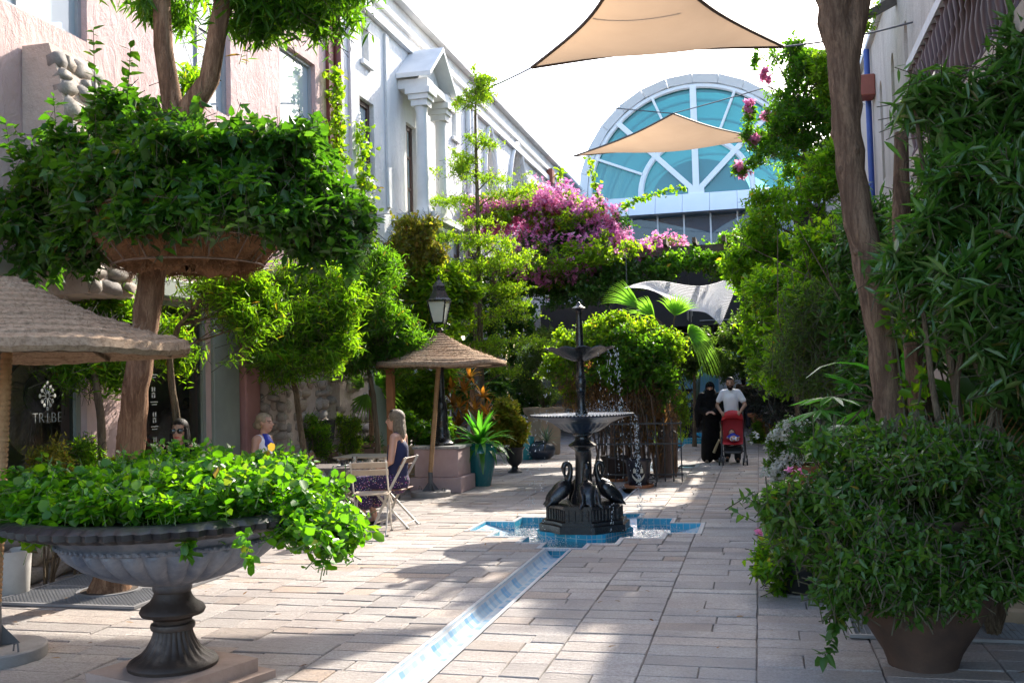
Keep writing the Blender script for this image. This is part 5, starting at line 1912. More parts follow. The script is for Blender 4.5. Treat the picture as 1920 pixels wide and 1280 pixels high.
# ================================================================== PLANTS, RIGHT SIDE
# ---- big trunk on the right, with a second stem behind it
RTY = 7.35
rb = PY(1702, 1010, RTY)
rt_pts = [(float(PY(1700, 1180, RTY)[0]), RTY, 0.0)] + [V3(PY(x, y, RTY)) for x, y in ((1690, 950), (1672, 800), (1655, 640), (1630, 500), (1606, 390), (1590, 250), (1585, 150), (1568, 40), (1555, -60), (1530, -200))]
rt = tree('leaning_tree', 'stout leaning brown tree trunk standing in the grate on the shady side', rt_pts, [0.14, 0.125, 0.112, 0.104, 0.102, 0.10, 0.098, 0.108, 0.118, 0.11, 0.09], [], 0, 0, 0, 0, 'tree', 32, bark=M_BARKR)
rg = random.Random(8)
MB().tube([(rt_pts[0][0] + .25, RTY + .5, 0), PY(1735, 850, RTY + .5), PY(1712, 600, RTY + .5), PY(1690, 420, RTY + .6), PY(1690, 250, RTY + .7)], [0.12, 0.1, 0.085, 0.07, 0.05], 10, True, .06, rg).build('second_stem', M_BARKR, rt, smooth=True)
MB().tube([PY(1585, 120, RTY), PY(1612, 0, RTY), PY(1640, -150, RTY)], [0.1, 0.085, 0.07], 10, True, .05, rg).build('fork', M_BARKR, rt, smooth=True)
rs = np.random.RandomState(101)
foliage(rt, rs, [blob(1560, -190, RTY, 230, 90, .9), blob(1750, -170, RTY + .4, 200, 90, .9), blob(1640, -260, RTY, 250, 100, 1.0)], 1100, 9, 0.28, 0.12, 'tree', 'lance', 0.24, 'crown', up=-0.2, droop=0.3, gate=0.2)
creeper('creeper', 'thin heart-leaved creeper climbing the leaning trunk', [PY(1700, 900, RTY - .25), PY(1695, 760, RTY - .22), PY(1680, 640, RTY - .2), PY(1668, 570, RTY - .2)], 60, 0.07, 'bright', 111, 0.03, 1)
creeper('creeper', 'thin heart-leaved creeper hanging beside the leaning trunk', [PY(1712, 880, RTY - .3), PY(1722, 760, RTY - .3), PY(1735, 660, RTY - .3)], 50, 0.07, 'bright', 112, 0.03, 1)

# ---- oleander-like tall shrub at the right edge
oy = 6.9
ob = (float(PY(1850, 900, oy)[0]), oy, 0.0)
ol = thing('oleander', 'tall dense dark oleander under the balcony at the shady wall', 'shrub', ob)
ob_bl = [blob(1770, 350, oy, 110, 100, .5), blob(1890, 300, oy, 60, 110, .4), blob(1715, 200, oy, 28, 60, .25), blob(1720, 470, oy, 85, 95, .45), blob(1840, 480, oy - .2, 105, 110, .5), blob(1905, 440, oy - .3, 60, 140, .4),
         blob(1790, 600, oy, 105, 65, .5), blob(1900, 650, oy - .3, 55, 105, .4), blob(1660, 400, oy + .2, 38, 60, .3), blob(1800, 235, oy + .1, 45, 45, .3), blob(1760, 160, oy, 22, 35, .2), blob(1915, 130, oy, 30, 80, .25), blob(1860, 190, oy + .1, 40, 40, .25)]
P_, T_ = twigs(rs, ob_bl, 2100, up=0.4, out=0.9, rnd=0.55, inner=0.25, gate=0.42, gfreq=3.5)
lv = twig_leaves(rs, P_, T_, 10, 0.24, 0.135, 0.85, 0.1)
split_leaves(ol, lv, 290, 'olean', 'lance', 0.24, 0.12, 0.15, rs)
link('twigs', sticks_mesh('tw', P_ - T_ * 0.3, P_, np.full(len(P_), 0.0025), np.full(len(P_), 0.0015)), M_TWIG, ol, kind='stuff')
om = MB()
for c, r in ob_bl[:8]:
    limb(om, rg, ob, c, 0.035, 0.012, 0.1)
om.build('stems', M_STEM, ol, smooth=True)

# ---- big terracotta pot plant in the foreground (pot later)
BPX, BPY_ = 0.86, 6.2
bpl = thing('pot_shrub', 'sprawling glossy shrub overflowing the big terracotta pot in front', 'shrub', (BPX, BPY_, 0.75))
bb = [blob(1700, 930, BPY_, 190, 100, .55), blob(1570, 960, BPY_ - .1, 110, 95, .45), blob(1805, 940, BPY_, 105, 100, .5), blob(1515, 1010, BPY_ + .2, 60, 50, .4), blob(1640, 1040, BPY_ - .45, 130, 70, .25), blob(1790, 1060, BPY_ - .4, 110, 70, .25),
      blob(1580, 1090, BPY_ - .4, 60, 50, .2), blob(1640, 850, BPY_ + .1, 120, 50, .4), blob(1780, 850, BPY_ + .1, 110, 45, .4), blob(1880, 1000, BPY_ - .2, 60, 100, .3), blob(1690, 1110, BPY_ - .5, 60, 50, .12)]
rs = np.random.RandomState(121)
P_, T_ = twigs(rs, bb, 3600, up=0.25, out=1.0, rnd=0.6, inner=0.4, gate=0.12)
lv = twig_leaves(rs, P_, T_, 9, 0.16, 0.048, 1.0, 0.25)
split_leaves(bpl, lv, 290, 'shade', 'ovate', 0.55, 0.1, 0.25, rs)
link('twigs', sticks_mesh('tw', P_ - T_ * 0.22, P_, np.full(len(P_), 0.003), np.full(len(P_), 0.0015)), M_TWIG, bpl, kind='stuff')
# trailing shoot at the lower left, a few pink flowers
tr1 = [PY(1600, 1060, BPY_ - .3), PY(1575, 1120, BPY_ - .35), PY(1570, 1170, BPY_ - .4), PY(1545, 1235, BPY_ - .4)]
tt = np.array([tr1[i] + (tr1[i + 1] - tr1[i]) * f for i in range(3) for f in np.linspace(0, 1, 8)])
lv = twig_leaves(rs, tt, nrm(rs.normal(size=tt.shape)), 3, .04, .07, 1.0, .3)
link('trailing_shoot', leaves_mesh('ts', *lv, shape='ovate', W=.6, rs=rs), LM['dark'], bpl, kind='stuff')
fl_pts = np.array([PY(x, y, BPY_ + dy) for x, y, dy in ((1480, 880, .3), (1497, 884, .3), (1456, 930, .2), (1492, 928, .2), (1422, 998, .2))])
for p in fl_pts:
    lvf = twig_leaves(rs, np.repeat(p[None], 3, 0), nrm(rs.normal(size=(3, 3)) + np.array([0, -1, .3])), 4, .02, .028, 1.1, 0)
    link('flower', leaves_mesh('flower', *lvf, shape='round', W=.8, rs=rs), LM['palepink'], bpl)

# ---- plant in the black pot beside it
kb = G(1505, 1108)
bush('pot_bush', 'bright leafy bush in the black nursery pot', (float(kb[0]), float(kb[1]), 0.35), [blob(1500, 1010, kb[1], 80, 55, .4), blob(1460, 1050, kb[1] - .1, 45, 50, .3), blob(1560, 1000, kb[1], 60, 50, .4), blob(1480, 960, kb[1], 55, 40, .3)],
     800, 8, 0.14, 0.055, 'bright', 131, 'ovate', 0.6, gate=.1, cat='bush')
# ---- white-flowered bush
wb = (float(G(1490, 925)[0]) + .15, float(G(1490, 925)[1]), 0.0)
wbt = bush('white_flower_bush', 'low bush thick with small white flowers', (wb[0], wb[1], .2), [blob(1490, 835, wb[1], 45, 40, .4), blob(1460, 870, wb[1], 28, 35, .3), blob(1530, 830, wb[1], 40, 35, .4), blob(1480, 800, wb[1], 35, 20, .3)], 500, 7, 0.13, 0.05, 'tree', 132, 'ovate', .6, cat='bush')
rs = np.random.RandomState(133)
foliage(wbt, rs, [blob(1478, 835, wb[1] - .15, 45, 42, .35), blob(1455, 875, wb[1] - .15, 26, 34, .25), blob(1500, 805, wb[1] - .1, 40, 22, .3)], 420, 6, 0.06, 0.04, 'white', 'round', .8, 'flowers', inner=.85, sticks=False, gate=.25, gfreq=6)

# ---- bamboo-like shrubs and small trees in the middle right
def mid_tree(label, base, trunk, blobs, n, seed, mat, L, **kw):
    return tree('courtyard_tree', label, [base] + trunk, [0.045] + [0.035] * (len(trunk) - 1) + [0.02], blobs, n, 9, 0.24, L, mat, seed, 'ovate', 0.5, bark=M_STEM, limb_r=0.02, cat='tree', **kw)


y1 = 12.5
b1 = PY(1570, 800, y1)
mid_tree('leafy tree with a thin straight stem in the shade of the cream building', (float(b1[0]), y1, 0), [V3(PY(1562, 700, y1)), V3(PY(1552, 560, y1)), V3(PY(1542, 440, y1))],
         [blob(1530, 640, y1, 90, 80, .8), blob(1490, 560, y1, 90, 80, .8), blob(1590, 560, y1, 70, 100, .7), blob(1560, 460, y1, 80, 70, .7), blob(1480, 680, y1, 60, 50, .6), blob(1600, 680, y1, 60, 70, .6)], 2600, 141, 'bright', 0.075, gate=.22)
y2 = 16.5
b2 = PY(1500, 800, y2)
mid_tree('broad bright tree whose sunlit crown leans over the walk', (float(b2[0]), y2, 0), [V3(PY(1490, 680, y2)), V3(PY(1480, 560, y2)), V3(PY(1490, 440, y2))],
         [blob(1450, 430, y2, 85, 50, .9), blob(1500, 380, y2, 80, 55, .9), blob(1420, 500, y2, 65, 50, .8), blob(1480, 520, y2, 80, 60, .9), blob(1440, 610, y2, 60, 50, .8), blob(1540, 330, y2, 55, 55, .8), blob(1460, 680, y2, 65, 45, .8), blob(1540, 450, y2, 50, 60, .7)],
         3000, 142, 'bright', 0.085, gate=.15)
# bougainvillea tree, high on the right
y3 = 18.5
b3 = PY(1540, 800, y3)
bt_ = mid_tree('tall bougainvillea tree with a few pink sprays against the sky', (float(b3[0]) + .3, y3, 0), [V3(PY(1540, 620, y3)), V3(PY(1525, 450, y3)), V3(PY(1510, 300, y3)), V3(PY(1500, 200, y3))],
               [blob(1500, 150, y3, 55, 45, .7), blob(1470, 210, y3, 50, 50, .7), blob(1530, 230, y3, 55, 70, .8), blob(1480, 300, y3, 55, 45, .8), blob(1450, 110, y3, 28, 25, .4), blob(1560, 130, y3, 45, 50, .6), blob(1440, 170, y3, 25, 30, .4), blob(1545, 310, y3, 50, 50, .8), blob(1430, 290, y3, 22, 22, .3), blob(1500, 110, y3, 40, 35, .5), blob(1560, 200, y3, 45, 70, .6), blob(1460, 260, y3, 40, 40, .5), blob(1590, 90, y3, 35, 60, .5)],
               2700, 143, 'tree', 0.075, gate=.2)
rs = np.random.RandomState(144)
foliage(bt_, rs, [blob(1432, 140, y3, 16, 12, .2), blob(1405, 200, y3, 10, 20, .2), blob(1412, 260, y3, 12, 10, .2), blob(1385, 310, y3, 10, 7, .2), blob(1440, 215, y3, 14, 10, .2), blob(1400, 325, y3, 14, 7, .2)], 70, 7, .1, .08, 'palepink', 'ovate', .8, 'bracts', inner=.3, sticks=False)
foliage(bt_, rs, [blob(1415, 110, y3, 14, 16, .2), blob(1405, 230, y3, 14, 50, .2), blob(1395, 310, y3, 26, 16, .2)], 110, 7, .16, .08, 'tree', 'ovate', .55, 'hanging_sprays', inner=.2)
# creeper beside the trunk, its yellow light put into the leaf colour
foliage(bt_, rs, [blob(1535, 150, y3 - .6, 22, 60, .3), blob(1590, 60, y3, 30, 50, .4), blob(1620, 30, y3, 25, 40, .4)], 260, 8, .18, .08, 'lime', 'ovate', .55, 'lit_sprays', gate=.2)
# small tree under the far pergola, distant greenery
y4 = 26.0
b4 = PY(1440, 770, y4)
mid_tree('soft grey-green tree beyond the pergola post', (float(b4[0]), y4, 0), [V3(PY(1425, 700, y4)), V3(PY(1410, 650, y4))],
         [blob(1395, 640, y4, 50, 50, .9), blob(1440, 660, y4, 45, 50, .9), blob(1375, 690, y4, 35, 25, .7), blob(1420, 600, y4, 40, 35, .8)], 1300, 145, 'olive', 0.085)
y5 = 25.0
b5 = PY(1300, 770, y5)
mid_tree('thin tree with weeping foliage behind the fan palm', (float(b5[0]), y5, 0), [V3(PY(1302, 700, y5)), V3(PY(1305, 640, y5))],
         [blob(1300, 650, y5, 40, 30, .8), blob(1330, 670, y5, 35, 25, .7), blob(1285, 690, y5, 25, 25, .5)], 600, 146, 'olive', 0.09, up=-.2)
# dark purple shrub and its fern by the walk
bush('dark_shrub', 'blackish-purple leafed shrub beside the far terracotta pot', V3(G(1455, 815)), [blob(1445, 760, 25, 35, 40, .6), blob(1480, 750, 24, 45, 45, .6), blob(1420, 745, 26, 28, 25, .5), blob(1470, 800, 23, 40, 30, .5)], 900, 8, .2, .10, 'purple', 151, 'lance', .32, stems=8)
# bamboo canes and low growth filling the bed
bc_ = thing('bamboo_canes', 'clump of thin leaning canes in the shady bed', 'plant', (1.1, 11.5, 0))
for k in range(22):
    x0 = rng.uniform(.8, 1.7); y0 = rng.uniform(10.6, 12.6)
    MB().tube([(x0, y0, 0), (x0 + rng.gauss(0, .12), y0, 1.2), (x0 + rng.gauss(-.1, .3), y0 + rng.gauss(0, .2), 2.4), (x0 + rng.gauss(-.2, .5), y0, 3.4)], [.013, .012, .009, .004], 5).build('cane', M_STEM, bc_)
rs = np.random.RandomState(152)
foliage(bc_, rs, [blob(1560, 600, 11.5, 90, 120, .7), blob(1500, 680, 11.8, 70, 60, .6), blob(1590, 720, 11, 70, 60, .5)], 900, 6, .3, .09, 'olive', 'lance', .16, 'sparse_leaves', up=-.1, inner=.15, gate=.2)
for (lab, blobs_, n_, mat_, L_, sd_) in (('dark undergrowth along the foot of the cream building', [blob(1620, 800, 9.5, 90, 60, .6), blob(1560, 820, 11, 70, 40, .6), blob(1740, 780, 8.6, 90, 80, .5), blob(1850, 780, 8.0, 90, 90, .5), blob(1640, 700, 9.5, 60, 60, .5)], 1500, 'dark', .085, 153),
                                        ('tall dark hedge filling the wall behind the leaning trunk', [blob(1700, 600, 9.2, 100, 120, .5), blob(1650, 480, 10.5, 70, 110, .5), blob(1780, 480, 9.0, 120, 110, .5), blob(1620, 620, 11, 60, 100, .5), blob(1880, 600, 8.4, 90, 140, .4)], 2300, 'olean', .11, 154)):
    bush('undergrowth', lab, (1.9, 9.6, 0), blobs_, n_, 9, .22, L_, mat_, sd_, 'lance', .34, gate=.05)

# ---- big-leaved plants by the trunk: lobed leaves, strap leaves, dried fan
def lobed_leaf(parent, c, d, R_, mat, droop=.25):
    """deeply cut palmate leaf"""
    d = Vector(d).normalized()
    s = d.cross(Vector((0, 0, 1))).normalized()
    u = s.cross(d)
    c = Vector(c)
    mb = MB()
    vs = [c + u * .01]
    nl = 9
    for i in range(nl * 4 + 1):
        a = -2.35 + 4.7 * i / (nl * 4)
        ph = i % 4
        r = R_ * (0.55 + .45 * math.cos(a * .5)) * (1.0 if ph == 2 else (0.62 if ph in (1, 3) else 0.36))
        p = c + d * r * math.cos(a) + s * r * math.sin(a) + Vector((0, 0, -1)) * droop * r * r / R_
        vs.append(p)
    mb.add(vs, [(0, i, i + 1) for i in range(1, nl * 4 + 1)])
    return mb.build('leaf', LM[mat], parent, recalc=False)


pa = thing('papaya_plant', 'young papaya with broad cut leaves beside the leaning trunk', 'plant', (0.95, 8.6, 0))
MB().tube([(0.95, 8.6, 0), (0.97, 8.6, .8), (0.98, 8.6, 1.5)], [.04, .035, .025], 8).build('stem', M_STEM, pa, smooth=True)
for (x, y, R_, yy) in ((1560, 745, .36, 8.4), (1600, 720, .32, 8.8), (1585, 800, .34, 8.3), (1540, 770, .3, 8.3), (1620, 770, .3, 8.9), (1640, 840, .3, 8.1)):
    e = Vector(PY(x, y, yy))
    st0 = Vector((0.97, 8.6, 1.45))
    MB().tube([st0, st0.lerp(e, .5) + Vector((0, 0, .06)), e], .009, 5).build('leaf_stalk', M_STEM, pa)
    lobed_leaf(pa, e, (e - st0) + Vector((0, -.15, 0)), R_, 'strap')
st2 = thing('strap_plant', 'plant with long broad folded strap leaves in deep shade', 'plant', (1.45, 7.6, 0.2))
rosette('', '', (1.45, 7.6, 1.25), 13, .75, .17, 'dark', 161, (.2, 1.3), (1.3, 2.3), parent=st2)
rosette('', '', (1.05, 8.3, 1.55), 7, .8, .12, 'strap', 162, (.9, 1.4), (.8, 1.6), parent=st2)
MB().tube([(1.45, 7.6, 0.0), (1.45, 7.6, 1.3)], [.08, .06], 8).build('stem', M_STEM, st2, smooth=True)
MB().tube([(1.05, 8.3, 0.0), (1.05, 8.3, 1.6)], [.05, .04], 8).build('stem', M_STEM, st2, smooth=True)
df = thing('dried_fan', 'dried pleated brown palm leaf leaning in the shade', 'palm leaf', V3(PY(1800, 900, 7.0)))
pc = Vector(PY(1815, 925, 6.9))
fan_frond(df, pc, (.25, .1, 1.0), .62, 20, 1.25, 'dry', .0, name='pleats')
MB().tube([pc, pc + Vector((-.05, .1, -.75))], .012, 5).build('leaf_stalk', M_STEM, df)

# ================================================================== FOUNTAIN
M_CAST = basic('black_cast_iron', (0.011, 0.012, 0.014), 0.24, (0.02, 0.021, 0.024), 7, 0.35, 30, metal=0.0, spec=0.6)
M_BLUEIRON = basic('blue_black_iron', (0.018, 0.03, 0.055), 0.35, (0.03, 0.045, 0.07), 6, 0.2, 30, spec=0.6)
ft = thing('fountain', 'black cast-iron two-tier fountain with swans around its stem', 'fountain', (FX, FY, -0.03))
FC = (FX, FY, 0)
# plinth: stepped cross with clipped corners
pl_ = MB()
def oct_cross(a, b, c):
    return [(FX + x, FY + y) for x, y in ((a, -b), (a, b), (c, c), (b, a), (-b, a), (-c, c), (-a, b), (-a, -b), (-c, -c), (-b, -a), (b, -a), (c, -c))]
pl_.prism(oct_cross(0.50, 0.20, 0.34), -0.03, 0.05)
pl_.prism(oct_cross(0.47, 0.18, 0.31), 0.0501, 0.09)
pl_.prism(oct_cross(0.42, 0.15, 0.27), 0.0901, 0.24)
pl_.prism(oct_cross(0.44, 0.165, 0.29), 0.2401, 0.27)
po_ = pl_.build('plinth', M_CAST, ft)
for k in range(12):
    P0 = oct_cross(0.425, 0.15, 0.275)
    a_, b_ = Vector(P0[k]), Vector(P0[(k + 1) % 12])
    for i in range(4):
        f = (i + .5) / 4
        q_ = a_.lerp(b_, f)
        MB().tube([(q_.x, q_.y, 0.105), (q_.x, q_.y, 0.225)], 0.012, 5).build('flute', M_CAST, po_)
col = MB()
col.lathe([(0.16, 0.27), (0.15, 0.33), (0.115, 0.42), (0.098, 0.55), (0.09, 0.75), (0.09, 0.86), (0.10, 0.88), (0.13, 0.90), (0.165, 0.925), (0.168, 0.94), (0.13, 0.965), (0.098, 0.985), (0.085, 1.01), (0.085, 1.03), (0.11, 1.05), (0.115, 1.07), (0.09, 1.085)], 28, FC)
col.build('column', M_CAST, ft, smooth=True)
# lower bowl with fluted belly
NB = 72
def bowlmod(a, i, r):
    return r * (1 + 0.02 * math.cos(a * 28)) if 2 <= i <= 4 else r
bw = MB().lathe([(0.10, 1.075), (0.16, 1.085), (0.20, 1.10), (0.28, 1.15), (0.345, 1.20), (0.37, 1.205), (0.44, 1.235), (0.53, 1.262), (0.60, 1.275), (0.605, 1.29), (0.59, 1.297), (0.54, 1.285), (0.40, 1.245), (0.2, 1.2), (0.05, 1.19)], 112, FC, bowlmod)
bw.build('lower_bowl', M_BLUEIRON, ft, smooth=True)
bd = [(FX + 0.60 * math.cos(2 * PI * k / 90), FY + 0.60 * math.sin(2 * PI * k / 90)) for k in range(90)]
be = MB()
for (x, y) in bd:
    be.ell((x, y, 1.29), (0.014, 0.014, 0.012), None, 6, 4)
be.build('rim_beads', M_CAST, ft, smooth=True, kind='stuff')
up_ = MB().lathe([(0.05, 1.19), (0.075, 1.30), (0.05, 1.36), (0.045, 1.45), (0.05, 1.55), (0.062, 1.57), (0.052, 1.59), (0.062, 1.63), (0.066, 1.68), (0.052, 1.72), (0.06, 1.735), (0.052, 1.75), (0.046, 1.80), (0.044, 1.90), (0.055, 1.93)], 20, FC)
up_.build('stem', M_CAST, ft, smooth=True)
def scal(a, i, r):
    amt = [0, .0, .03, .05, .06, .06, .05, 0, 0][min(i, 8)]
    c_ = abs(math.sin(a * 6))
    return (r * (1 + amt * (c_ - .5)), (0.022 * (c_ - .5) if 4 <= i <= 6 else 0))
ub = MB().lathe([(0.05, 1.915), (0.10, 1.925), (0.20, 1.965), (0.29, 2.01), (0.345, 2.045), (0.405, 2.065), (0.40, 2.075), (0.33, 2.055), (0.1, 1.99)], 96, FC, scal)
ub.build('upper_bowl', M_CAST, ft, smooth=True)
fn = MB().lathe([(0.045, 1.99), (0.05, 2.08), (0.042, 2.12), (0.045, 2.2), (0.034, 2.45), (0.036, 2.50), (0.05, 2.515), (0.085, 2.53), (0.088, 2.54), (0.05, 2.56), (0.03, 2.575), (0.022, 2.60), (0.006, 2.615)], 18, FC)
fn.build('finial', M_CAST, ft, smooth=True)


def skin_tube(chains, sub=2):
    """smooth body grown from joint chains (Skin modifier)"""
    me = bpy.data.meshes.new('sk')
    vs, es, rr = [], [], []
    index = {}
    for ch_ in chains:
        prev = None
        for (p, r) in ch_:
            key = tuple(round(v, 4) for v in p)
            if key not in index:
                index[key] = len(vs)
                vs.append(tuple(p)); rr.append(r)
            i = index[key]
            if prev is not None and prev != i:
                es.append((prev, i))
            prev = i
    me.from_pydata(vs, es, [])
    o = bpy.data.objects.new('sk', me)
    COL.objects.link(o)
    o.modifiers.new('skin', 'SKIN')
    if not me.skin_vertices:
        bpy.context.view_layer.objects.active = o
    o.modifiers['skin'].use_smooth_shade = True
    lay = me.skin_vertices[0].data if me.skin_vertices else me.skin_vertices.new(name='s').data
    for i, r in enumerate(rr):
        lay[i].radius = (r, r) if not isinstance(r, tuple) else r
        lay[i].use_root = (i == 0)
    sb = o.modifiers.new('sub', 'SUBSURF')
    sb.levels = sub
    sb.render_levels = sub
    dg = bpy.context.evaluated_depsgraph_get()
    m2 = bpy.data.meshes.new_from_object(o.evaluated_get(dg))
    bpy.data.objects.remove(o)
    bpy.data.meshes.remove(me)
    return m2


def remesh(mb, voxel, smooth=4, name='body'):
    """one continuous surface around overlapping shapes"""
    me = mb.mesh('tmp')
    bm = bmesh.new(); bm.from_mesh(me)
    bmesh.ops.recalc_face_normals(bm, faces=bm.faces)
    bm.to_mesh(me); bm.free()
    o = bpy.data.objects.new('tmp', me)
    COL.objects.link(o)
    m = o.modifiers.new('r', 'REMESH')
    m.mode = 'VOXEL'
    m.voxel_size = voxel * (1.0 if name in ('body', 'swan') else 1.25)
    if smooth:
        s_ = o.modifiers.new('s', 'SMOOTH')
        s_.factor = 0.5
        s_.iterations = smooth
    dg = bpy.context.evaluated_depsgraph_get()
    m2 = bpy.data.meshes.new_from_object(o.evaluated_get(dg))
    m2.name = name
    bpy.data.objects.remove(o)
    bpy.data.meshes.remove(me)
    m2.polygons.foreach_set('use_smooth', np.ones(len(m2.polygons), dtype=bool))
    return m2


def cap(mb, a, b, ra, rb, n=12):
    """tapered capsule"""
    a = Vector(a); b = Vector(b)
    d = (b - a)
    L = d.length
    d = d / max(L, 1e-6)
    pts, rr = [], []
    for t in (-1, -.85, -.6, -.3, 0):
        pts.append(a + d * ra * t); rr.append(max(ra * math.sqrt(max(0, 1 - t * t)), ra * .03))
    for t in (.25, .5, .75):
        pts.append(a.lerp(b, t)); rr.append(ra + (rb - ra) * t)
    for t in (0, .3, .6, .85, 1):
        pts.append(b + d * rb * t); rr.append(max(rb * math.sqrt(max(0, 1 - t * t)), rb * .03))
    mb.tube(pts, rr, n)


# swans: body leaning outward, neck looping up beside the column
sw = MB()
Rm = Matrix.Rotation(-0.6, 3, 'Y')
sw.ell((0.27, 0, 0.42), (0.155, 0.085, 0.10), Matrix.Rotation(0.75, 3, 'Y'), 16, 12)
sw.ell((0.33, 0, 0.34), (0.10, 0.07, 0.07), Matrix.Rotation(0.8, 3, 'Y'), 14, 10)
cap(sw, (0.36, 0, 0.33), (0.43, 0, 0.27), 0.06, 0.02)
neck = [(0.19, 0, 0.50), (0.165, 0, 0.57), (0.15, 0, 0.64), (0.155, 0, 0.70), (0.185, 0, 0.735), (0.22, 0, 0.725), (0.235, 0, 0.68), (0.228, 0, 0.62)]
nr = [0.045, 0.036, 0.03, 0.027, 0.026, 0.027, 0.03, 0.022]
for i in range(len(neck) - 1):
    cap(sw, neck[i], neck[i + 1], nr[i], nr[i + 1])
cap(sw, neck[-1], (0.222, 0, 0.565), 0.02, 0.008)
for s in (-1, 1):
    sw.ell((0.32, s * 0.075, 0.38), (0.16, 0.03, 0.075), Matrix.Rotation(0.72, 3, 'Y') @ Matrix.Rotation(s * .15, 3, 'X'), 14, 10)
    cap(sw, (0.40, s * 0.07, 0.30), (0.46, s * 0.10, 0.25), 0.035, 0.012)
swme = remesh(sw, 0.010, 3, 'swan')
swme.materials.append(M_CAST)
for k in range(4):
    o = link('swan', swme, None, ft, local=True)
    o.rotation_euler = (0, 0, k * PI / 2 + 0.35)
    o.scale = (1.0, 1.3, 1.0)
    o.location = (0, 0, 0.03)

# ---- falling water
def drops_mat():
    m, nt, p = new_mat('water_drop')
    p.inputs['Base Color'].default_value = (0.9, 0.93, 0.95, 1)
    p.inputs['Roughness'].default_value = 0.05
    p.inputs['Transmission Weight'].default_value = 0.35
    p.inputs['IOR'].default_value = 1.33
    return m


M_DROP = drops_mat()
dr = np.random.RandomState(5)
pts = []
def drop(x, y, z, r, st=2.2):
    pts.append((x, y, z, r, st))
# from the upper bowl: one main string on the right, a few thin strings
for (ang, n_, z1, z0, sp) in ((0.05, 60, 2.05, 1.30, .012), (0.35, 28, 2.03, 1.30, .018), (-0.5, 26, 2.03, 1.3, .02), (-0.9, 18, 2.03, 1.3, .02), (2.9, 14, 2.0, 1.3, .02), (0.9, 16, 2.03, 1.3, .02)):
    for k in range(n_):
        t = dr.rand()
        r_ = 0.41 + 0.05 * math.sqrt(t) + dr.normal() * sp
        drop(FX + r_ * math.cos(ang) + dr.normal() * sp * .5, FY + r_ * math.sin(ang), z1 + (z0 - z1) * t, dr.uniform(.003, .0065), dr.uniform(1.5, 4))
# from the lower bowl into the basin
for k in range(26):
    ang = dr.rand() * 2 * PI
    if k < 8: ang = dr.uniform(-.25, .25)
    if k in (8, 9, 10, 11, 12): ang = PI + dr.uniform(-.35, .35)
    n_ = 44 if k < 4 else 15
    for j in range(n_):
        t = dr.rand()
        r_ = 0.605 + 0.06 * math.sqrt(t) + dr.normal() * .012
        drop(FX + r_ * math.cos(ang) + dr.normal() * .012, FY + r_ * math.sin(ang), 1.28 - 1.38 * t, dr.uniform(.003, .006), dr.uniform(1.4, 3.2))
# splashing on the lower bowl and in the basin
for k in range(900):
    ang = dr.rand() * 2 * PI
    r_ = 0.58 * math.sqrt(dr.rand())
    w_ = 1.0 + 1.2 * (math.cos(ang) > .3)
    drop(FX + r_ * math.cos(ang), FY + r_ * math.sin(ang), 1.27 + abs(dr.normal()) * .035 * w_, dr.uniform(.002, .0055), 1)
for (cx_, cy_) in ((FX - .72, FY - .35), (FX + .72, FY - .3), (FX - .3, FY - .75), (FX + .85, FY + .1), (FX - .85, FY + .1)):
    for k in range(260):
        drop(cx_ + dr.normal() * .11, cy_ + dr.normal() * .09, -0.10 + abs(dr.normal()) * .045, dr.uniform(.002, .007), 1)
dm = MB()
for (x, y, z, r, st) in pts:
    dm.add([(x, y, z + r * st), (x + r, y, z), (x, y + r, z), (x - r, y, z), (x, y - r, z), (x, y, z - r * st)], [(0, 1, 2), (0, 2, 3), (0, 3, 4), (0, 4, 1), (5, 2, 1), (5, 3, 2), (5, 4, 3), (5, 1, 4)])
wo_ = dm.build('falling_water', M_DROP, None, smooth=False, kind='stuff', recalc=False)
tag(wo_, 'glittering drops and spray falling from the fountain bowls', 'water')
sf_ = MB().lathe([(0.0, 1.272), (0.2, 1.273), (0.45, 1.273), (0.575, 1.274)], 48, FC, cap=False)
tag(sf_.build('bowl_water', M_WATER, None, smooth=True), 'thin sheet of water filling the lower fountain bowl', 'water')

# ================================================================== STONE URN
UP = G(325, 1246, 0.13)
UX, UY = float(UP[0]), float(UP[1])
urn = thing('garden_urn', 'giant fluted grey garden urn on a square plinth', 'urn', (UX, UY, 0))
def urn_mat():
    m, nt, p = new_mat('weathered_urn')
    f = tex_noise(nt, 5, 8, .7)
    g_ = N(nt, 'ShaderNodeNewGeometry')
    sp = N(nt, 'ShaderNodeSeparateXYZ')
    nt.links.new(g_.outputs['Position'], sp.inputs[0])
    zr_ = N(nt, 'ShaderNodeMapRange')
    zr_.inputs['From Min'].default_value = 0.55
    zr_.inputs['From Max'].default_value = 0.62
    nt.links.new(sp.outputs['Z'], zr_.inputs['Value'])
    lead = ramp(nt, f, [(0.34, (0.085, 0.10, 0.135)), (0.66, (0.23, 0.225, 0.24))])
    rust = ramp(nt, f, [(0.34, (0.018, 0.011, 0.008)), (0.58, (0.04, 0.026, 0.019)), (0.76, (0.15, 0.11, 0.085))])
    nt.links.new(mixc(nt, zr_.outputs[0], rust, lead), p.inputs['Base Color'])
    p.inputs['Roughness'].default_value = 0.55
    bump(nt, p, tex_noise(nt, 26, 8, .7), .35, .012)
    return m


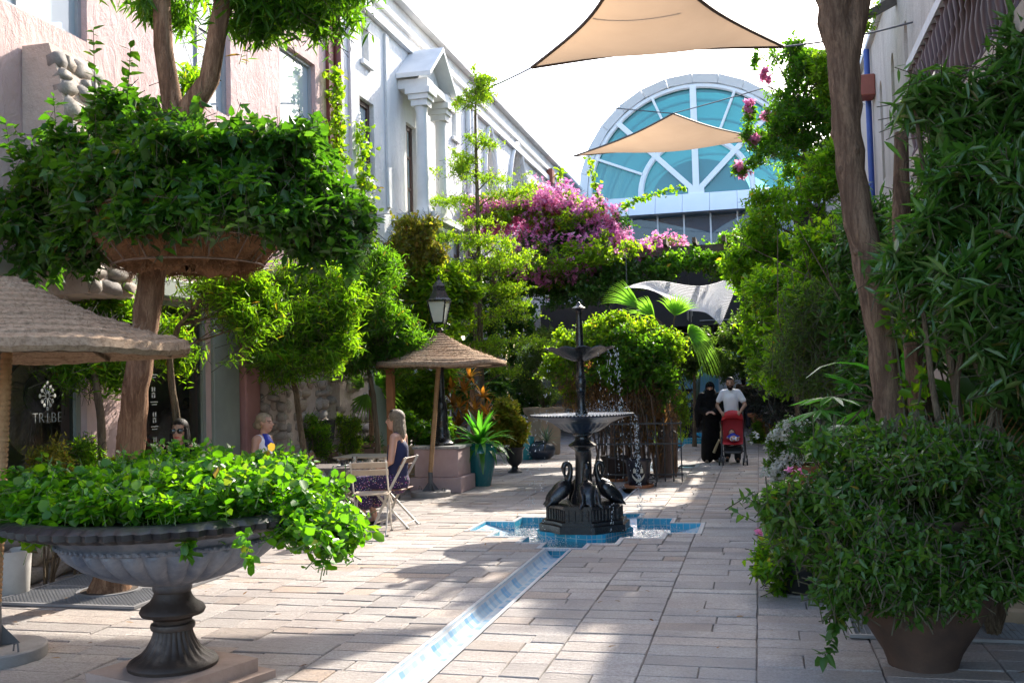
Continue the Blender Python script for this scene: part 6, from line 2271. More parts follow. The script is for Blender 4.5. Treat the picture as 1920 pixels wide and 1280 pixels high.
M_URN = urn_mat()
M_PLINTH = basic('brown_stone', (0.36, 0.26, 0.21), 0.85, (0.26, 0.18, 0.14), 5, .5, 25)
Rr = Matrix.Rotation(math.radians(-18), 3, 'Z')
plm = MB()
for (h_, z0_, z1_) in ((0.40, 0.0, 0.055), (0.33, 0.0551, 0.13)):
    poly = [(UX + (Rr @ Vector((sx * h_, sy * h_, 0))).x, UY + (Rr @ Vector((sx * h_, sy * h_, 0))).y) for sx, sy in ((-1, -1), (1, -1), (1, 1), (-1, 1))]
    plm.prism(poly, z0_, z1_)
plm.build('plinth', M_PLINTH, urn)
UC = (UX, UY, 0)
def footmod(a, i, r):
    return r * (1 + 0.075 * abs(math.sin(a * 12)) - .03) if 3 <= i <= 8 else r
ft_ = MB().lathe([(0.245, 0.131), (0.25, 0.15), (0.238, 0.168), (0.215, 0.178), (0.175, 0.20), (0.145, 0.235), (0.122, 0.275), (0.108, 0.31), (0.104, 0.335), (0.12, 0.34), (0.124, 0.355), (0.12, 0.37), (0.103, 0.376), (0.108, 0.395), (0.135, 0.412),
                  (0.172, 0.422), (0.182, 0.442), (0.170, 0.465), (0.13, 0.49), (0.108, 0.52), (0.10, 0.545), (0.108, 0.56), (0.11, 0.60)], 72, UC, footmod)
ft_.build('foot', M_URN, urn, smooth=True)
NF = 30
def belmod(a, i, r):
    k_ = [0, .5, 1, 1, 1, .7, .2][min(i, 6)]
    return r * (1 + 0.085 * k_ * (abs(math.sin(a * NF / 2)) - .6))
bl = MB().lathe([(0.09, 0.60), (0.21, 0.612), (0.36, 0.66), (0.48, 0.72), (0.555, 0.78), (0.585, 0.82), (0.59, 0.835)], 240, UC, belmod, cap=False)
bl.lathe([(0.59, 0.8351), (0.605, 0.84), (0.61, 0.86), (0.60, 0.868), (0.64, 0.905), (0.69, 0.935), (0.72, 0.945)], 96, UC, cap=False)
bl.build('bowl', M_URN, urn, smooth=True)
bdm = MB()
for k in range(84):
    a = 2 * PI * k / 84
    bdm.ell((UX + .612 * math.cos(a), UY + .612 * math.sin(a), 0.85), (.016, .016, .012), None, 6, 4)
bdm.build('bead_moulding', M_URN, urn, smooth=True, kind='stuff')
def gad(a, i, r):
    k_ = [0, .6, 1, 1, .6, 0][min(i, 5)]
    return r * (1 + 0.05 * k_ * (abs(math.sin(a * 32 + i * .35)) - .5))
rim = MB().lathe([(0.72, 0.9451), (0.83, 0.94), (0.885, 0.965), (0.89, 0.995), (0.85, 1.02), (0.80, 1.025), (0.76, 1.0), (0.5, 0.99), (0.05, 0.99)], 256, UC, gad)
rim.build('gadrooned_rim', basic('dark_lead', (0.010, 0.010, 0.011), 0.42, (0.018, 0.016, 0.016), 5, .3, 30), urn, smooth=True)
upl = thing('urn_plant', 'bright round-leaved plant heaped in the giant urn', 'plant', (UX, UY, 0.99))
rs = np.random.RandomState(201)
ub_ = [(np.array([UX + dx, UY + dy, z]), np.array([rx, ry, rz])) for dx, dy, z, rx, ry, rz in
       ((0, 0, 1.10, .85, .70, .20), (-.55, -.1, 1.10, .42, .5, .20), (.55, 0, 1.12, .42, .45, .19), (0, -.45, 1.12, .7, .3, .12), (-.8, -.2, 1.07, .32, .4, .18), (.9, -.1, 1.05, .28, .35, .16), (.3, .3, 1.18, .5, .5, .18), (-.3, .3, 1.18, .5, .5, .16), (1.05, -.2, .96, .18, .25, .16), (-1.0, -.2, 1.03, .22, .3, .16))]
P_, T_ = twigs(rs, ub_, 3300, up=0.6, out=0.8, rnd=0.6, inner=0.3)
lv = twig_leaves(rs, P_, T_, 9, 0.12, 0.041, 1.2, 0.15, var=.6)
split_leaves(upl, lv, 295, 'urn', 'round', 0.92, 0.08, 0.16, rs)
link('stems', sticks_mesh('st', P_ - T_ * 0.16, P_, np.full(len(P_), 0.003), np.full(len(P_), 0.0018)), basic('green_stem', (0.10, 0.15, 0.04), .6), upl, kind='stuff')
tr1 = [(560, 970, 590, 1030), (640, 950, 700, 1000), (600, 990, 640, 1030), (455, 1000, 470, 1060), (350, 1000, 355, 1045)]
tp = []
for (x0, y0, x1, y1) in tr1:
    a, b = PY(x0, y0, UY - .6), PY(x1, y1, UY - .65)
    for k in range(7):
        tp.append(a + (b - a) * k / 6)
tp = np.array(tp)
lv = twig_leaves(rs, tp, nrm(rs.normal(size=tp.shape) + np.array([.3, -.3, -.4])), 3, .05, .055, 1.1, .3)
link('trailing_leaves', leaves_mesh('tl', *lv, shape='round', W=.9, rs=rs), LM['urn'], upl, kind='stuff')

# ================================================================== PARASOLS
def straw_mat():
    m, nt, p = new_mat('woven_straw')
    f = tex_noise(nt, 30, 8, .75)
    f2 = tex_noise(nt, 2.5, 5, .6)
    c = ramp(nt, f, [(0.3, (0.13, 0.085, 0.055)), (0.52, (0.34, 0.24, 0.16)), (0.8, (0.52, 0.39, 0.27))])
    c = mixc(nt, ramp(nt, f2, [(0.4, (0, 0, 0)), (0.7, (.4, .4, .4))]), c, (0.34, 0.215, 0.13))
    nt.links.new(c, p.inputs['Base Color'])
    p.inputs['Roughness'].default_value = .95
    p.inputs['Specular IOR Level'].default_value = .1
    bump(nt, p, tex_noise(nt, 80, 6, .8), .6, .02)
    return m


M_STRAW = straw_mat()
M_ROPE = basic('wound_rope', (0.46, 0.28, 0.14), .9, (0.34, 0.19, 0.09), 12, .6, 60, bdist=.02)
M_STEELG = basic('grey_steel', (0.10, 0.10, 0.105), .5, (0.08, 0.08, 0.085), 6)
M_CONC = basic('grey_concrete', (0.30, 0.28, 0.26), .85, (0.22, 0.205, 0.195), 6, .4, 30)


def parasol(loc, lean, label, R_=0.98, ztop=2.42, seed=0):
    t = thing('parasol', label, 'parasol', loc, 0, 'thatched parasols of the cafe')
    rg = random.Random(seed)
    n = 15                                     # braided courses from apex to rim
    cx_, cy_ = lean
    prof = []
    tops = []
    for i in range(n + 1):
        f = i / n
        r = 0.02 + (R_ - 0.02) * f
        z = ztop - 0.45 * (0.42 * f + 0.58 * f ** 1.0) * (1.0) - 0.05 * math.sin(PI * f)
        tops.append((r, z))
    # each course is a rope ring, slightly scalloped
    for i in range(n):
        r = (tops[i][0] + tops[i + 1][0]) / 2
        z = (tops[i][1] + tops[i + 1][1]) / 2
        ring = MB()
        hw = (R_ / n) * .5
        ph = rg.random() * 6
        NN = 110
        vs, fs = [], []
        for k in range(NN):
            a = 2 * PI * k / NN
            rr = r * (1 + .006 * math.sin(5 * a + ph))
            zz = z + .012 * math.sin(3 * a + ph * 2) * (i / n) - 0.02 * (i / n) ** 3 * (1 + math.cos(6 * a)) * .5
            for q in range(6):
                b = 2 * PI * q / 6
                vs.append((cx_ + (rr + hw * math.cos(b) * .9) * math.cos(a), cy_ + (rr + hw * math.cos(b) * .9) * math.sin(a), zz + hw * math.sin(b) * 1.25 - (hw * math.cos(b)) * .46 + 0.0045 * math.sin(k * 2.6 + b + ph)))
        for k in range(NN):
            for q in range(6):
                fs.append((k * 6 + q, ((k + 1) % NN) * 6 + q, ((k + 1) % NN) * 6 + (q + 1) % 6, k * 6 + (q + 1) % 6))
        ring.add(vs, fs)
        ring.build('woven_course', M_STRAW, t, local=True, smooth=True)
    und = MB().lathe([(0.03, ztop - .06), (R_ * .5, ztop - .29), (R_ - .03, ztop - .50)], 48, (cx_, cy_, 0), cap=False)
    und.build('lining', M_STRAW, t, local=True, smooth=True)
    # loose straw on top
    fz = np.random.RandomState(seed + 3)
    m_ = 2600
    a = fz.rand(m_) * 2 * PI
    f = np.sqrt(fz.rand(m_))
    A = np.stack([cx_ + R_ * f * np.cos(a), cy_ + R_ * f * np.sin(a), ztop - .45 * f - .03], 1)
    B = A + fz.normal(size=A.shape) * .035 + np.array([0, 0, .014])
    link('loose_straw', sticks_mesh('ls', A, B, np.full(m_, .0022), np.full(m_, .001)), M_STRAW, t, local=True, kind='stuff')
    # pole wound with rope
    p0 = Vector((0, 0, 0.36)); p1 = Vector((cx_, cy_, ztop - .06))
    MB().tube([p0, p1], .030, 10).build('pole', M_ROPE, t, local=True, smooth=True)
    cl = MB()
    for k in range(60):
        q0 = p0.lerp(p1, k / 60.0)
        q1 = p0.lerp(p1, (k + .82) / 60.0)
        cl.tube([q0, q0.lerp(q1, .5), q1], [.0345, .0385, .0345], 10, False)
    cl.build('rope_winding', M_ROPE, t, local=True, smooth=True, kind='stuff')
    for k in range(8):
        b = 2 * PI * k / 8
        MB().bar(p1 + Vector((0, 0, -.05)), (cx_ + R_ * .9 * math.cos(b), cy_ + R_ * .9 * math.sin(b), ztop - .49), .02, .025).build('rib', M_STEM, t, local=True)
    # steel socket with fins on a round concrete foot
    MB().lathe([(.30, 0), (.305, .02), (.305, .075), (.295, .085), (.02, .087)], 40).build('foot', M_CONC, t, local=True, smooth=True)
    so = MB().lathe([(.036, .086), (.036, .37)], 14)
    for k in range(4):
        b = PI / 4 + k * PI / 2
        d_ = Vector((math.cos(b), math.sin(b), 0)); s_ = Vector((-d_.y, d_.x, 0)) * .004
        vs = []
        for sg_ in (-1, 1):
            vs += [d_ * .03 + Vector((0, 0, .088)) + s_ * sg_, d_ * .14 + Vector((0, 0, .088)) + s_ * sg_, d_ * .034 + Vector((0, 0, .22)) + s_ * sg_]
        so.add(vs, [(0, 1, 2), (3, 5, 4), (0, 3, 4, 1), (1, 4, 5, 2), (2, 5, 3, 0)])
    so.build('socket', M_STEELG, t, local=True)
    for b in (2.6, 5.9):
        MB().tube([(.22 * math.cos(b), .22 * math.sin(b), .086), (.23 * math.cos(b), .23 * math.sin(b), .13), (.27 * math.cos(b), .27 * math.sin(b), .14), (.28 * math.cos(b), .28 * math.sin(b), .086)], .006, 5).build('handle', M_STEELG, t, local=True)
    return t


p1g = G(-8, 1236)
a1 = PY(18, 530, 5.45)
parasol((float(p1g[0]), float(p1g[1]), 0), (float(a1[0] - p1g[0]), float(a1[1] - p1g[1])), 'thatched parasol in front of the lettered shop window', 1.12, 2.42, 1)
p2g = G(808, 930)
a2 = PY(826, 630, float(p2g[1]))
parasol((float(p2g[0]), float(p2g[1]), 0), (float(a2[0] - p2g[0]), float(a2[1] - p2g[1])), 'thatched parasol on a leaning rope-wound pole before the street lamp', 1.0, 2.44, 2)
wp_ = PX(735, 860, -5.35)
wpt = thing('wooden_post', 'square reddish wooden post behind the thatched parasol', 'post', (float(wp_[0]), float(wp_[1]), 0))
MB().bbox(wp_[0] - .055, wp_[0] + .055, wp_[1] - .055, wp_[1] + .055, 0, 2.3, .008).build('shaft', basic('red_brown_wood', (0.30, 0.12, 0.045), .6, (0.22, 0.085, 0.035), 6, .3, 30), wpt)
MB().bbox(wp_[0] - .09, wp_[0] + .09, wp_[1] - .09, wp_[1] + .09, 0.001, 0.09, .008).build('shoe', M_STEELG, wpt)

# ================================================================== STREET LAMP ON ITS PEDESTAL
lx, ly = float(PX(830, 860, -4.95)[0]), float(PX(830, 860, -4.95)[1])
pk = thing('lamp_pedestal', 'pink rendered pedestal with a mosaic cap under the street lamp', 'pedestal', (lx, ly, 0))
M_PKP = basic('pale_pink_render', (0.50, 0.36, 0.34), .85, (0.42, 0.29, 0.275), 4, .4, 20)
MB().bbox(lx - .42, lx + .42, ly - .4, ly + .4, 0, .24, .01).build('base', M_PKP, pk)
MB().bbox(lx - .36, lx + .36, ly - .34, ly + .34, .2402, .68, .01).build('block', M_PKP, pk)
MB().box(lx - .38, lx + .38, ly - .36, ly + .36, .6802, .72).build('mosaic_cap', tile_mat('grey_mosaic', [(0.2, 0.2, 0.2), (0.4, 0.4, 0.42), (0.12, 0.12, 0.13)], (0.3, 0.3, 0.3), .03, .03, ('X+Y', 'Z'), .4), pk)
lp = thing('street_lamp', 'black cast street lamp with a tapered glass lantern', 'street lamp', (lx, ly, .72))
lc = (lx, ly, .72)
hl = float(PY(828, 612, ly)[2]) - .72                    # lantern foot above the pedestal
MB().lathe([(.20, 0), (.20, .04), (.155, .07), (.135, .14), (.125, .22), (.10, .27), (.105, .30), (.095, .55), (.085, .62), (.09, .66), (.075, .70), (.06, .78), (.052, 1.0), (.045, hl - .08), (.06, hl - .06), (.035, hl - .02)], 18, lc, lambda a, i, r: r * (1 + (.04 * math.cos(a * 9) if 6 <= i <= 8 else 0))).build('post', M_CAST, lp, smooth=True)
lan = MB()
z0_ = .72 + hl
hw0, hw1, hL = .085, .15, .35
for k in range(4):
    sx, sy = ((-1, -1), (1, -1), (1, 1), (-1, 1))[k]
    lan.bar((lx + sx * hw0, ly + sy * hw0, z0_ + .06), (lx + sx * hw1, ly + sy * hw1, z0_ + .06 + hL), .018, .018)
    sx2, sy2 = ((-1, -1), (1, -1), (1, 1), (-1, 1))[(k + 1) % 4]
    lan.bar((lx + sx * hw1, ly + sy * hw1, z0_ + .06 + hL), (lx + sx2 * hw1, ly + sy2 * hw1, z0_ + .06 + hL), .03, .03)
    lan.bar((lx + sx * hw0, ly + sy * hw0, z0_ + .06), (lx + sx2 * hw0, ly + sy2 * hw0, z0_ + .06), .02, .02)
    lan.tube([(lx + sx * .03, ly + sy * .03, z0_ - .06), (lx + sx * .11, ly + sy * .11, z0_ - .03), (lx + sx * .13, ly + sy * .13, z0_ + .03), (lx + sx * hw0, ly + sy * hw0, z0_ + .06)], .009, 5)
lo_ = lan.build('lantern_frame', M_CAST, lp)
for k in range(4):
    sx, sy = ((-1, -1), (1, -1), (1, 1), (-1, 1))[k]
    sx2, sy2 = ((-1, -1), (1, -1), (1, 1), (-1, 1))[(k + 1) % 4]
    MB().add([(lx + sx * hw0 * .97, ly + sy * hw0 * .97, z0_ + .07), (lx + sx2 * hw0 * .97, ly + sy2 * hw0 * .97, z0_ + .07), (lx + sx2 * hw1 * .97, ly + sy2 * hw1 * .97, z0_ + .05 + hL), (lx + sx * hw1 * .97, ly + sy * hw1 * .97, z0_ + .05 + hL)], [(0, 1, 2, 3)]).build('pane', glass_mat('frosted_lantern', (.9, .95, .92), .1, .35, (.7, .76, .72)) if k == 0 else bpy.data.materials['frosted_lantern'], lo_, recalc=False)
MB().lathe([(.20, z0_ + .075 + hL), (.165, z0_ + .11 + hL), (.11, z0_ + .22 + hL), (.10, z0_ + .28 + hL), (.11, z0_ + .30 + hL), (.06, z0_ + .36 + hL), (.025, z0_ + .40 + hL), (.03, z0_ + .43 + hL), (.004, z0_ + .48 + hL)], 4, (lx, ly, 0)).build('lantern_roof', M_CAST, lp)

# ================================================================== PLANTER BOX
wbx = G(770, 918)
bx0 = float(wbx[0])
by0 = float(wbx[1])
pbx = thing('planter_box', 'pale plank planter box on short feet behind the woman in navy', 'planter', (bx0 - .4, by0 + .35, 0))
M_PINE = basic('pale_pine', (0.50, 0.37, 0.23), .7, (0.42, 0.30, 0.18), 4, .3, 30)
for i in range(4):
    z_ = .10 + i * .155
    MB().bbox(bx0 - 1.15, bx0 + .05, by0 - .012, by0 + .012, z_, z_ + .148, .004).build('plank', M_PINE, pbx)
    MB().bbox(bx0 + .051, bx0 + .075, by0 - .012, by0 + .75, z_, z_ + .148, .004).build('plank', M_PINE, pbx)
for (xx, yy) in ((bx0 - .04, by0 - .045), (bx0 - 1.1, by0 - .045), (bx0 - .04, by0 + .68)):
    MB().bbox(xx - .05, xx + .05, yy, yy + .03, 0, .72, .004).build('corner_post', M_PINE, pbx)
MB().box(bx0 - 1.1, bx0 + .04, by0 + .02, by0 + .7, .3, .62).build('soil', M_EARTH, pbx)
bush('planter_shrub', 'glossy green shrub growing in the plank planter box', (bx0 - .3, by0 + .3, .62), [blob(800, 815, by0 + .3, 38, 28, .3), blob(770, 800, by0 + .4, 28, 30, .3), blob(825, 800, by0 + .4, 25, 25, .25)], 420, 8, .15, .075, 'tree', 211, 'ovate', .5)

# ================================================================== POTS
def glaze(name, c, c2, drip, rough=.18):
    m, nt, p = new_mat(name)
    f = tex_noise(nt, 5, 8, .65, 'Object', .6, (1, 1, .45))
    col = ramp(nt, f, [(.34, c), (.52, c2), (.60, c2), (.70, drip)])
    nt.links.new(col, p.inputs['Base Color'])
    p.inputs['Roughness'].default_value = rough
    p.inputs['Coat Weight'].default_value = .3
    return m


M_TEALG = glaze('teal_glaze', (0.01, 0.07, 0.10), (0.02, 0.14, 0.15), (0.14, 0.22, 0.20))
M_BLUEG = glaze('blue_glaze', (0.02, 0.20, 0.24), (0.04, 0.28, 0.30), (0.16, 0.34, 0.34), .25)
M_BLKPOT = basic('black_plastic', (0.012, 0.012, 0.013), .4, (0.02, 0.02, 0.02), 5)
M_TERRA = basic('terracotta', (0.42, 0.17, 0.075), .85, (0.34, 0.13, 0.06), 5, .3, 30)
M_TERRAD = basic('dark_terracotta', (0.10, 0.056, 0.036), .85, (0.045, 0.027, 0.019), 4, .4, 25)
M_BUFFP = basic('buff_pot', (0.42, 0.32, 0.22), .85, (0.34, 0.25, 0.17), 4, .3, 25)
M_SOIL = basic('potting_soil', (0.05, 0.035, 0.025), .95)


def pot(name, label, loc, prof, mat, n=36, mod=None, group=None):
    t = thing(name, label, 'pot', (loc[0], loc[1], loc[2] if len(loc) > 2 else 0), 0, group)
    z = max(q[1] for q in prof)
    r = [q[0] for q in prof if q[1] == z][0]
    pr_ = list(prof) + [(r * .86, z - .01), (r * .8, z - .10)]
    MB().lathe(pr_, n, (0, 0, 0), mod, cap=True).build('body', mat, t, local=True, smooth=True)
    MB().lathe([(0, z - .07), (r * .84, z - .07)], 20, cap=False).build('soil', M_SOIL, t, local=True)
    return t


tg = G(895, 913); tgy = float(tg[1]) + .22; tgx = float(tg[0])
pot('glazed_pot', 'tall teal glazed pot with spiky green plant beside the pedestal', (tgx, tgy), [(.165, 0), (.17, .02), (.21, .2), (.255, .40), (.285, .52), (.28, .60), (.235, .655), (.215, .67), (.235, .695), (.24, .71)], M_TEALG)
rosette('spiky_plant', 'rosette of glossy green strap leaves in the tall teal pot', (tgx, tgy, .66), 60, .74, .095, 'strap', 221, (-.05, 1.45), (.5, 1.5))
# cordyline
cx_, cy_ = float(PX(866, 880, -5.15)[0]), float(PX(866, 880, -5.15)[1])
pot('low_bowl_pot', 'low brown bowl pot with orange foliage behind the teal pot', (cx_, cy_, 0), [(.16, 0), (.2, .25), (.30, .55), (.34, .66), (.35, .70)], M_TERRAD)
cd = thing('orange_croton', 'orange and bronze leaved croton behind the tall teal pot', 'plant', (cx_, cy_, .68))
for (x, y, s_) in ((870, 735, 1), (850, 760, 2), (890, 770, 3), (860, 800, 4), (905, 745, 5), (880, 710, 6), (845, 730, 7), (875, 785, 8), (850, 815, 9), (895, 800, 10), (912, 780, 11), (862, 765, 12)):
    rosette('', '', V3(PY(x, y, cy_)), 14, .34, .075, 'orange', 230 + s_, (.1, 1.4), (.4, 1.1), parent=cd)
MB().tube([(cx_, cy_, .6), (cx_ + .02, cy_, 1.3)], .012, 5).build('stem', M_STEM, cd)
# black urn pot with bright shrub, blue pot, dark round pot, agave
ux, uy = float(G(962, 887)[0]), float(G(962, 887)[1]) + .15
pot('black_urn_pot', 'black footed urn pot with bright succulent shrub', (ux, uy), [(.14, 0), (.14, .02), (.07, .07), (.06, .12), (.12, .18), (.155, .25), (.165, .42), (.2, .46), (.205, .48)], M_BLKPOT)
bush('succulent_shrub', 'bright yellow-green succulent shrub in the black urn pot', (ux, uy, .45), [blob(950, 770, uy, 28, 28, .35), blob(925, 790, uy, 30, 30, .35), blob(965, 805, uy, 22, 28, .3), blob(935, 820, uy - .1, 30, 20, .3)], 620, 9, .10, .10, 'gold', 241, 'round', .5, up=.6, droop=-.1)
bx_, by_ = float(G(988, 862)[0]), float(G(988, 862)[1]) + .15
pot('blue_cylinder_pot', 'pale blue glazed cylinder pot beside the dark round jar', (bx_ - .1, by_), [(.2, 0), (.22, .03), (.24, .4), (.25, .48), (.255, .5)], M_BLUEG)
jx, jy = float(G(1012, 862)[0]), float(G(1012, 862)[1]) + .2
pot('round_jar', 'dark ribbed round jar with an agave behind the fountain', (jx, jy), [(.14, 0), (.2, .02), (.28, .10), (.31, .2), (.28, .3), (.2, .36), (.13, .38), (.14, .40)], glaze('navy_glaze', (0.012, 0.016, 0.035), (0.02, 0.03, 0.05), (0.08, 0.09, 0.11), .3), 36, lambda a, i, r: r)
rosette('agave', 'grey-green agave rosette growing from the dark round jar', (jx + .12, jy, .38), 26, .42, .045, 'blue', 251, (.1, 1.3), (.3, 1.0))
qx, qy = float(PX(1022, 850, -4.9)[0]), float(PX(1022, 850, -4.9)[1])
pot('tall_buff_planter', 'tall square-shouldered buff planter with dry brown shrub', (qx, qy), [(.34, 0), (.36, .05), (.40, .9), (.47, .95), (.5, 1.02), (.5, 1.10)], M_BUFFP, 4)
bush('dry_shrub', 'half-dry brownish shrub standing in the buff planter', (qx, qy, 1.05), [blob(1000, 720, qy, 30, 30, .4), blob(990, 680, qy, 35, 40, .5), blob(1020, 650, qy, 30, 40, .5), blob(1030, 740, qy, 25, 20, .4)], 900, 8, .2, .07, 'olive', 261, 'lance', .3)
# palm-ish fronds behind
pf = thing('feather_palm', 'small palm with fine arching fronds behind the croton', 'palm', (float(PX(890, 760, -5.9)[0]), float(PX(890, 760, -5.9)[1]), 0))
hub = Vector(PX(885, 730, -5.9))
MB().tube([Vector((hub.x, hub.y, 0)), hub], [.06, .05], 8).build('trunk', M_BARK, pf, smooth=True)
for k, (dx, dz, yw) in enumerate(((-.9, .5, -.2), (.9, .55, -.3), (.5, .9, .2), (-.4, .9, .2), (1.0, .1, -.5), (-1.0, .15, -.5))):
    fr_ = MB()
    d = Vector((dx, yw, dz)).normalized()
    sp_ = [hub + d * 1.1 * t + Vector((0, 0, -.55 * t * t)) for t in np.linspace(0, 1, 12)]
    s_ = d.cross(Vector((0, 0, 1))).normalized()
    for i in range(1, 12):
        for sg_ in (-1, 1):
            e = sp_[i] + s_ * sg_ * .28 * math.sin(PI * (.15 + .8 * i / 12)) + d * .16 + Vector((0, 0, -.06))
            w_ = d * .012
            fr_.add([sp_[i] - w_, sp_[i] + w_, e], [(0, 1, 2)])
    fr_.tube(sp_, .006, 4)
    fr_.build('frond', LM['palm'], pf, recalc=False)
# white fan leaf on the left by the wall
pf2 = thing('silver_fan_palm', 'small fan palm with sunlit silvery leaf by the green panels', 'palm', (float(PX(690, 740, -6.0)[0]), float(PX(690, 740, -6.0)[1]), 0))
hub = Vector(PX(695, 730, -5.95))
MB().tube([Vector((hub.x, hub.y, 0)), hub], [.05, .03], 8).build('trunk', M_BARK, pf2, smooth=True)
for (x, y, n_) in ((655, 712, 14), (675, 760, 12), (730, 700, 12), (780, 690, 12), (770, 740, 12)):
    e = Vector(PY(x, y, hub.y - .2))
    fan_frond(pf2, hub.lerp(e, .3), e - hub, .42, n_, 1.7, 'palm', .25)
# black pot hung on the pillar
bq = PX(612, 800, -6.05)
pot('wall_pot', 'small black pot standing on the stone ledge between the pillars', (float(bq[0]), float(bq[1]), float(bq[2]) - .2), [(.1, 0), (.13, .28), (.14, .3)], M_BLKPOT)
ledge = thing('stone_ledge', 'low stone ledge between the two stone pillars', 'ledge', (-6.1, 13.8, 0))
MB().bbox(-6.55, -5.75, 12.9, 15.1, 0, .55, .03).build('core', M_GROUT, ledge)
stones_on(ledge, (-5.75, 12.9, .02), (0, 1, 0), (0, 0, 1), (1, 0, 0), 2.2, .52, .2, 31, .9, .5)
stones_on(ledge, (-6.5, 12.9, .02), (1, 0, 0), (0, 0, 1), (0, -1, 0), .75, .52, .2, 32, .9, .5)
# white cylinder planter at the left edge
wc = G(12, 1120)
pot('white_planter', 'white cylindrical planter at the foot of the low stone wall', (float(wc[0]) - .05, float(wc[1]) + .1), [(.14, 0), (.15, .01), (.17, .36), (.175, .38)], basic('off_white_pot', (0.55, 0.53, 0.50), .7))
# pumpkin-faced black pots behind the fountain
hx, hy = float(G(1195, 916)[0]), float(G(1195, 916)[1]) + .2
hp = pot('pumpkin_face_pot', 'black pot with a grinning pumpkin face on a terracotta saucer', (hx, hy), [(.15, .03), (.155, .04), (.2, .38), (.215, .40), (.215, .44)], basic('shiny_black_pot', (0.012, 0.013, 0.02), .25, (0.02, 0.02, 0.03), 5))
MB().lathe([(.19, 0), (.22, .005), (.235, .05), (.22, .052), (.2, .02)], 30).build('saucer', M_TERRA, hp, local=True, smooth=True)
M_FACE = basic('cream_paint', (0.55, 0.52, 0.42), .6)
def on_pot(az, z, r=.19):
    rr = .155 + (.2 - .155) * (z - .04) / .34 + .004
    return Vector((rr * math.sin(az), -rr * math.cos(az), z))
fc_ = MB()
for s in (-1, 1):
    az = .10 + s * .30
    e0 = [on_pot(az + s * .0 + a, z) for a, z in ((-.13, .24), (.13, .24), (.10, .30), (0, .32), (-.10, .30))]
    fc_.add(e0, [(0, 1, 2, 3, 4)])
for i in range(10):
    a0, a1_ = -.45 + i * .11, -.45 + (i + 1) * .11
    zf = lambda a: .10 + .28 * (a - .1) ** 2
    fc_.add([on_pot(a0, zf(a0)), on_pot(a1_, zf(a1_)), on_pot(a1_, zf(a1_) + .045), on_pot(a0, zf(a0) + .045)], [(0, 1, 2, 3)])
fc_.build('painted_face', M_FACE, hp, local=True, recalc=False)
hx2, hy2 = float(G(1148, 905)[0]), float(G(1148, 905)[1]) + .35
p3 = pot('dark_pot', 'dark brown pot on a saucer beside the pumpkin pot', (hx2, hy2), [(.16, .03), (.17, .04), (.22, .36), (.24, .38), (.24, .42)], basic('dark_brown_pot', (0.045, 0.028, 0.022), .6))
MB().lathe([(.2, 0), (.22, .005), (.24, .05), (.22, .052), (.2, .02)], 30).build('saucer', M_TERRA, p3, local=True, smooth=True)
# iron plant stand beside
sx_, sy_ = hx + .26, hy + .05
sd = thing('scroll_stand', 'black iron stand with scrolls beside the pumpkin pot', 'stand', (sx_, sy_, 0))
MB().tube([(sx_, sy_, 0), (sx_ + .02, sy_, .2), (sx_, sy_, .46)], .012, 6).build('upright', M_IRON, sd)
for z_ in (.05, .17):
    MB().tube([(sx_ - .03 + .03 * math.cos(a), sy_, z_ + .03 * math.sin(a)) for a in np.linspace(0, 2 * PI, 11)], .008, 4, False).build('scroll', M_IRON, sd)
MB().bar((sx_ - .15, sy_, .12), (sx_, sy_, .13), .012, .012).build('rail', M_IRON, sd)
# large plants behind: hanging fern pot at (1250,770)
fy_ = 19.0
fb = PY(1260, 850, fy_)
fs_ = thing('fern_stand', 'black pole stand carrying a trailing fern', 'stand', (float(fb[0]), fy_, 0))
MB().tube([(fb[0], fy_, 0), (fb[0], fy_, 1.1)], .02, 8).build('pole', M_IRON, fs_)
MB().lathe([(.16, 0), (.16, .02), (.02, .03)], 20, (fb[0], fy_, 0)).build('foot', M_IRON, fs_)
MB().lathe([(.06, 1.1), (.16, 1.2), (.2, 1.3)], 20, (fb[0], fy_, 0)).build('dish', M_IRON, fs_, smooth=True)
bush('trailing_fern', 'pale trailing fern hanging from the black pole stand', (float(fb[0]), fy_, 1.25), [blob(1258, 760, fy_, 32, 28, .35), blob(1245, 800, fy_, 22, 45, .25), blob(1275, 790, fy_, 20, 40, .25)], 650, 8, .2, .05, 'lime', 271, 'lance', .28, up=-.6, droop=.6)
# far wrought seat / dark railing with pots near the walkers
rl = thing('far_railing', 'dark slatted railing beside the far pool', 'railing', (-2.5, 28.5, 0))
for i in range(12):
    MB().box(-3.3 + i * .14, -3.26 + i * .14, 28.75, 28.79, .15, 1.0).build('bar', M_DKFRAME, rl)
MB().box(-3.35, -1.6, 28.73, 28.81, 1.0, 1.08).build('handrail', M_IRON, rl)
ds = thing('dark_fountain', 'small dark fountain standing in the far pool', 'fountain', (-2.0, 27.2, 0))
MB().lathe([(.45, -.05), (.45, .1), (.3, .16), (.2, .3), (.14, .55), (.3, .7), (.5, .85), (.52, .9), (.1, .88), (.07, 1.2), (.25, 1.35), (.26, 1.4), (.05, 1.38), (.03, 1.7)], 24, (-2.0, 27.2, 0)).build('body', M_CAST, ds, smooth=True)
rosette('fan_bush', 'dark blue-green spiky palm beside the far pool', (-1.75, 29.5, .9), 40, .95, .06, 'blue', 275, (.0, 1.5), (.1, .5))
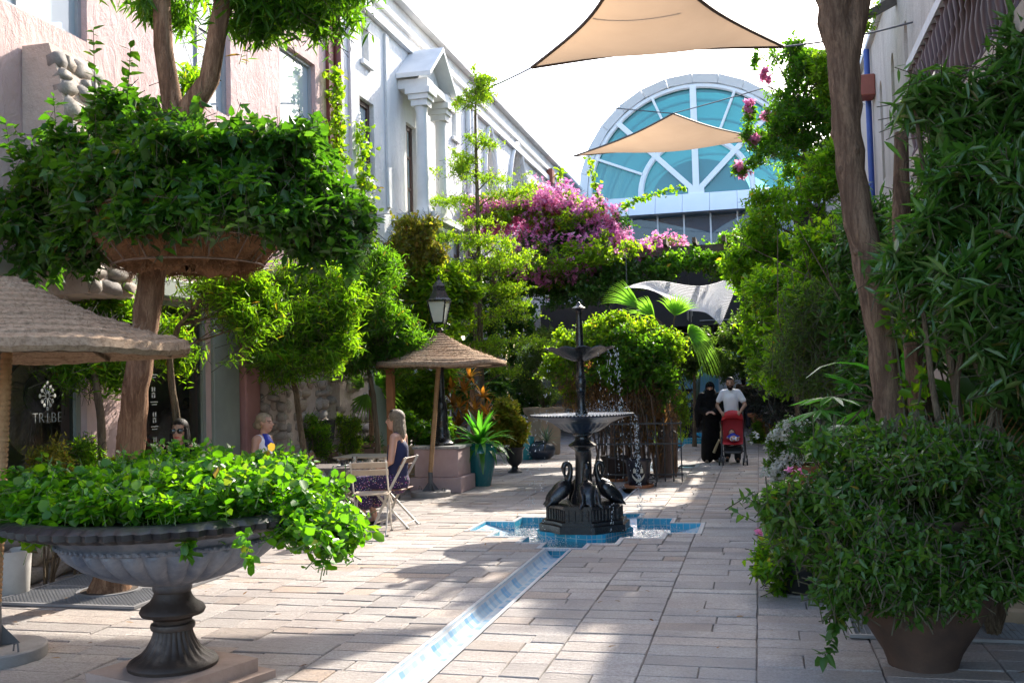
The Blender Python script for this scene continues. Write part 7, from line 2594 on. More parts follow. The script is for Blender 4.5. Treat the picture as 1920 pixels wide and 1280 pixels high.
# right: big terracotta pot, black pot, far pots
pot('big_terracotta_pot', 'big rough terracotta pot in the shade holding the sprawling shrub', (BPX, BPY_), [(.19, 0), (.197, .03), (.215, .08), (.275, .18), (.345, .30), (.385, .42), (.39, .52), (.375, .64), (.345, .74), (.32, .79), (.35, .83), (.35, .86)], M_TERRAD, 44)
pot('nursery_pot', 'black plastic nursery pot with bright bush by the walk', (float(kb[0]), float(kb[1])), [(.16, 0), (.17, .01), (.20, .30), (.215, .31), (.215, .34)], M_BLKPOT)
wp2 = pot('flower_pot', 'terracotta pot holding the white-flowered bush', (wb[0], wb[1]), [(.16, 0), (.17, .02), (.23, .36), (.26, .37), (.26, .42)], M_TERRA)
tpg = G(1440, 826)
tp2 = pot('ribbed_pot', 'far terracotta pot with raised bands beside the dark shrub', (float(tpg[0]), float(tpg[1])), [(.2, 0), (.24, .03), (.18, .1), (.3, .3), (.42, .6), (.46, .62), (.5, .66), (.5, .72)], M_TERRA)
bush('pot_grass', 'small tuft growing in the far terracotta pot', (float(tpg[0]), float(tpg[1]), .65), [blob(1440, 785, tpg[1], 25, 10, .3)], 150, 7, .12, .08, 'olive', 276, 'lance', .3)
bush('fern_tuft', 'feathery light green fern on the ground below the far terracotta pot', (float(G(1425, 830)[0]), 26.0, 0), [blob(1422, 820, 26.0, 18, 22, .3)], 300, 8, .2, .08, 'bright', 277, 'lance', .2, up=-.1)
# ribbed pale planter at the right edge
pr_ = PY(1880, 1100, 7.4)
pot('ribbed_pale_planter', 'broad pale ribbed planter against the shady wall', (float(pr_[0]) + .1, 7.6), [(.40, 0), (.42, .02), (.44, .1), (.42, .12), (.45, .2), (.43, .22), (.47, .34), (.45, .36), (.5, .5), (.5, .55)], M_BUFFP)

# ================================================================== TREE GRATES
M_GRATE = basic('galvanised_grate', (0.26, 0.26, 0.27), .5, (0.20, 0.20, 0.205), 5, metal=.3)


def grate(label, x0, x1, y0, y1, hole=None):
    t = thing('tree_grate', label, 'grate', ((x0 + x1) / 2, (y0 + y1) / 2, 0), 0, 'steel tree grates')
    MB().add([(x0, y0, .008), (x1, y0, .008), (x1, y1, .008), (x0, y1, .008)], [(0, 1, 2, 3)]).build('pit', M_SOIL, t, recalc=False)
    fr_ = MB()
    w_ = .035
    fr_.box(x0, x1, y0, y0 + w_, .009, .03).box(x0, x1, y1 - w_, y1, .009, .03).box(x0, x0 + w_, y0 + w_, y1 - w_, .009, .03).box(x1 - w_, x1, y0 + w_, y1 - w_, .009, .03)
    ym_ = (y0 + y1) / 2
    fr_.box(x0 + w_, x1 - w_, ym_ - w_ / 2, ym_ + w_ / 2, .009, .03)
    fr_.build('frame', M_GRATE, t)
    ba = MB()
    nx = int((x1 - x0 - 2 * w_) / .034)
    ny = int((y1 - y0 - 2 * w_) / .036)
    for i in range(1, nx):
        xx = x0 + w_ + (x1 - x0 - 2 * w_) * i / nx
        ba.box(xx - .003, xx + .003, y0 + w_, y1 - w_, .010, .026)
    for i in range(1, ny):
        yy = y0 + w_ + (y1 - y0 - 2 * w_) * i / ny
        ba.box(x0 + w_, x1 - w_, yy - .0025, yy + .0025, .011, .0275)
    ba.build('mesh_bars', M_GRATE, t, kind='stuff')
    if hole:
        hx_, hy_, hr = hole
        MB().lathe([(hr - .03, .009), (hr - .03, .036), (hr, .036), (hr, .009)], 40, (hx_, hy_, 0), cap=False).build('collar', M_GRATE, t)
        MB().lathe([(0, .033), (hr - .03, .033)], 30, (hx_, hy_, 0), cap=False).build('hole', M_SOIL, t)


tl_ = tp_[0]
grate('square steel grate around the foot of the basket tree', tl_[0] - .75, tl_[0] + .62, tl_[1] - .55, tl_[1] + .8, (float(tl_[0]), float(tl_[1]), .26))
ga = G(1592, 1192)
grate('square steel grate around the leaning tree behind the big pot', float(ga[0]), float(ga[0]) + 1.35, 6.72, 7.95, (rt_pts[0][0], RTY, .25))

# ================================================================== CAFE FURNITURE
M_CREAMF = basic('cream_steel', (0.62, 0.56, 0.47), .45, (0.55, 0.49, 0.41), 5)
M_SLATC = basic('pale_slat', (0.48, 0.38, 0.28), .7, (0.40, 0.31, 0.22), 6, .3, 30)
M_SLATB = basic('brown_slat', (0.17, 0.085, 0.05), .6, (0.13, 0.065, 0.04), 6, .3, 30)
M_SLATG = basic('grey_slat', (0.16, 0.13, 0.12), .6, (0.12, 0.10, 0.09), 6, .3, 30)


def folding_chair(label, loc, rz, slat, frame):
    """folding bistro chair: faces +x in its own space"""
    t = thing('folding_chair', label, 'chair', loc, rz)
    for s in (-1, 1):
        y = s * .20
        MB().bar((.20, y, 0), (-.02, y, .46), .014, .028, (1, 0, 0)).bar((-.0205, y, .461), (-.235, y, .84), .014, .028, (1, 0, 0)).build('back_leg', frame, t, local=True)
        y = s * .18
        MB().bar((-.24, y, 0), (.19, y, .45), .014, .026, (1, 0, 0)).build('front_leg', frame, t, local=True)
        for xx in (.2, -.235):
            MB().box(xx - .02, xx + .02, s * .20 - .014, s * .20 + .014, -.001 + .001, .016).build('foot_cap', M_BLKPOT, t, local=True)
    MB().tube([(.165, -.2, .07), (.165, .2, .07)], .008, 6).build('stretcher', frame, t, local=True)
    MB().tube([(-.19, -.18, .055), (-.19, .18, .055)], .008, 6).build('stretcher', frame, t, local=True)
    for i in range(6):
        x0 = -.17 + i * .064
        MB().bbox(x0, x0 + .052, -.205, .205, .452, .468, .004).build('seat_slat', slat, t, local=True)
    for (f0, f1) in ((.55, .72), (.78, .95)):
        a = Vector((-.0205, 0, .461)).lerp(Vector((-.235, 0, .84)), f0)
        b = Vector((-.0205, 0, .461)).lerp(Vector((-.235, 0, .84)), f1)
        m_ = MB()
        m_.bar(a + Vector((.012, -.21, 0)).lerp(Vector((.012, -.21, 0)), 0), b + Vector((.012, -.21, 0)), .001, .012)
        m_ = MB()
        n_ = (b - a).normalized()
        up_ = Vector((n_.z, 0, -n_.x))
        c_ = (a + b) / 2 + up_ * .018
        m_.bar(c_ + Vector((0, -.215, 0)), c_ + Vector((0, .215, 0)), .012, (b - a).length, n_)
        m_.build('back_slat', slat, t, local=True)
    return t


def folding_table(label, loc, rz, w, d, slat, frame, z=.73):
    t = thing('folding_table', label, 'table', loc, rz)
    n = 7
    for i in range(n):
        y0 = -d / 2 + d * i / n
        MB().bbox(-w / 2, w / 2, y0 + .004, y0 + d / n - .004, z - .02, z, .004).build('top_slat', slat, t, local=True)
    for s in (-1, 1):
        MB().box(s * w * .40 - .012, s * w * .40 + .012, -d / 2 + .01, d / 2 - .01, z - .045, z - .0205).build('batten', frame, t, local=True)
        MB().bar((s * w * .38, -d * .42, 0), (s * w * .38, d * .38, z - .046), .016, .026, (0, 1, 0)).build('leg', frame, t, local=True)
        MB().bar((s * w * .33, d * .42, 0), (s * w * .33, -d * .38, z - .046), .016, .026, (0, 1, 0)).build('leg', frame, t, local=True)
    return t


NV = PY(742, 850, 11.3)          # woman in navy
NX, NY = float(NV[0]) - .05, 11.3
BL = PY(507, 820, 11.2)          # blonde woman
BLX, BLY = float(BL[0]), 11.2
SGP = PY(338, 830, 9.3)
SGX, SGY = float(SGP[0]), 9.3
folding_chair('cream folding chair with brown slats under the woman in navy', (NX + .02, NY, 0), PI, M_SLATB, M_CREAMF)
folding_chair('empty cream folding chair pushed up beside the woman in navy', (float(PY(690, 900, 10.65)[0]), 10.75, 0), PI / 2 + .25, M_SLATC, M_CREAMF)
folding_chair('cream folding chair under the blonde woman', (BLX - .03, BLY, 0), 0, M_SLATB, M_CREAMF)
folding_chair('cream folding chair under the woman in sunglasses', (SGX - .02, SGY + .05, 0), -PI / 2 + .25, M_SLATC, M_CREAMF)
TX, TYY = (NX + BLX) / 2 + .05, 11.3
folding_table('dark slatted folding table between the two fair-haired women', (TX, TYY, 0), 0, .72, .62, M_SLATG, M_CREAMF)
folding_table('slatted folding table in front of the woman in sunglasses', (SGX + .25, SGY - .62, 0), .25, .62, .6, M_SLATG, M_CREAMF)
t2 = PY(690, 838, 12.9)
folding_table('empty cream slatted table in front of the planter box', (float(t2[0]), 12.9, 0), 0, .75, .7, M_SLATC, M_CREAMF, .74)
for (x, y, Y_, rz, lab, sl) in ((612, 860, 12.3, .3, 'empty brown slatted chair facing the empty cream table', M_SLATB), (625, 850, 13.4, -.4, 'empty brown slatted chair by the stone ledge', M_SLATB), (672, 845, 14.0, -1.4, 'empty brown slatted chair behind the empty cream table', M_SLATB)):
    c = PY(x, y, Y_)
    folding_chair(lab, (float(c[0]), Y_, 0), rz, sl, M_CREAMF)
# chair standing by the left edge of the urn, only a leg shows
cup = thing('coffee_cup', 'dark coffee cup and saucer on the dark slatted table', 'cup', (TX + .12, TYY - .08, .73))
MB().lathe([(.03, .0), (.07, .004), (.08, .014), (.076, .016), (.03, .008)], 24).build('saucer', basic('white_china', (.7, .7, .7), .2), cup, local=True, smooth=True)
MB().lathe([(.022, .012), (.035, .03), (.042, .075), (.039, .075), (.03, .03), (.0, .028)], 24, cap=False).build('cup', basic('black_china', (.015, .015, .018), .2), cup, local=True, smooth=True)
MB().tube([(.042, 0, .06), (.065, 0, .055), (.062, 0, .03), (.036, 0, .028)], .005, 5).build('handle', MATS['black_china'], cup, local=True)
gl = thing('water_glass', 'small clear glass of water beside the coffee cup', 'glass', (TX + .22, TYY + .05, .73))
MB().lathe([(.028, 0), (.035, .11), (.033, .11), (.026, .006), (0, .006)], 20, cap=False).build('tumbler', glass_mat('clear_glass', (.95, .97, .97), .01, .95, (.6, .6, .6)), gl, local=True, smooth=True)

# ================================================================== SHADE SAILS
def sail_mat():
    m = bpy.data.materials.new('sail_cloth')
    m.use_nodes = True
    nt = m.node_tree
    nt.nodes.clear()
    out = N(nt, 'ShaderNodeOutputMaterial')
    df = N(nt, 'ShaderNodeBsdfDiffuse')
    tl = N(nt, 'ShaderNodeBsdfTranslucent')
    f = tex_noise(nt, 1.2, 6, .6, 'World')
    w = tex_noise(nt, 60, 3, .6, 'World', 0, (1, .15, 1))
    c = ramp(nt, f, [(.3, (.30, .205, .13)), (.7, (.34, .235, .15))])
    c = mixc(nt, ramp(nt, w, [(.3, (0, 0, 0)), (.8, (.25, .25, .25))]), c, (.30, .20, .125))
    nt.links.new(c, df.inputs['Color'])
    nt.links.new(c, tl.inputs['Color'])
    mx = N(nt, 'ShaderNodeMixShader')
    mx.inputs[0].default_value = .62
    nt.links.new(df.outputs[0], mx.inputs[1])
    nt.links.new(tl.outputs[0], mx.inputs[2])
    nt.links.new(mx.outputs[0], out.inputs['Surface'])
    return m


M_SAIL = sail_mat()
M_HEM = basic('brown_webbing', (0.10, 0.06, 0.04), .7)
M_CABLE = basic('steel_cable', (0.10, 0.10, 0.11), .4)


def sail(name, label, A, B, C, ins=.16, sag=.3):
    A, B, C = Vector(A), Vector(B), Vector(C)
    ctr = (A + B + C) / 3
    t = thing(name, label, 'shade sail', (ctr.x, ctr.y, ctr.z))
    n = 22
    mb = MB()
    idx = {}
    vs, fs = [], []
    for i in range(n + 1):
        for j in range(n + 1 - i):
            a, b = i / n, j / n
            c = 1 - a - b
            p = A * a + B * b + C * c
            # edges bow inward: strongest where one weight is zero and the others equal
            pull = ins * (max(0, 4 * a * b * (1 - c) ** 0 * (1 - c) if True else 0) * (1 - c * 3 if c < .33 else 0) + 4 * b * c * (1 - a * 3 if a < .33 else 0) + 4 * a * c * (1 - b * 3 if b < .33 else 0))
            p = p.lerp(ctr, min(.6, pull))
            p.z -= sag * 27 * a * b * c
            idx[(i, j)] = len(vs)
            vs.append(p)
    for i in range(n):
        for j in range(n - i):
            fs.append((idx[(i, j)], idx[(i + 1, j)], idx[(i, j + 1)]))
            if i + j < n - 1:
                fs.append((idx[(i + 1, j)], idx[(i + 1, j + 1)], idx[(i, j + 1)]))
    mb.add(vs, fs)
    o = mb.build('cloth', M_SAIL, t, recalc=False, smooth=True)
    for e in ([(i, n - i) for i in range(n + 1)], [(i, 0) for i in range(n + 1)], [(0, j) for j in range(n + 1)]):
        MB().tube([vs[idx[q]] for q in e], .028, 5).build('hem', M_HEM, t)
    return t


def cable(parent, a, b, r=.017):
    a, b = Vector(a), Vector(b)
    m_ = [a.lerp(b, k / 8) - Vector((0, 0, .05 * math.sin(PI * k / 8))) for k in range(9)]
    MB().tube(m_, r, 5).build('cable', M_CABLE, parent)


s1A, s1B, s1C = PY(997, 127, 15.8), PY(1470, 88, 16.6), PY(1192, -130, 11.0)
S1 = sail('shade_sail', 'large tan shade sail stretched high across the street', s1A, s1B, s1C, .22, .25)
cable(S1, s1A, PX(868, 180, XL))
cable(S1, s1B, (XR, 16.9, 7.3))
cable(S1, s1C, (XL, 9.6, 7.9))
cable(S1, s1C, (XR, 9.6, 7.9))
MB().tube([vv for vv in (PY(1114, 33, 13.75), PY(1200, 30, 13.7), PY(1280, 21, 13.75))], .014, 4).build('seam', M_HEM, S1)
s2A, s2B, s2C = PY(1075, 293, 32.0), PY(1452, 262, 32.5), PY(1262, 213, 27.0)
S2 = sail('shade_sail', 'smaller tan shade sail in front of the arched glass', s2A, s2B, s2C, .14, .35)
cable(S2, s2A, (XL + .2, 32.3, 8.5))
cable(S2, s2B, (XR, 32.0, 8.6))
cable(S2, s2C, PX(925, 173, XL - .2), .015)
cable(S2, s2C, (XR, 24.0, 9.0), .015)

# ---- white net hung under the pergola
nt_ = thing('white_net', 'white netting draped under the right half of the pergola', 'net', V3(PY(1300, 560, 22)))
c00, c10, c01, c11 = [Vector(v) for v in (PY(1170, 540, 20.0), PY(1395, 520, 20.0), PY(1270, 560, 19.3), PY(1352, 608, 19.2))]
def netp(u, v):
    p = c00.lerp(c10, u).lerp(c01.lerp(c11, u), v)
    p.z += .10 * math.sin(u * 7 + v * 3) * (1 - .5 * v) - .12 * math.sin(PI * v) * math.sin(PI * u)
    p.y += .15 * math.sin(u * 5)
    return np.array(p)
A, B = [], []
nu, nv_ = 90, 34
for i in range(nu):
    for j in range(nv_):
        A.append(netp(i / nu, j / nv_)); B.append(netp((i + 1) / nu, j / nv_))
        A.append(netp(i / nu, j / nv_)); B.append(netp(i / nu, (j + 1) / nv_))
A, B = np.array(A), np.array(B)
link('strands', sticks_mesh('net', A, B, np.full(len(A), .0042), np.full(len(A), .0042)), leaf_mat('white_cord', [(.8, .8, .82), (.75, .75, .78)], (1.1, 1.1, 1.1), .5, .6, .3, 1.0), nt_, kind='stuff')
# lantern on a cord, wind chime
hz = PY(1176, 560, 21.5)
hg = thing('hanging_bell', 'dark pendant bell hanging from the pergola', 'bell', V3(hz))
MB().tube([Vector(hz), Vector(hz) + Vector((0, 0, 1.3))], .012, 5).build('cord', M_CABLE, hg)
MB().lathe([(.005, .12), (.05, .1), (.085, .04), (.1, -.04), (.09, -.06), (.0, -.05)], 18, V3(hz)).build('bell', M_CAST, hg, smooth=True)
wcx = PY(1293, 575, 24)
wch = thing('wind_chime', 'silver wind chime hanging under the pergola', 'wind chime', V3(wcx))
for k in range(6):
    a = 2 * PI * k / 6
    MB().tube([Vector(wcx) + Vector((.06 * math.cos(a), .06 * math.sin(a), .1)), Vector(wcx) + Vector((.06 * math.cos(a), .06 * math.sin(a), -.22 - .03 * k))], .008, 5).build('chime', M_ALU, wch)
MB().tube([Vector(wcx) + Vector((0, 0, .12)), Vector(wcx) + Vector((0, 0, 1.0))], .006, 4).build('cord', M_CABLE, wch)
# far hanging basket
hb = PY(1347, 690, 27)
hbt = thing('far_hanging_basket', 'small hanging basket over the far walk', 'basket', V3(hb))
MB().lathe([(.05, -.2), (.25, -.15), (.4, 0), (.38, .03)], 20, V3(hb)).build('bowl', M_COIR, hbt, smooth=True)
rs = np.random.RandomState(301)
foliage(hbt, rs, [(np.array(hb) + np.array([0, 0, .12]), np.array([.5, .45, .18]))], 220, 7, .15, .08, 'olive', 'ovate', .5, 'leaves')
cable(hbt, Vector(hb) + Vector((.35, 0, 0)), Vector(hb) + Vector((0, 0, 1.5)), .006)
cable(hbt, Vector(hb) + Vector((-.35, 0, 0)), Vector(hb) + Vector((0, 0, 1.5)), .006)
# woven raffia hanging inside the lettered shop
rf = PX(72, 765, XL - .45)
rfa = thing('raffia_disc', 'large round raffia hanging with dark hollow inside the lettered shop', 'wall hanging', V3(rf))
MB().tube([Vector(rf) + Vector((-.02, .0, 0)), Vector(rf) + Vector((.0, 0, 0))], [.5, .5], 40).build('disc', basic('raffia', (.34, .28, .17), .9, (.24, .19, .11), 30, .5, 60), rfa)
A, B = [], []
for k in range(260):
    a = rng.uniform(0, 2 * PI)
    A.append((rf[0] + .012, rf[1] + .2 * math.cos(a), rf[2] + .1 + .2 * math.sin(a))); r_ = rng.uniform(.42, .5)
    B.append((rf[0] + .015, rf[1] + r_ * math.cos(a), rf[2] + r_ * math.sin(a)))
link('straws', sticks_mesh('rs', np.array(A), np.array(B), np.full(260, .004), np.full(260, .003)), MATS['raffia'], rfa, kind='stuff')
MB().tube([Vector(rf) + Vector((.02, -.04, .14)), Vector(rf) + Vector((.03, -.04, .14))], [.2, .2], 30).build('hollow', M_DARK, rfa)
# goods on the second shop's shelf
for k, (col_, nm_) in enumerate((((.25, .02, .02), 'dark red jar on the counter inside the second shop'), ((.3, .14, .06), 'amber jar between two red jars inside the second shop'), ((.42, .03, .05), 'bright crimson jar on the counter inside the second shop'))):
    c = PX(276 + k * 14, 846, XL - .5)
    o = thing('shop_jar', nm_, 'jar', V3((c[0], c[1], c[2] - .12)))
    MB().lathe([(.045, 0), (.055, .02), (.055, .18), (.035, .22), (.035, .27)], 14).build('jar', basic('jar_%d' % k, col_, .3), o, local=True, smooth=True)
MB_ = thing('shop_counter', 'dark wooden counter inside the second shop', 'counter', V3((XL - .5, 10.4, 0)))
MB().box(XL - .68, XL - .34, 9.4, 11.6, .05, float(PX(300, 846, XL - .5)[2]) - .125).build('body', M_DKFRAME, MB_)

# a few fallen leaves on the paving
fl = np.random.RandomState(401)
P_ = np.stack([fl.uniform(-6.2, 1.6, 240), fl.uniform(5.2, 20, 240), np.full(240, .018)], 1)
D_ = nrm(np.stack([fl.normal(size=240), fl.normal(size=240), fl.normal(size=240) * .12], 1))
keep_ = [not any(c[0] < p[0] < c[1] and c[2] < p[1] < c[3] for c in CUTS) for p in P_]
P_, D_ = P_[keep_], D_[keep_]
o = link('fallen_leaves', leaves_mesh('fl', P_, D_, nrm(np.array([0, 0, 1.0]) + fl.normal(size=P_.shape) * .2), fl.uniform(.03, .07, len(P_)), 'lance', .35, .2, -.1, fl), LM['dry'], None, kind='stuff')
tag(o, 'scattered dry leaves fallen on the paving', 'leaves')

# ================================================================== PEOPLE
def skin_mat(name, c):
    m, nt, p = new_mat(name)
    f = tex_noise(nt, 12, 5, .6)
    nt.links.new(ramp(nt, f, [(.35, c), (.7, tuple(v * .86 for v in c))]), p.inputs['Base Color'])
    p.inputs['Roughness'].default_value = .5
    p.inputs['Subsurface Weight'].default_value = .08
    p.inputs['Subsurface Radius'].default_value = (.02, .008, .004)
    return m


M_SK1 = skin_mat('skin_fair', (0.52, 0.29, 0.20))
M_SK2 = skin_mat('skin_olive', (0.40, 0.22, 0.14))
M_SK3 = skin_mat('skin_warm', (0.46, 0.26, 0.175))
M_LIP = basic('red_lips', (0.42, 0.03, 0.03), .35)
M_EYE = basic('dark_eye', (0.02, 0.014, 0.012), .2)
M_HBLONDE = basic('ash_blonde_hair', (0.36, 0.27, 0.17), .5, (0.22, 0.16, 0.10), 30, .6, 90)
M_HGREY = basic('grey_blonde_hair', (0.26, 0.20, 0.13), .6, (0.11, 0.08, 0.05), 45, .9, 90, bdist=.03)
M_HBLACK = basic('black_hair', (0.010, 0.008, 0.007), .6, (0.016, 0.013, 0.011), 30, .5, 90, spec=.2)
M_NAVY = basic('navy_cloth', (0.012, 0.016, 0.06), .8, (0.02, 0.025, 0.08), 10, .3, 60)
M_WHITEC = basic('white_cotton', (0.80, 0.81, 0.86), .85, (0.74, 0.75, 0.82), 5, .4, 25, bdist=.02)
M_BLACKC = basic('black_cloth', (0.004, 0.004, 0.005), .9, (0.007, 0.007, 0.008), 6, .8, 9, bdist=.06, spec=.15)
M_TROUS = basic('dark_trousers', (0.025, 0.028, 0.04), .85, (0.035, 0.038, 0.05), 6, .4, 20)
M_ROYAL = basic('royal_blue_cloth', (0.02, 0.04, 0.35), .8)
M_SHOE = basic('black_shoe', (0.012, 0.012, 0.012), .5)


def pattern_mat():
    m, nt, p = new_mat('purple_print')
    v = N(nt, 'ShaderNodeTexVoronoi')
    v.inputs['Scale'].default_value = 46
    tc = N(nt, 'ShaderNodeTexCoord')
    nt.links.new(tc.outputs['Object'], v.inputs['Vector'])
    sp = ramp(nt, v.outputs['Distance'], [(.22, (1, 1, 1)), (.34, (0, 0, 0))])
    colr = mixc(nt, .5, v.outputs['Color'], (.5, .2, .25))
    nt.links.new(mixc(nt, sp, (0.035, 0.02, 0.07), colr), p.inputs['Base Color'])
    p.inputs['Roughness'].default_value = .85
    return m


M_PRINT = pattern_mat()


def V(*a):
    return Vector(a)


def head_geo(mb, H, f, up, chin=1.0):
    """head centred at H looking along f"""
    f = f.normalized()
    s = up.cross(f).normalized()          # left
    u = f.cross(s).normalized()
    M_ = Matrix((f, s, u)).transposed()
    L = lambda x, y, z: H + M_ @ Vector((x, y, z))
    mb.ell(L(-.012, 0, .03), (.096, .076, .092), M_, 16, 12)
    mb.ell(L(.028, 0, -.03), (.066, .060, .085), M_, 14, 10)
    mb.ell(L(.048, 0, -.088), (.036, .036, .030), M_, 12, 8)
    cap(mb, L(.088, 0, .012), L(.112, 0, -.022), .010, .014, 8)
    mb.ell(L(.094, 0, -.030), (.018, .017, .010), M_, 8, 6)
    mb.ell(L(.088, 0, -.058), (.012, .024, .009), M_, 8, 6)
    mb.ell(L(.076, 0, .022), (.018, .052, .010), M_, 10, 6)
    for q in (-1, 1):
        mb.ell(L(-.005, q * .078, -.005), (.018, .010, .030), M_, 8, 6)
    return L, M_


def hand_geo(mb, W, d, palm_n, curl=.5, side=1):
    """hand at wrist W pointing along d; palm faces palm_n; five fingers"""
    d = d.normalized()
    n = (palm_n - d * palm_n.dot(d)).normalized()
    s = d.cross(n).normalized() * side
    c = W + d * .05
    for k in range(4):
        o = (k - 1.5) * .019
        a = W + d * .012 + s * o * .7
        b = W + d * .088 + s * o
        cap(mb, a, b, .017, .013, 8)
        L = (.030, .036, .033, .025)[k]
        d1 = (d * math.cos(curl) + n * math.sin(curl)).normalized()
        d2 = (d * math.cos(curl * 2.1) + n * math.sin(curl * 2.1)).normalized()
        e = b + d1 * (L + .012)
        cap(mb, b, e, .0098, .009, 8)
        cap(mb, e, e + d2 * (L * .9), .009, .0072, 8)
    tb = W + d * .03 - s * .026
    t1 = tb + (d * .6 - s * .55 + n * .45).normalized() * .038
    cap(mb, tb, t1, .014, .011, 8)
    cap(mb, t1, t1 + (d * .8 + n * .5).normalized() * .028, .0105, .008, 8)


def body_mesh(J, voxel=.011, arms=True, legs=True, hands=None, head=None, female=True, name='body'):
    mb = MB()
    k = .98 if female else 1.0
    cap(mb, J['pel'], J['pel'].lerp(J['chest'], .55), .13 * k, .115 * k, 16)
    cap(mb, J['pel'].lerp(J['chest'], .5), J['chest'], .118 * k, .125 * k, 16)
    sl_, sr_ = J['shL'], J['shR']
    cap(mb, sl_.lerp(sr_, .12), sr_.lerp(sl_, .12), .062 * k, .062 * k, 12)
    cap(mb, J['chest'], sl_.lerp(sr_, .3), .11 * k, .065 * k, 12)
    cap(mb, J['chest'], sr_.lerp(sl_, .3), .11 * k, .065 * k, 12)
    cap(mb, (sl_ + sr_) / 2, J['head'] + V(0, 0, -.06), .056 * k, .050 * k, 12)
    if arms:
        for q in 'LR':
            cap(mb, J['sh' + q], J['el' + q], .052 * k, .040 * k, 12)
            cap(mb, J['el' + q], J['wr' + q], .040 * k, .026 * k, 12)
    if legs:
        for q in 'LR':
            cap(mb, J['hip' + q], J['kn' + q], .085 * k, .058 * k, 12)
            cap(mb, J['kn' + q], J['an' + q], .056 * k, .038 * k, 12)
            cap(mb, J['an' + q] + V(0, 0, -.01), J['to' + q], .036, .024, 10)
    if hands:
        for q, (d, pn, curl) in hands.items():
            hand_geo(mb, J['wr' + q], d, pn, curl, 1 if q == 'L' else -1)
    L = None
    if head:
        L, M_ = head_geo(mb, J['head'], head[0], head[1])
    me = remesh(mb, voxel, 2, name)
    return me, L


def cloth(segs, voxel, mat, name, parent, smooth=4):
    mb = MB()
    for a, b, ra, rb in segs:
        cap(mb, a, b, ra, rb, 14)
    me = remesh(mb, voxel, smooth, name)
    return link(name, me, mat, parent, local=True)


def shell(ells, voxel, mat, name, parent, cut=None, smooth=2):
    mb = MB()
    for c, r, M_ in ells:
        mb.ell(c, r, M_, 16, 12)
    me = remesh(mb, voxel, smooth, name)
    if cut:
        bm = bmesh.new()
        bm.from_mesh(me)
        dele = [v for v in bm.verts if cut(v.co)]
        bmesh.ops.delete(bm, geom=dele, context='VERTS')
        bm.to_mesh(me)
        bm.free()
    return link(name, me, mat, parent, local=True)


def paint_face(me, L, M_inv, H, lip_mat, eye_mat, brow=True, eyes=True):
    """lips, eyes and brows coloured by where they lie on the face"""
    me.materials.append(lip_mat)
    me.materials.append(eye_mat)
    n = len(me.vertices)
    for p in me.polygons:
        q = M_inv @ (p.center - H)
        if q.x > .055:
            if abs(q.y) < .026 and -.068 < q.z < -.050:
                p.material_index = 1
            elif eyes and .022 < abs(q.y) < .040 and (-.001 < q.z < .009):
                p.material_index = 2
            elif brow and .014 < abs(q.y) < .050 and .024 < q.z < .031:
                p.material_index = 2


def face_basis(f, up):
    f = f.normalized()
    s = up.cross(f).normalized()
    u = f.cross(s).normalized()
    return Matrix((f, s, u)).transposed()


# ---------------------------------------------------------------- seated figures (face +x in their own space)
def seated(label, loc, rz, skin, turn=0.0, wrL=None, wrR=None, lean=-.04, nod=0.0, voxel=.011, hands=None):
    t = thing('person', label, 'person', loc, rz)
    J = dict(pel=V(-.06, 0, .56), chest=V(-.06 + lean, 0, .93), head=V(-.03 + lean, 0, 1.27), shL=V(-.07 + lean, .165, 1.07), shR=V(-.07 + lean, -.165, 1.07),
             hipL=V(-.03, .09, .53), hipR=V(-.03, -.09, .53), knL=V(.40, .11, .52), knR=V(.40, -.10, .53), anL=V(.33, .11, .09), anR=V(.26, -.08, .09), toL=V(.47, .12, .03), toR=V(.40, -.09, .03))
    J['elL'] = V(-.06 + lean, .245, .80); J['elR'] = V(-.06 + lean, -.245, .80)
    J['wrL'] = wrL or V(.22, .10, .68); J['wrR'] = wrR or V(.23, -.07, .68)
    f = V(math.cos(turn), math.sin(turn), nod)
    hd = hands or {'L': ((J['wrL'] - J['elL']).normalized() + V(.1, -.5, 0), V(0, -.2, -1), .5), 'R': ((J['wrR'] - J['elR']).normalized() + V(.1, .5, 0), V(0, .2, -1), .5)}
    me, L = body_mesh(J, voxel, hands=hd, head=(f, V(0, 0, 1)))
    me.materials.append(skin)
    M_ = face_basis(f, V(0, 0, 1))
    paint_face(me, L, M_.inverted(), J['head'], M_LIP if skin is M_SK3 else basic('pale_lips', (0.40, 0.16, 0.13), .5), M_EYE)
    o = link('body', me, None, t, local=True)
    return t, J, L, M_


def long_hair(t, J, L, M_, mat, length=.2, front=.02, width=1.0, name='hair'):
    e = [(L(-.022, 0, .042), (.104, .088 * width, .094), M_), (L(-.065, 0, -.03), (.062, .085 * width, .10), M_)]
    for s in (-1, 1):
        e.append((L(-.035, s * .070 * width, -.05 - length * .2), (.042, .030, .10 + length * .3), M_))
    e.append((L(-.085, 0, -.06 - length * .5), (.045, .090 * width, .08 + length * .5), M_))
    Mi = M_.inverted()
    H = J['head']
    def cut(p):
        q = Mi @ (p - H)
        return q.x > .052 and q.z < .066 and abs(q.y) < .058
    return shell(e, .010, mat, name, t, cut)


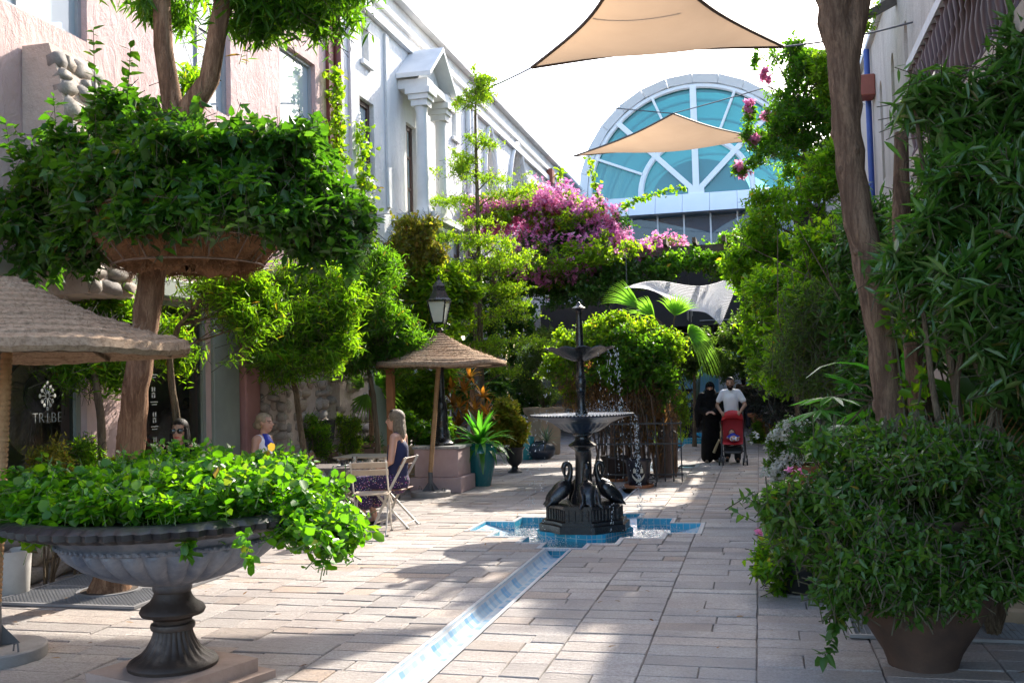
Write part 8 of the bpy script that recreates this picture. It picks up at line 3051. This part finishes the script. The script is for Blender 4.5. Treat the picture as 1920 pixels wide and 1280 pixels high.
# woman in navy, seen from her right side, faces -x
wn_, J, L, M_ = seated('woman in navy sleeveless top and purple print skirt seated in profile', (NX, NY, 0), PI, M_SK1, turn=.05, wrL=V(.20, .04, .66), wrR=V(.22, -.05, .66), lean=-.02)
long_hair(wn_, J, L, M_, M_HGREY, .10, width=1.05)
cloth([(J['pel'] + V(0, 0, .04), J['chest'], .135, .128), (J['chest'], J['shL'].lerp(J['shR'], .28) + V(0, 0, -.04), .122, .062), (J['chest'], J['shR'].lerp(J['shL'], .28) + V(0, 0, -.04), .122, .062),
       (J['shL'].lerp(J['shR'], .16) + V(0, 0, -.06), J['shL'].lerp(J['shR'], .2) + V(0, 0, .02), .055, .05), (J['shR'].lerp(J['shL'], .16) + V(0, 0, -.06), J['shR'].lerp(J['shL'], .2) + V(0, 0, .02), .055, .05)], .012, M_NAVY, 'top', wn_)
cloth([(J['pel'] + V(0, 0, -.02), J['pel'] + V(.02, 0, -.01), .155, .155), (J['hipL'], J['knL'] + V(.03, 0, 0), .12, .095), (J['hipR'], J['knR'] + V(.03, 0, 0), .12, .095), (J['hipL'].lerp(J['hipR'], .5), J['knL'].lerp(J['knR'], .5), .12, .09),
       (J['knL'], J['anL'] + V(-.02, 0, .22), .10, .10), (J['knR'], J['anR'] + V(-.02, 0, .22), .10, .10)], .013, M_PRINT, 'skirt', wn_)
for q in 'LR':
    cloth([(J['an' + q] + V(-.03, 0, -.045), J['to' + q] + V(.01, 0, 0), .04, .03)], .010, M_SHOE, 'shoe', wn_, 2)
sgl = MB()
for s in (-1, 1):
    sgl.ell(L(.030, s * .034, .118), (.026, .026, .012), M_ @ Matrix.Rotation(.5, 3, 'Y'), 12, 8)
sgl.build('sunglasses', M_EYE, wn_, local=True, smooth=True)

# blonde woman opposite, faces +x
bl_, J, L, M_ = seated('blonde woman in white and royal blue sleeveless top seated in profile', (BLX, BLY, 0), 0, M_SK1, turn=-.05, wrL=V(.28, .10, .74), wrR=V(.28, -.09, .74))
e = [(L(-.022, 0, .040), (.104, .086, .092), M_), (L(-.075, 0, -.015), (.06, .075, .075), M_), (L(-.12, 0, -.03), (.045, .05, .05), M_)]
Mi = M_.inverted(); Hh = J['head'].copy()
shell(e, .010, M_HBLONDE, 'hair', bl_, lambda p: (Mi @ (p - Hh)).x > .050 and (Mi @ (p - Hh)).z < .064)
cloth([(J['pel'] + V(0, 0, .04), J['chest'], .135, .128), (J['chest'], J['shL'].lerp(J['shR'], .2), .122, .066), (J['chest'], J['shR'].lerp(J['shL'], .2), .122, .066)], .012, M_WHITEC, 'top', bl_)
cloth([(J['chest'] + V(.03, 0, .08), J['head'] + V(-.02, 0, -.165), .105, .066)], .012, M_ROYAL, 'collar', bl_)
cloth([(J['hipL'], J['knL'], .105, .078), (J['hipR'], J['knR'], .105, .078), (J['pel'], J['pel'] + V(0, 0, .03), .145, .14), (J['knL'], J['anL'], .072, .055), (J['knR'], J['anR'], .072, .055)], .013, M_TROUS, 'trousers', bl_)
ear = MB()
ear.ell(L(.0, -.086, -.045), (.008, .006, .012), None, 8, 6)
ear.build('earring', basic('gold', (.6, .42, .12), .25, metal=.9), bl_, local=True)

# woman in sunglasses, faces the camera
sg_, J, L, M_ = seated('dark-haired woman in black sunglasses and red lipstick behind the urn', (SGX, SGY, 0), -PI / 2 + .28, M_SK3, turn=.0, wrR=V(.25, -.14, 1.05), lean=.06,
                       hands={'L': (V(.4, -.7, -.1), V(0, -.2, -1), .5), 'R': (V(.15, .1, 1), V(0, .9, 0), .5)})
long_hair(sg_, J, L, M_, M_HBLACK, .34, width=1.06)
for s in (-1, 1):
    shell([(L(.012, s * .076, -.07), (.030, .022, .12), M_), (L(.03, s * .085, -.22), (.032, .03, .12), M_)], .010, M_HBLACK, 'hair_lock', sg_)
cloth([(J['pel'] + V(0, 0, .02), J['chest'], .138, .13), (J['chest'], J['shL'], .122, .066), (J['chest'], J['shR'], .122, .066), (J['shL'], J['elL'], .062, .05), (J['shR'], J['elR'], .062, .05)], .012, M_BLACKC, 'blouse', sg_)
cloth([(J['hipL'], J['knL'], .105, .078), (J['hipR'], J['knR'], .105, .078), (J['pel'], J['pel'] + V(0, 0, .03), .145, .14), (J['knL'], J['anL'], .072, .055), (J['knR'], J['anR'], .072, .055)], .013, M_BLACKC, 'trousers', sg_)
gls = MB()
for s in (-1, 1):
    gls.ell(L(.100, s * .036, .004), (.010, .033, .027), M_, 14, 10)
    gls.bar(L(.09, s * .068, .012), L(-.01, s * .082, .012), .006, .008)
gls.bar(L(.105, -.012, .012), L(.105, .012, .012), .006, .008)
gls.build('sunglasses', basic('black_lens', (0.01, 0.01, 0.012), .08, spec=.8), sg_, local=True, smooth=True)

# ---------------------------------------------------------------- man pushing the stroller (faces -y: towards the camera)
mg = G(1374, 866)
MX, MY = float(mg[0]), float(mg[1])
man = thing('person', 'bearded man in white polo shirt pushing the red stroller', 'person', (MX, MY, 0), -PI / 2)
J = dict(pel=V(0, 0, .92), chest=V(0, 0, 1.24), head=V(.02, 0, 1.555), shL=V(-.01, .175, 1.375), shR=V(-.01, -.175, 1.375), elL=V(.05, .275, 1.13), elR=V(.05, -.275, 1.13), wrL=V(.27, .18, 1.0), wrR=V(.27, -.18, 1.0),
         hipL=V(0, .095, .88), hipR=V(0, -.095, .88), knL=V(.10, .10, .48), knR=V(.0, -.10, .48), anL=V(.06, .10, .085), anR=V(-.16, -.10, .12), toL=V(.22, .11, .03), toR=V(-.02, -.11, .03))
f = V(1, .0, -.02)
me, L = body_mesh(J, .011, hands={'L': (V(.9, -.25, -.1), V(0, 0, -1), .8), 'R': (V(.9, .25, -.1), V(0, 0, -1), .8)}, head=(f, V(0, 0, 1)), female=False)
me.materials.append(M_SK2)
M_ = face_basis(f, V(0, 0, 1))
paint_face(me, L, M_.inverted(), J['head'], basic('pale_lips', (0.40, 0.16, 0.13), .5), M_EYE)
link('body', me, None, man, local=True)
Mi = M_.inverted(); Hm = J['head'].copy()
shell([(L(-.020, 0, .046), (.104, .084, .090), M_), (L(-.01, 0, .10), (.075, .06, .04), M_)], .009, M_HBLACK, 'hair', man, lambda p: ((Mi @ (p - Hm)).x > .035 and (Mi @ (p - Hm)).z < .075) or (Mi @ (p - Hm)).z < -.03)
shell([(L(.030, 0, -.040), (.072, .068, .084), M_), (L(.05, 0, -.095), (.044, .044, .036), M_)], .008, M_HBLACK, 'beard', man, lambda p: (Mi @ (p - Hm)).z > -.030 and abs((Mi @ (p - Hm)).y) < .052 or (Mi @ (p - Hm)).z > .01 or (Mi @ (p - Hm)).x < .005 or (abs((Mi @ (p - Hm)).y) < .022 and -.066 < (Mi @ (p - Hm)).z < -.050))
cloth([(J['pel'] + V(0, 0, -.04), J['pel'] + V(0, 0, .06), .158, .15), (J['pel'], J['chest'], .152, .15), (J['chest'], J['shL'].lerp(J['shR'], .2) + V(0, 0, -.01), .135, .078), (J['chest'], J['shR'].lerp(J['shL'], .2) + V(0, 0, -.01), .135, .078), (J['shL'].lerp(J['shR'], .1), J['shR'].lerp(J['shL'], .1), .073, .073),
       (J['shL'] + V(0, -.02, -.01), J['shL'].lerp(J['elL'], .62), .072, .066), (J['shR'] + V(0, .02, -.01), J['shR'].lerp(J['elR'], .62), .072, .066), ((J['shL'] + J['shR']) / 2 + V(0, 0, .02), (J['shL'] + J['shR']) / 2 + V(0, 0, .055), .075, .064)], .012, M_WHITEC, 'polo_shirt', man)
cloth([(J['pel'], J['hipL'], .13, .105), (J['pel'], J['hipR'], .13, .105), (J['hipL'], J['knL'], .108, .082), (J['hipR'], J['knR'], .108, .082), (J['knL'], J['anL'], .078, .066), (J['knR'], J['anR'], .078, .066)], .013, M_TROUS, 'trousers', man)
for q in 'LR':
    cloth([(J['an' + q] + V(-.04, 0, -.045), J['to' + q] + V(.01, 0, 0), .044, .034)], .010, M_SHOE, 'shoe', man, 2)

# ---------------------------------------------------------------- woman in black abaya and niqab
ag = G(1336, 866)
ab = thing('person', 'woman in long black abaya and face veil carrying a beige bag', 'person', (float(ag[0]), float(ag[1]), 0), -PI / 2)
J = dict(pel=V(0, 0, .86), chest=V(0, 0, 1.16), head=V(.02, 0, 1.47), shL=V(-.01, .165, 1.31), shR=V(-.01, -.165, 1.31), elL=V(.02, .24, 1.06), elR=V(.02, -.24, 1.06), wrL=V(.22, .04, 1.0), wrR=V(.21, -.03, 1.0),
         hipL=V(0, .09, .82), hipR=V(0, -.09, .82), knL=V(.03, .09, .45), knR=V(.1, -.09, .46), anL=V(-.12, .09, .1), anR=V(.08, -.09, .08), toL=V(.0, .1, .03), toR=V(.22, -.1, .03))
me, L = body_mesh(J, .012, hands={'L': (V(.5, -.6, 0), V(-.3, 0, -1), .5), 'R': (V(.5, .6, 0), V(-.3, 0, -1), .5)}, head=(V(1, 0, 0), V(0, 0, 1)))
me.materials.append(M_SK1)
M_ = face_basis(V(1, 0, 0), V(0, 0, 1))
paint_face(me, L, M_.inverted(), J['head'], M_SK1, M_EYE)
link('body', me, None, ab, local=True)
Mi = M_.inverted(); Ha = J['head'].copy()
def veil_cut(p):
    q = Mi @ (p - Ha)
    return q.x > .04 and -.012 < q.z < .022 and abs(q.y) < .056
shell([(L(-.012, 0, .03), (.116, .096, .112), M_), (L(.022, 0, -.045), (.090, .082, .10), M_), (L(.01, 0, -.16), (.10, .12, .12), M_), (L(-.03, 0, -.1), (.1, .12, .13), M_)], .011, M_BLACKC, 'veil', ab, veil_cut)
cloth([(J['chest'], J['shL'], .15, .085), (J['chest'], J['shR'], .15, .085), (J['chest'], J['pel'], .155, .175), (J['pel'], V(0, .05, .45), .175, .15), (J['pel'], V(.05, -.05, .45), .175, .15), (V(.0, .06, .45), V(-.06, .09, .14), .15, .125), (V(.05, -.06, .45), V(.09, -.09, .12), .15, .13), (V(0, 0, .6), V(-.1, 0, .2), .14, .10),
       (J['shL'], J['elL'], .09, .085), (J['shR'], J['elR'], .09, .085), (J['elL'], J['wrL'] + V(-.03, .03, .0), .072, .06), (J['elR'], J['wrR'] + V(-.03, -.03, 0), .072, .06), (J['elL'], V(-.02, .27, .72), .09, .04), (J['elR'], V(-.02, -.27, .72), .09, .04)], .014, M_BLACKC, 'abaya', ab, 3)
for q in 'LR':
    cloth([(J['an' + q] + V(-.03, 0, -.045), J['to' + q] + V(.01, 0, 0), .042, .032)], .010, basic('tan_shoe', (.30, .22, .15), .6), 'shoe', ab, 2)
bgp = Vector((float(ag[0]) + .24, float(ag[1]) - .18, .36))
bag = thing('handbag', 'beige handbag hanging from the arm of the woman in black', 'handbag', bgp)
hbm = MB()
hbm.bbox(-.07, .13, -.06, .06, 0, .28, .03)
hbm.build('pouch', basic('beige_leather', (.40, .31, .19), .6, (.34, .26, .16), 8), bag, local=True, smooth=True)
MB().tube([(-.04, 0, .27), (-.01, .02, .5), (.0, .05, .66), (.06, .02, .5), (.11, 0, .27)], .010, 6).build('strap', MATS['beige_leather'], bag, local=True, smooth=True)
MB().tube([(-.08, -.03, .1), (-.14, -.02, -.02), (-.2, 0, -.16)], [.02, .025, .03], 8).build('scarf', MATS['beige_leather'], bag, local=True)

# ---------------------------------------------------------------- stroller with baby
st = thing('stroller', 'bright red folding stroller with black frame and double wheels', 'stroller', (MX + .03, MY - .42, 0))
M_RED = basic('red_nylon', (0.50, 0.010, 0.018), .6, (0.42, 0.008, 0.015), 6, .3, 20)
M_FR = basic('dark_frame', (0.03, 0.03, 0.033), .35)
for s in (-1, 1):
    MB().tube([(s * .20, .44, 1.0), (s * .20, .30, .92), (s * .215, -.32, .10)], .012, 8).build('frame_tube', M_FR, st, local=True)
    MB().tube([(s * .225, -.02, .52), (s * .235, .30, .09)], .012, 8).build('frame_tube', M_FR, st, local=True)
    MB().tube([(s * .20, .44, 1.0), (s * .19, .50, .99)], .018, 8).build('handle', M_BLKPOT, st, local=True)
    for (yy, dx) in ((-.34, .035), (.31, .03)):
        for q in (-1, 1):
            wme = MB()
            wme.tube([(s * .225 + q * dx - .012, yy, .075), (s * .225 + q * dx + .012, yy, .075)], .075, 18)
            wo_ = wme.build('wheel', M_BLKPOT, st, local=True, smooth=True)
            MB().tube([(s * .225 + q * dx - .014, yy, .075), (s * .225 + q * dx + .014, yy, .075)], .035, 12).build('hub', M_ALU, wo_, local=True)
    MB().tube([(s * .225 - .05, -.34, .075), (s * .225 + .05, -.34, .075)], .008, 6).build('axle', M_FR, st, local=True)
MB().tube([(-.21, -.20, .26), (.21, -.20, .26)], .011, 6).build('cross_bar', M_FR, st, local=True)
# seat and back: curved sheets, thick
def slab(pts, hw, th, name, mat, parent):
    m_ = MB()
    n_ = len(pts)
    vs, fs = [], []
    for i, (y, z) in enumerate(pts):
        for xx in (-hw, -hw * .5, 0, hw * .5, hw):
            b_ = .02 * (1 - (xx / hw) ** 2)
            vs.append((xx, y + b_, z - b_ * .5))
        for xx in (hw, hw * .5, 0, -hw * .5, -hw):
            b_ = .02 * (1 - (xx / hw) ** 2)
            vs.append((xx, y + b_ + th, z - b_ * .5 - th * .4))
    for i in range(n_ - 1):
        for k in range(10):
            k2 = (k + 1) % 10
            fs.append((i * 10 + k, i * 10 + k2, (i + 1) * 10 + k2, (i + 1) * 10 + k))
    fs += [tuple(range(9, -1, -1)), tuple((n_ - 1) * 10 + k for k in range(10))]
    m_.add(vs, fs)
    return m_.build(name, mat, parent, local=True, smooth=True)
slab([(-.22, .40), (-.15, .44), (.0, .42), (.08, .46)], .19, .03, 'seat', M_RED, st)
slab([(.08, .46), (.14, .62), (.20, .80), (.24, .94)], .19, .03, 'backrest', M_RED, st)
hd_ = MB()
vs, fs = [], []
for i in range(9):
    a = PI * (.04 + .62 * i / 8)
    for k in range(9):
        b = PI * k / 8
        rx, ry = .215, .26
        vs.append((rx * math.cos(b), .22 - ry * math.sin(a) * .8 * math.sin(b) ** .5 if i else .22, .78 + .26 * math.sin(b) ** .6 * math.cos(a * .55)))
for i in range(8):
    for k in range(8):
        fs.append((i * 9 + k, i * 9 + k + 1, (i + 1) * 9 + k + 1, (i + 1) * 9 + k))
hd_.add(vs, fs)
hd_.build('hood', M_RED, st, local=True, smooth=True)
for s in (-1, 1):
    MB().add([(s * .19, -.22, .41), (s * .195, .08, .47), (s * .20, .22, .88), (s * .21, .02, .80), (s * .205, -.05, .60)], [(0, 1, 2, 3, 4)]).build('side_panel', M_RED, st, local=True, recalc=False)
MB().bbox(-.18, .18, -.05, .28, .20, .34, .03).build('basket', basic('black_mesh_bag', (.012, .012, .014), .8), st, local=True)
MB().bbox(-.15, .15, -.33, -.29, .22, .26, .01).build('footrest', M_FR, st, local=True)
baby = thing('person', 'baby in blue and white clothes lying in the red stroller', 'person', (MX + .03, MY - .46, .46))
bm_ = MB()
bm_.ell((-.02, .10, .13), (.062, .066, .07), None, 14, 10)
cap(bm_, (0, .06, .07), (.02, -.08, .04), .07, .065)
cap(bm_, (.05, .03, .08), (.12, -.06, .06), .026, .02)
cap(bm_, (-.06, .03, .08), (-.1, -.06, .05), .026, .02)
cap(bm_, (.05, -.08, .04), (.09, -.2, .03), .035, .025)
cap(bm_, (-.02, -.08, .04), (-.02, -.2, .03), .035, .025)
cap(bm_, (.09, -.2, .03), (.09, -.21, .06), .022, .02)
cap(bm_, (-.02, -.2, .03), (-.02, -.21, .06), .022, .02)
me = remesh(bm_, .009, 2)
me.materials.append(M_SK1)
link('body', me, None, baby, local=True)
cloth([(V(0, .06, .07), V(.02, -.06, .04), .078, .074), (V(.05, .03, .08), V(.11, -.04, .065), .034, .030), (V(-.06, .03, .08), V(-.095, -.04, .055), .034, .03)], .010, M_ROYAL, 'romper', baby, 2)
cloth([(V(.05, -.09, .04), V(.09, -.19, .03), .042, .034), (V(-.02, -.09, .04), V(-.02, -.19, .03), .042, .034)], .010, M_WHITEC, 'leggings', baby, 2)
shell([(V(-.02, .118, .150), (.066, .066, .062), None)], .010, M_HBLACK, 'hair', baby, lambda p: p.y < .10)

# ---------------------------------------------------------------- distant person and the man inside the shop
dgp = PY(1396, 760, 33.0)
dp = thing('person', 'distant person in dark clothes and pale bag strolling behind the couple', 'person', (float(dgp[0]), 33.0, 0), PI / 2)
J = dict(pel=V(0, 0, .92), chest=V(0, 0, 1.24), head=V(.02, 0, 1.56), shL=V(0, .18, 1.4), shR=V(0, -.18, 1.4), elL=V(.02, .25, 1.12), elR=V(.02, -.25, 1.12), wrL=V(.12, .24, .88), wrR=V(.08, -.24, .88), hipL=V(0, .09, .88), hipR=V(0, -.09, .88),
         knL=V(.1, .1, .48), knR=V(0, -.1, .48), anL=V(.05, .1, .09), anR=V(-.15, -.1, .11), toL=V(.2, .1, .03), toR=V(0, -.1, .03))
me, L = body_mesh(J, .016, hands={'L': (V(.2, 0, -1), V(0, -1, 0), .3), 'R': (V(.2, 0, -1), V(0, 1, 0), .3)}, head=(V(1, 0, 0), V(0, 0, 1)))
me.materials.append(M_SK2)
link('body', me, None, dp, local=True)
cloth([(J['pel'], J['chest'], .15, .14), (J['chest'], J['shL'], .13, .08), (J['chest'], J['shR'], .13, .08), (J['shL'], J['elL'], .07, .06), (J['shR'], J['elR'], .07, .06)], .016, basic('tan_shirt', (.16, .12, .08), .8), 'shirt', dp)
cloth([(J['hipL'], J['knL'], .11, .085), (J['hipR'], J['knR'], .11, .085), (J['knL'], J['anL'], .08, .07), (J['knR'], J['anR'], .08, .07), (J['pel'], J['hipL'], .13, .11)], .016, M_TROUS, 'trousers', dp)
M_ = face_basis(V(1, 0, 0), V(0, 0, 1)); Hd = J['head'].copy()
shell([(L(-.02, 0, .04), (.105, .086, .092), M_), (L(-.06, 0, -.03), (.06, .08, .09), M_)], .012, M_HBLACK, 'hair', dp, lambda p: (p - Hd).x > .05 and (p - Hd).z < .06)

sp0 = PX(318, 800, XL - .85)
sm = thing('person', 'man in white shirt bending over goods inside the second shop', 'person', (float(sp0[0]), float(sp0[1]) - .15, .05), PI / 2 - .3)
J = dict(pel=V(-.1, 0, .93), chest=V(.12, 0, 1.22), head=V(.42, 0, 1.42), shL=V(.22, .18, 1.33), shR=V(.22, -.18, 1.33), elL=V(.38, .23, 1.08), elR=V(.38, -.23, 1.08), wrL=V(.52, .14, .92), wrR=V(.54, -.12, .92), hipL=V(-.1, .09, .9), hipR=V(-.1, -.09, .9),
         knL=V(-.04, .1, .5), knR=V(-.06, -.1, .5), anL=V(-.1, .1, .09), anR=V(-.12, -.1, .09), toL=V(.05, .1, .03), toR=V(.05, -.1, .03))
me, L = body_mesh(J, .012, hands={'L': (V(.7, -.2, -.5), V(0, 0, -1), .4), 'R': (V(.7, .2, -.5), V(0, 0, -1), .4)}, head=(V(.8, 0, -.6), V(0, 0, 1)), female=False)
me.materials.append(M_SK2)
link('body', me, None, sm, local=True)
cloth([(J['pel'] + V(-.03, 0, -.1), J['pel'], .165, .16), (J['pel'], J['chest'], .16, .16), (J['chest'], J['shL'], .14, .085), (J['chest'], J['shR'], .14, .085), (J['shL'], J['elL'], .078, .066), (J['shR'], J['elR'], .078, .066), (J['elL'], J['wrL'], .062, .05), (J['elR'], J['wrR'], .062, .05)], .013, M_WHITEC, 'shirt', sm)
cloth([(J['pel'] + V(0, 0, -.06), J['hipL'], .13, .11), (J['hipL'], J['knL'], .11, .085), (J['hipR'], J['knR'], .11, .085), (J['knL'], J['anL'], .08, .07), (J['knR'], J['anR'], .08, .07)], .013, M_TROUS, 'trousers', sm)
M_ = face_basis(V(.8, 0, -.6), V(0, 0, 1)); Hs = J['head'].copy(); Ms = M_.inverted()
shell([(L(-.02, 0, .045), (.104, .086, .092), M_)], .011, M_HBLACK, 'hair', sm, lambda p: (Ms @ (p - Hs)).x > .045 and (Ms @ (p - Hs)).z < .07)
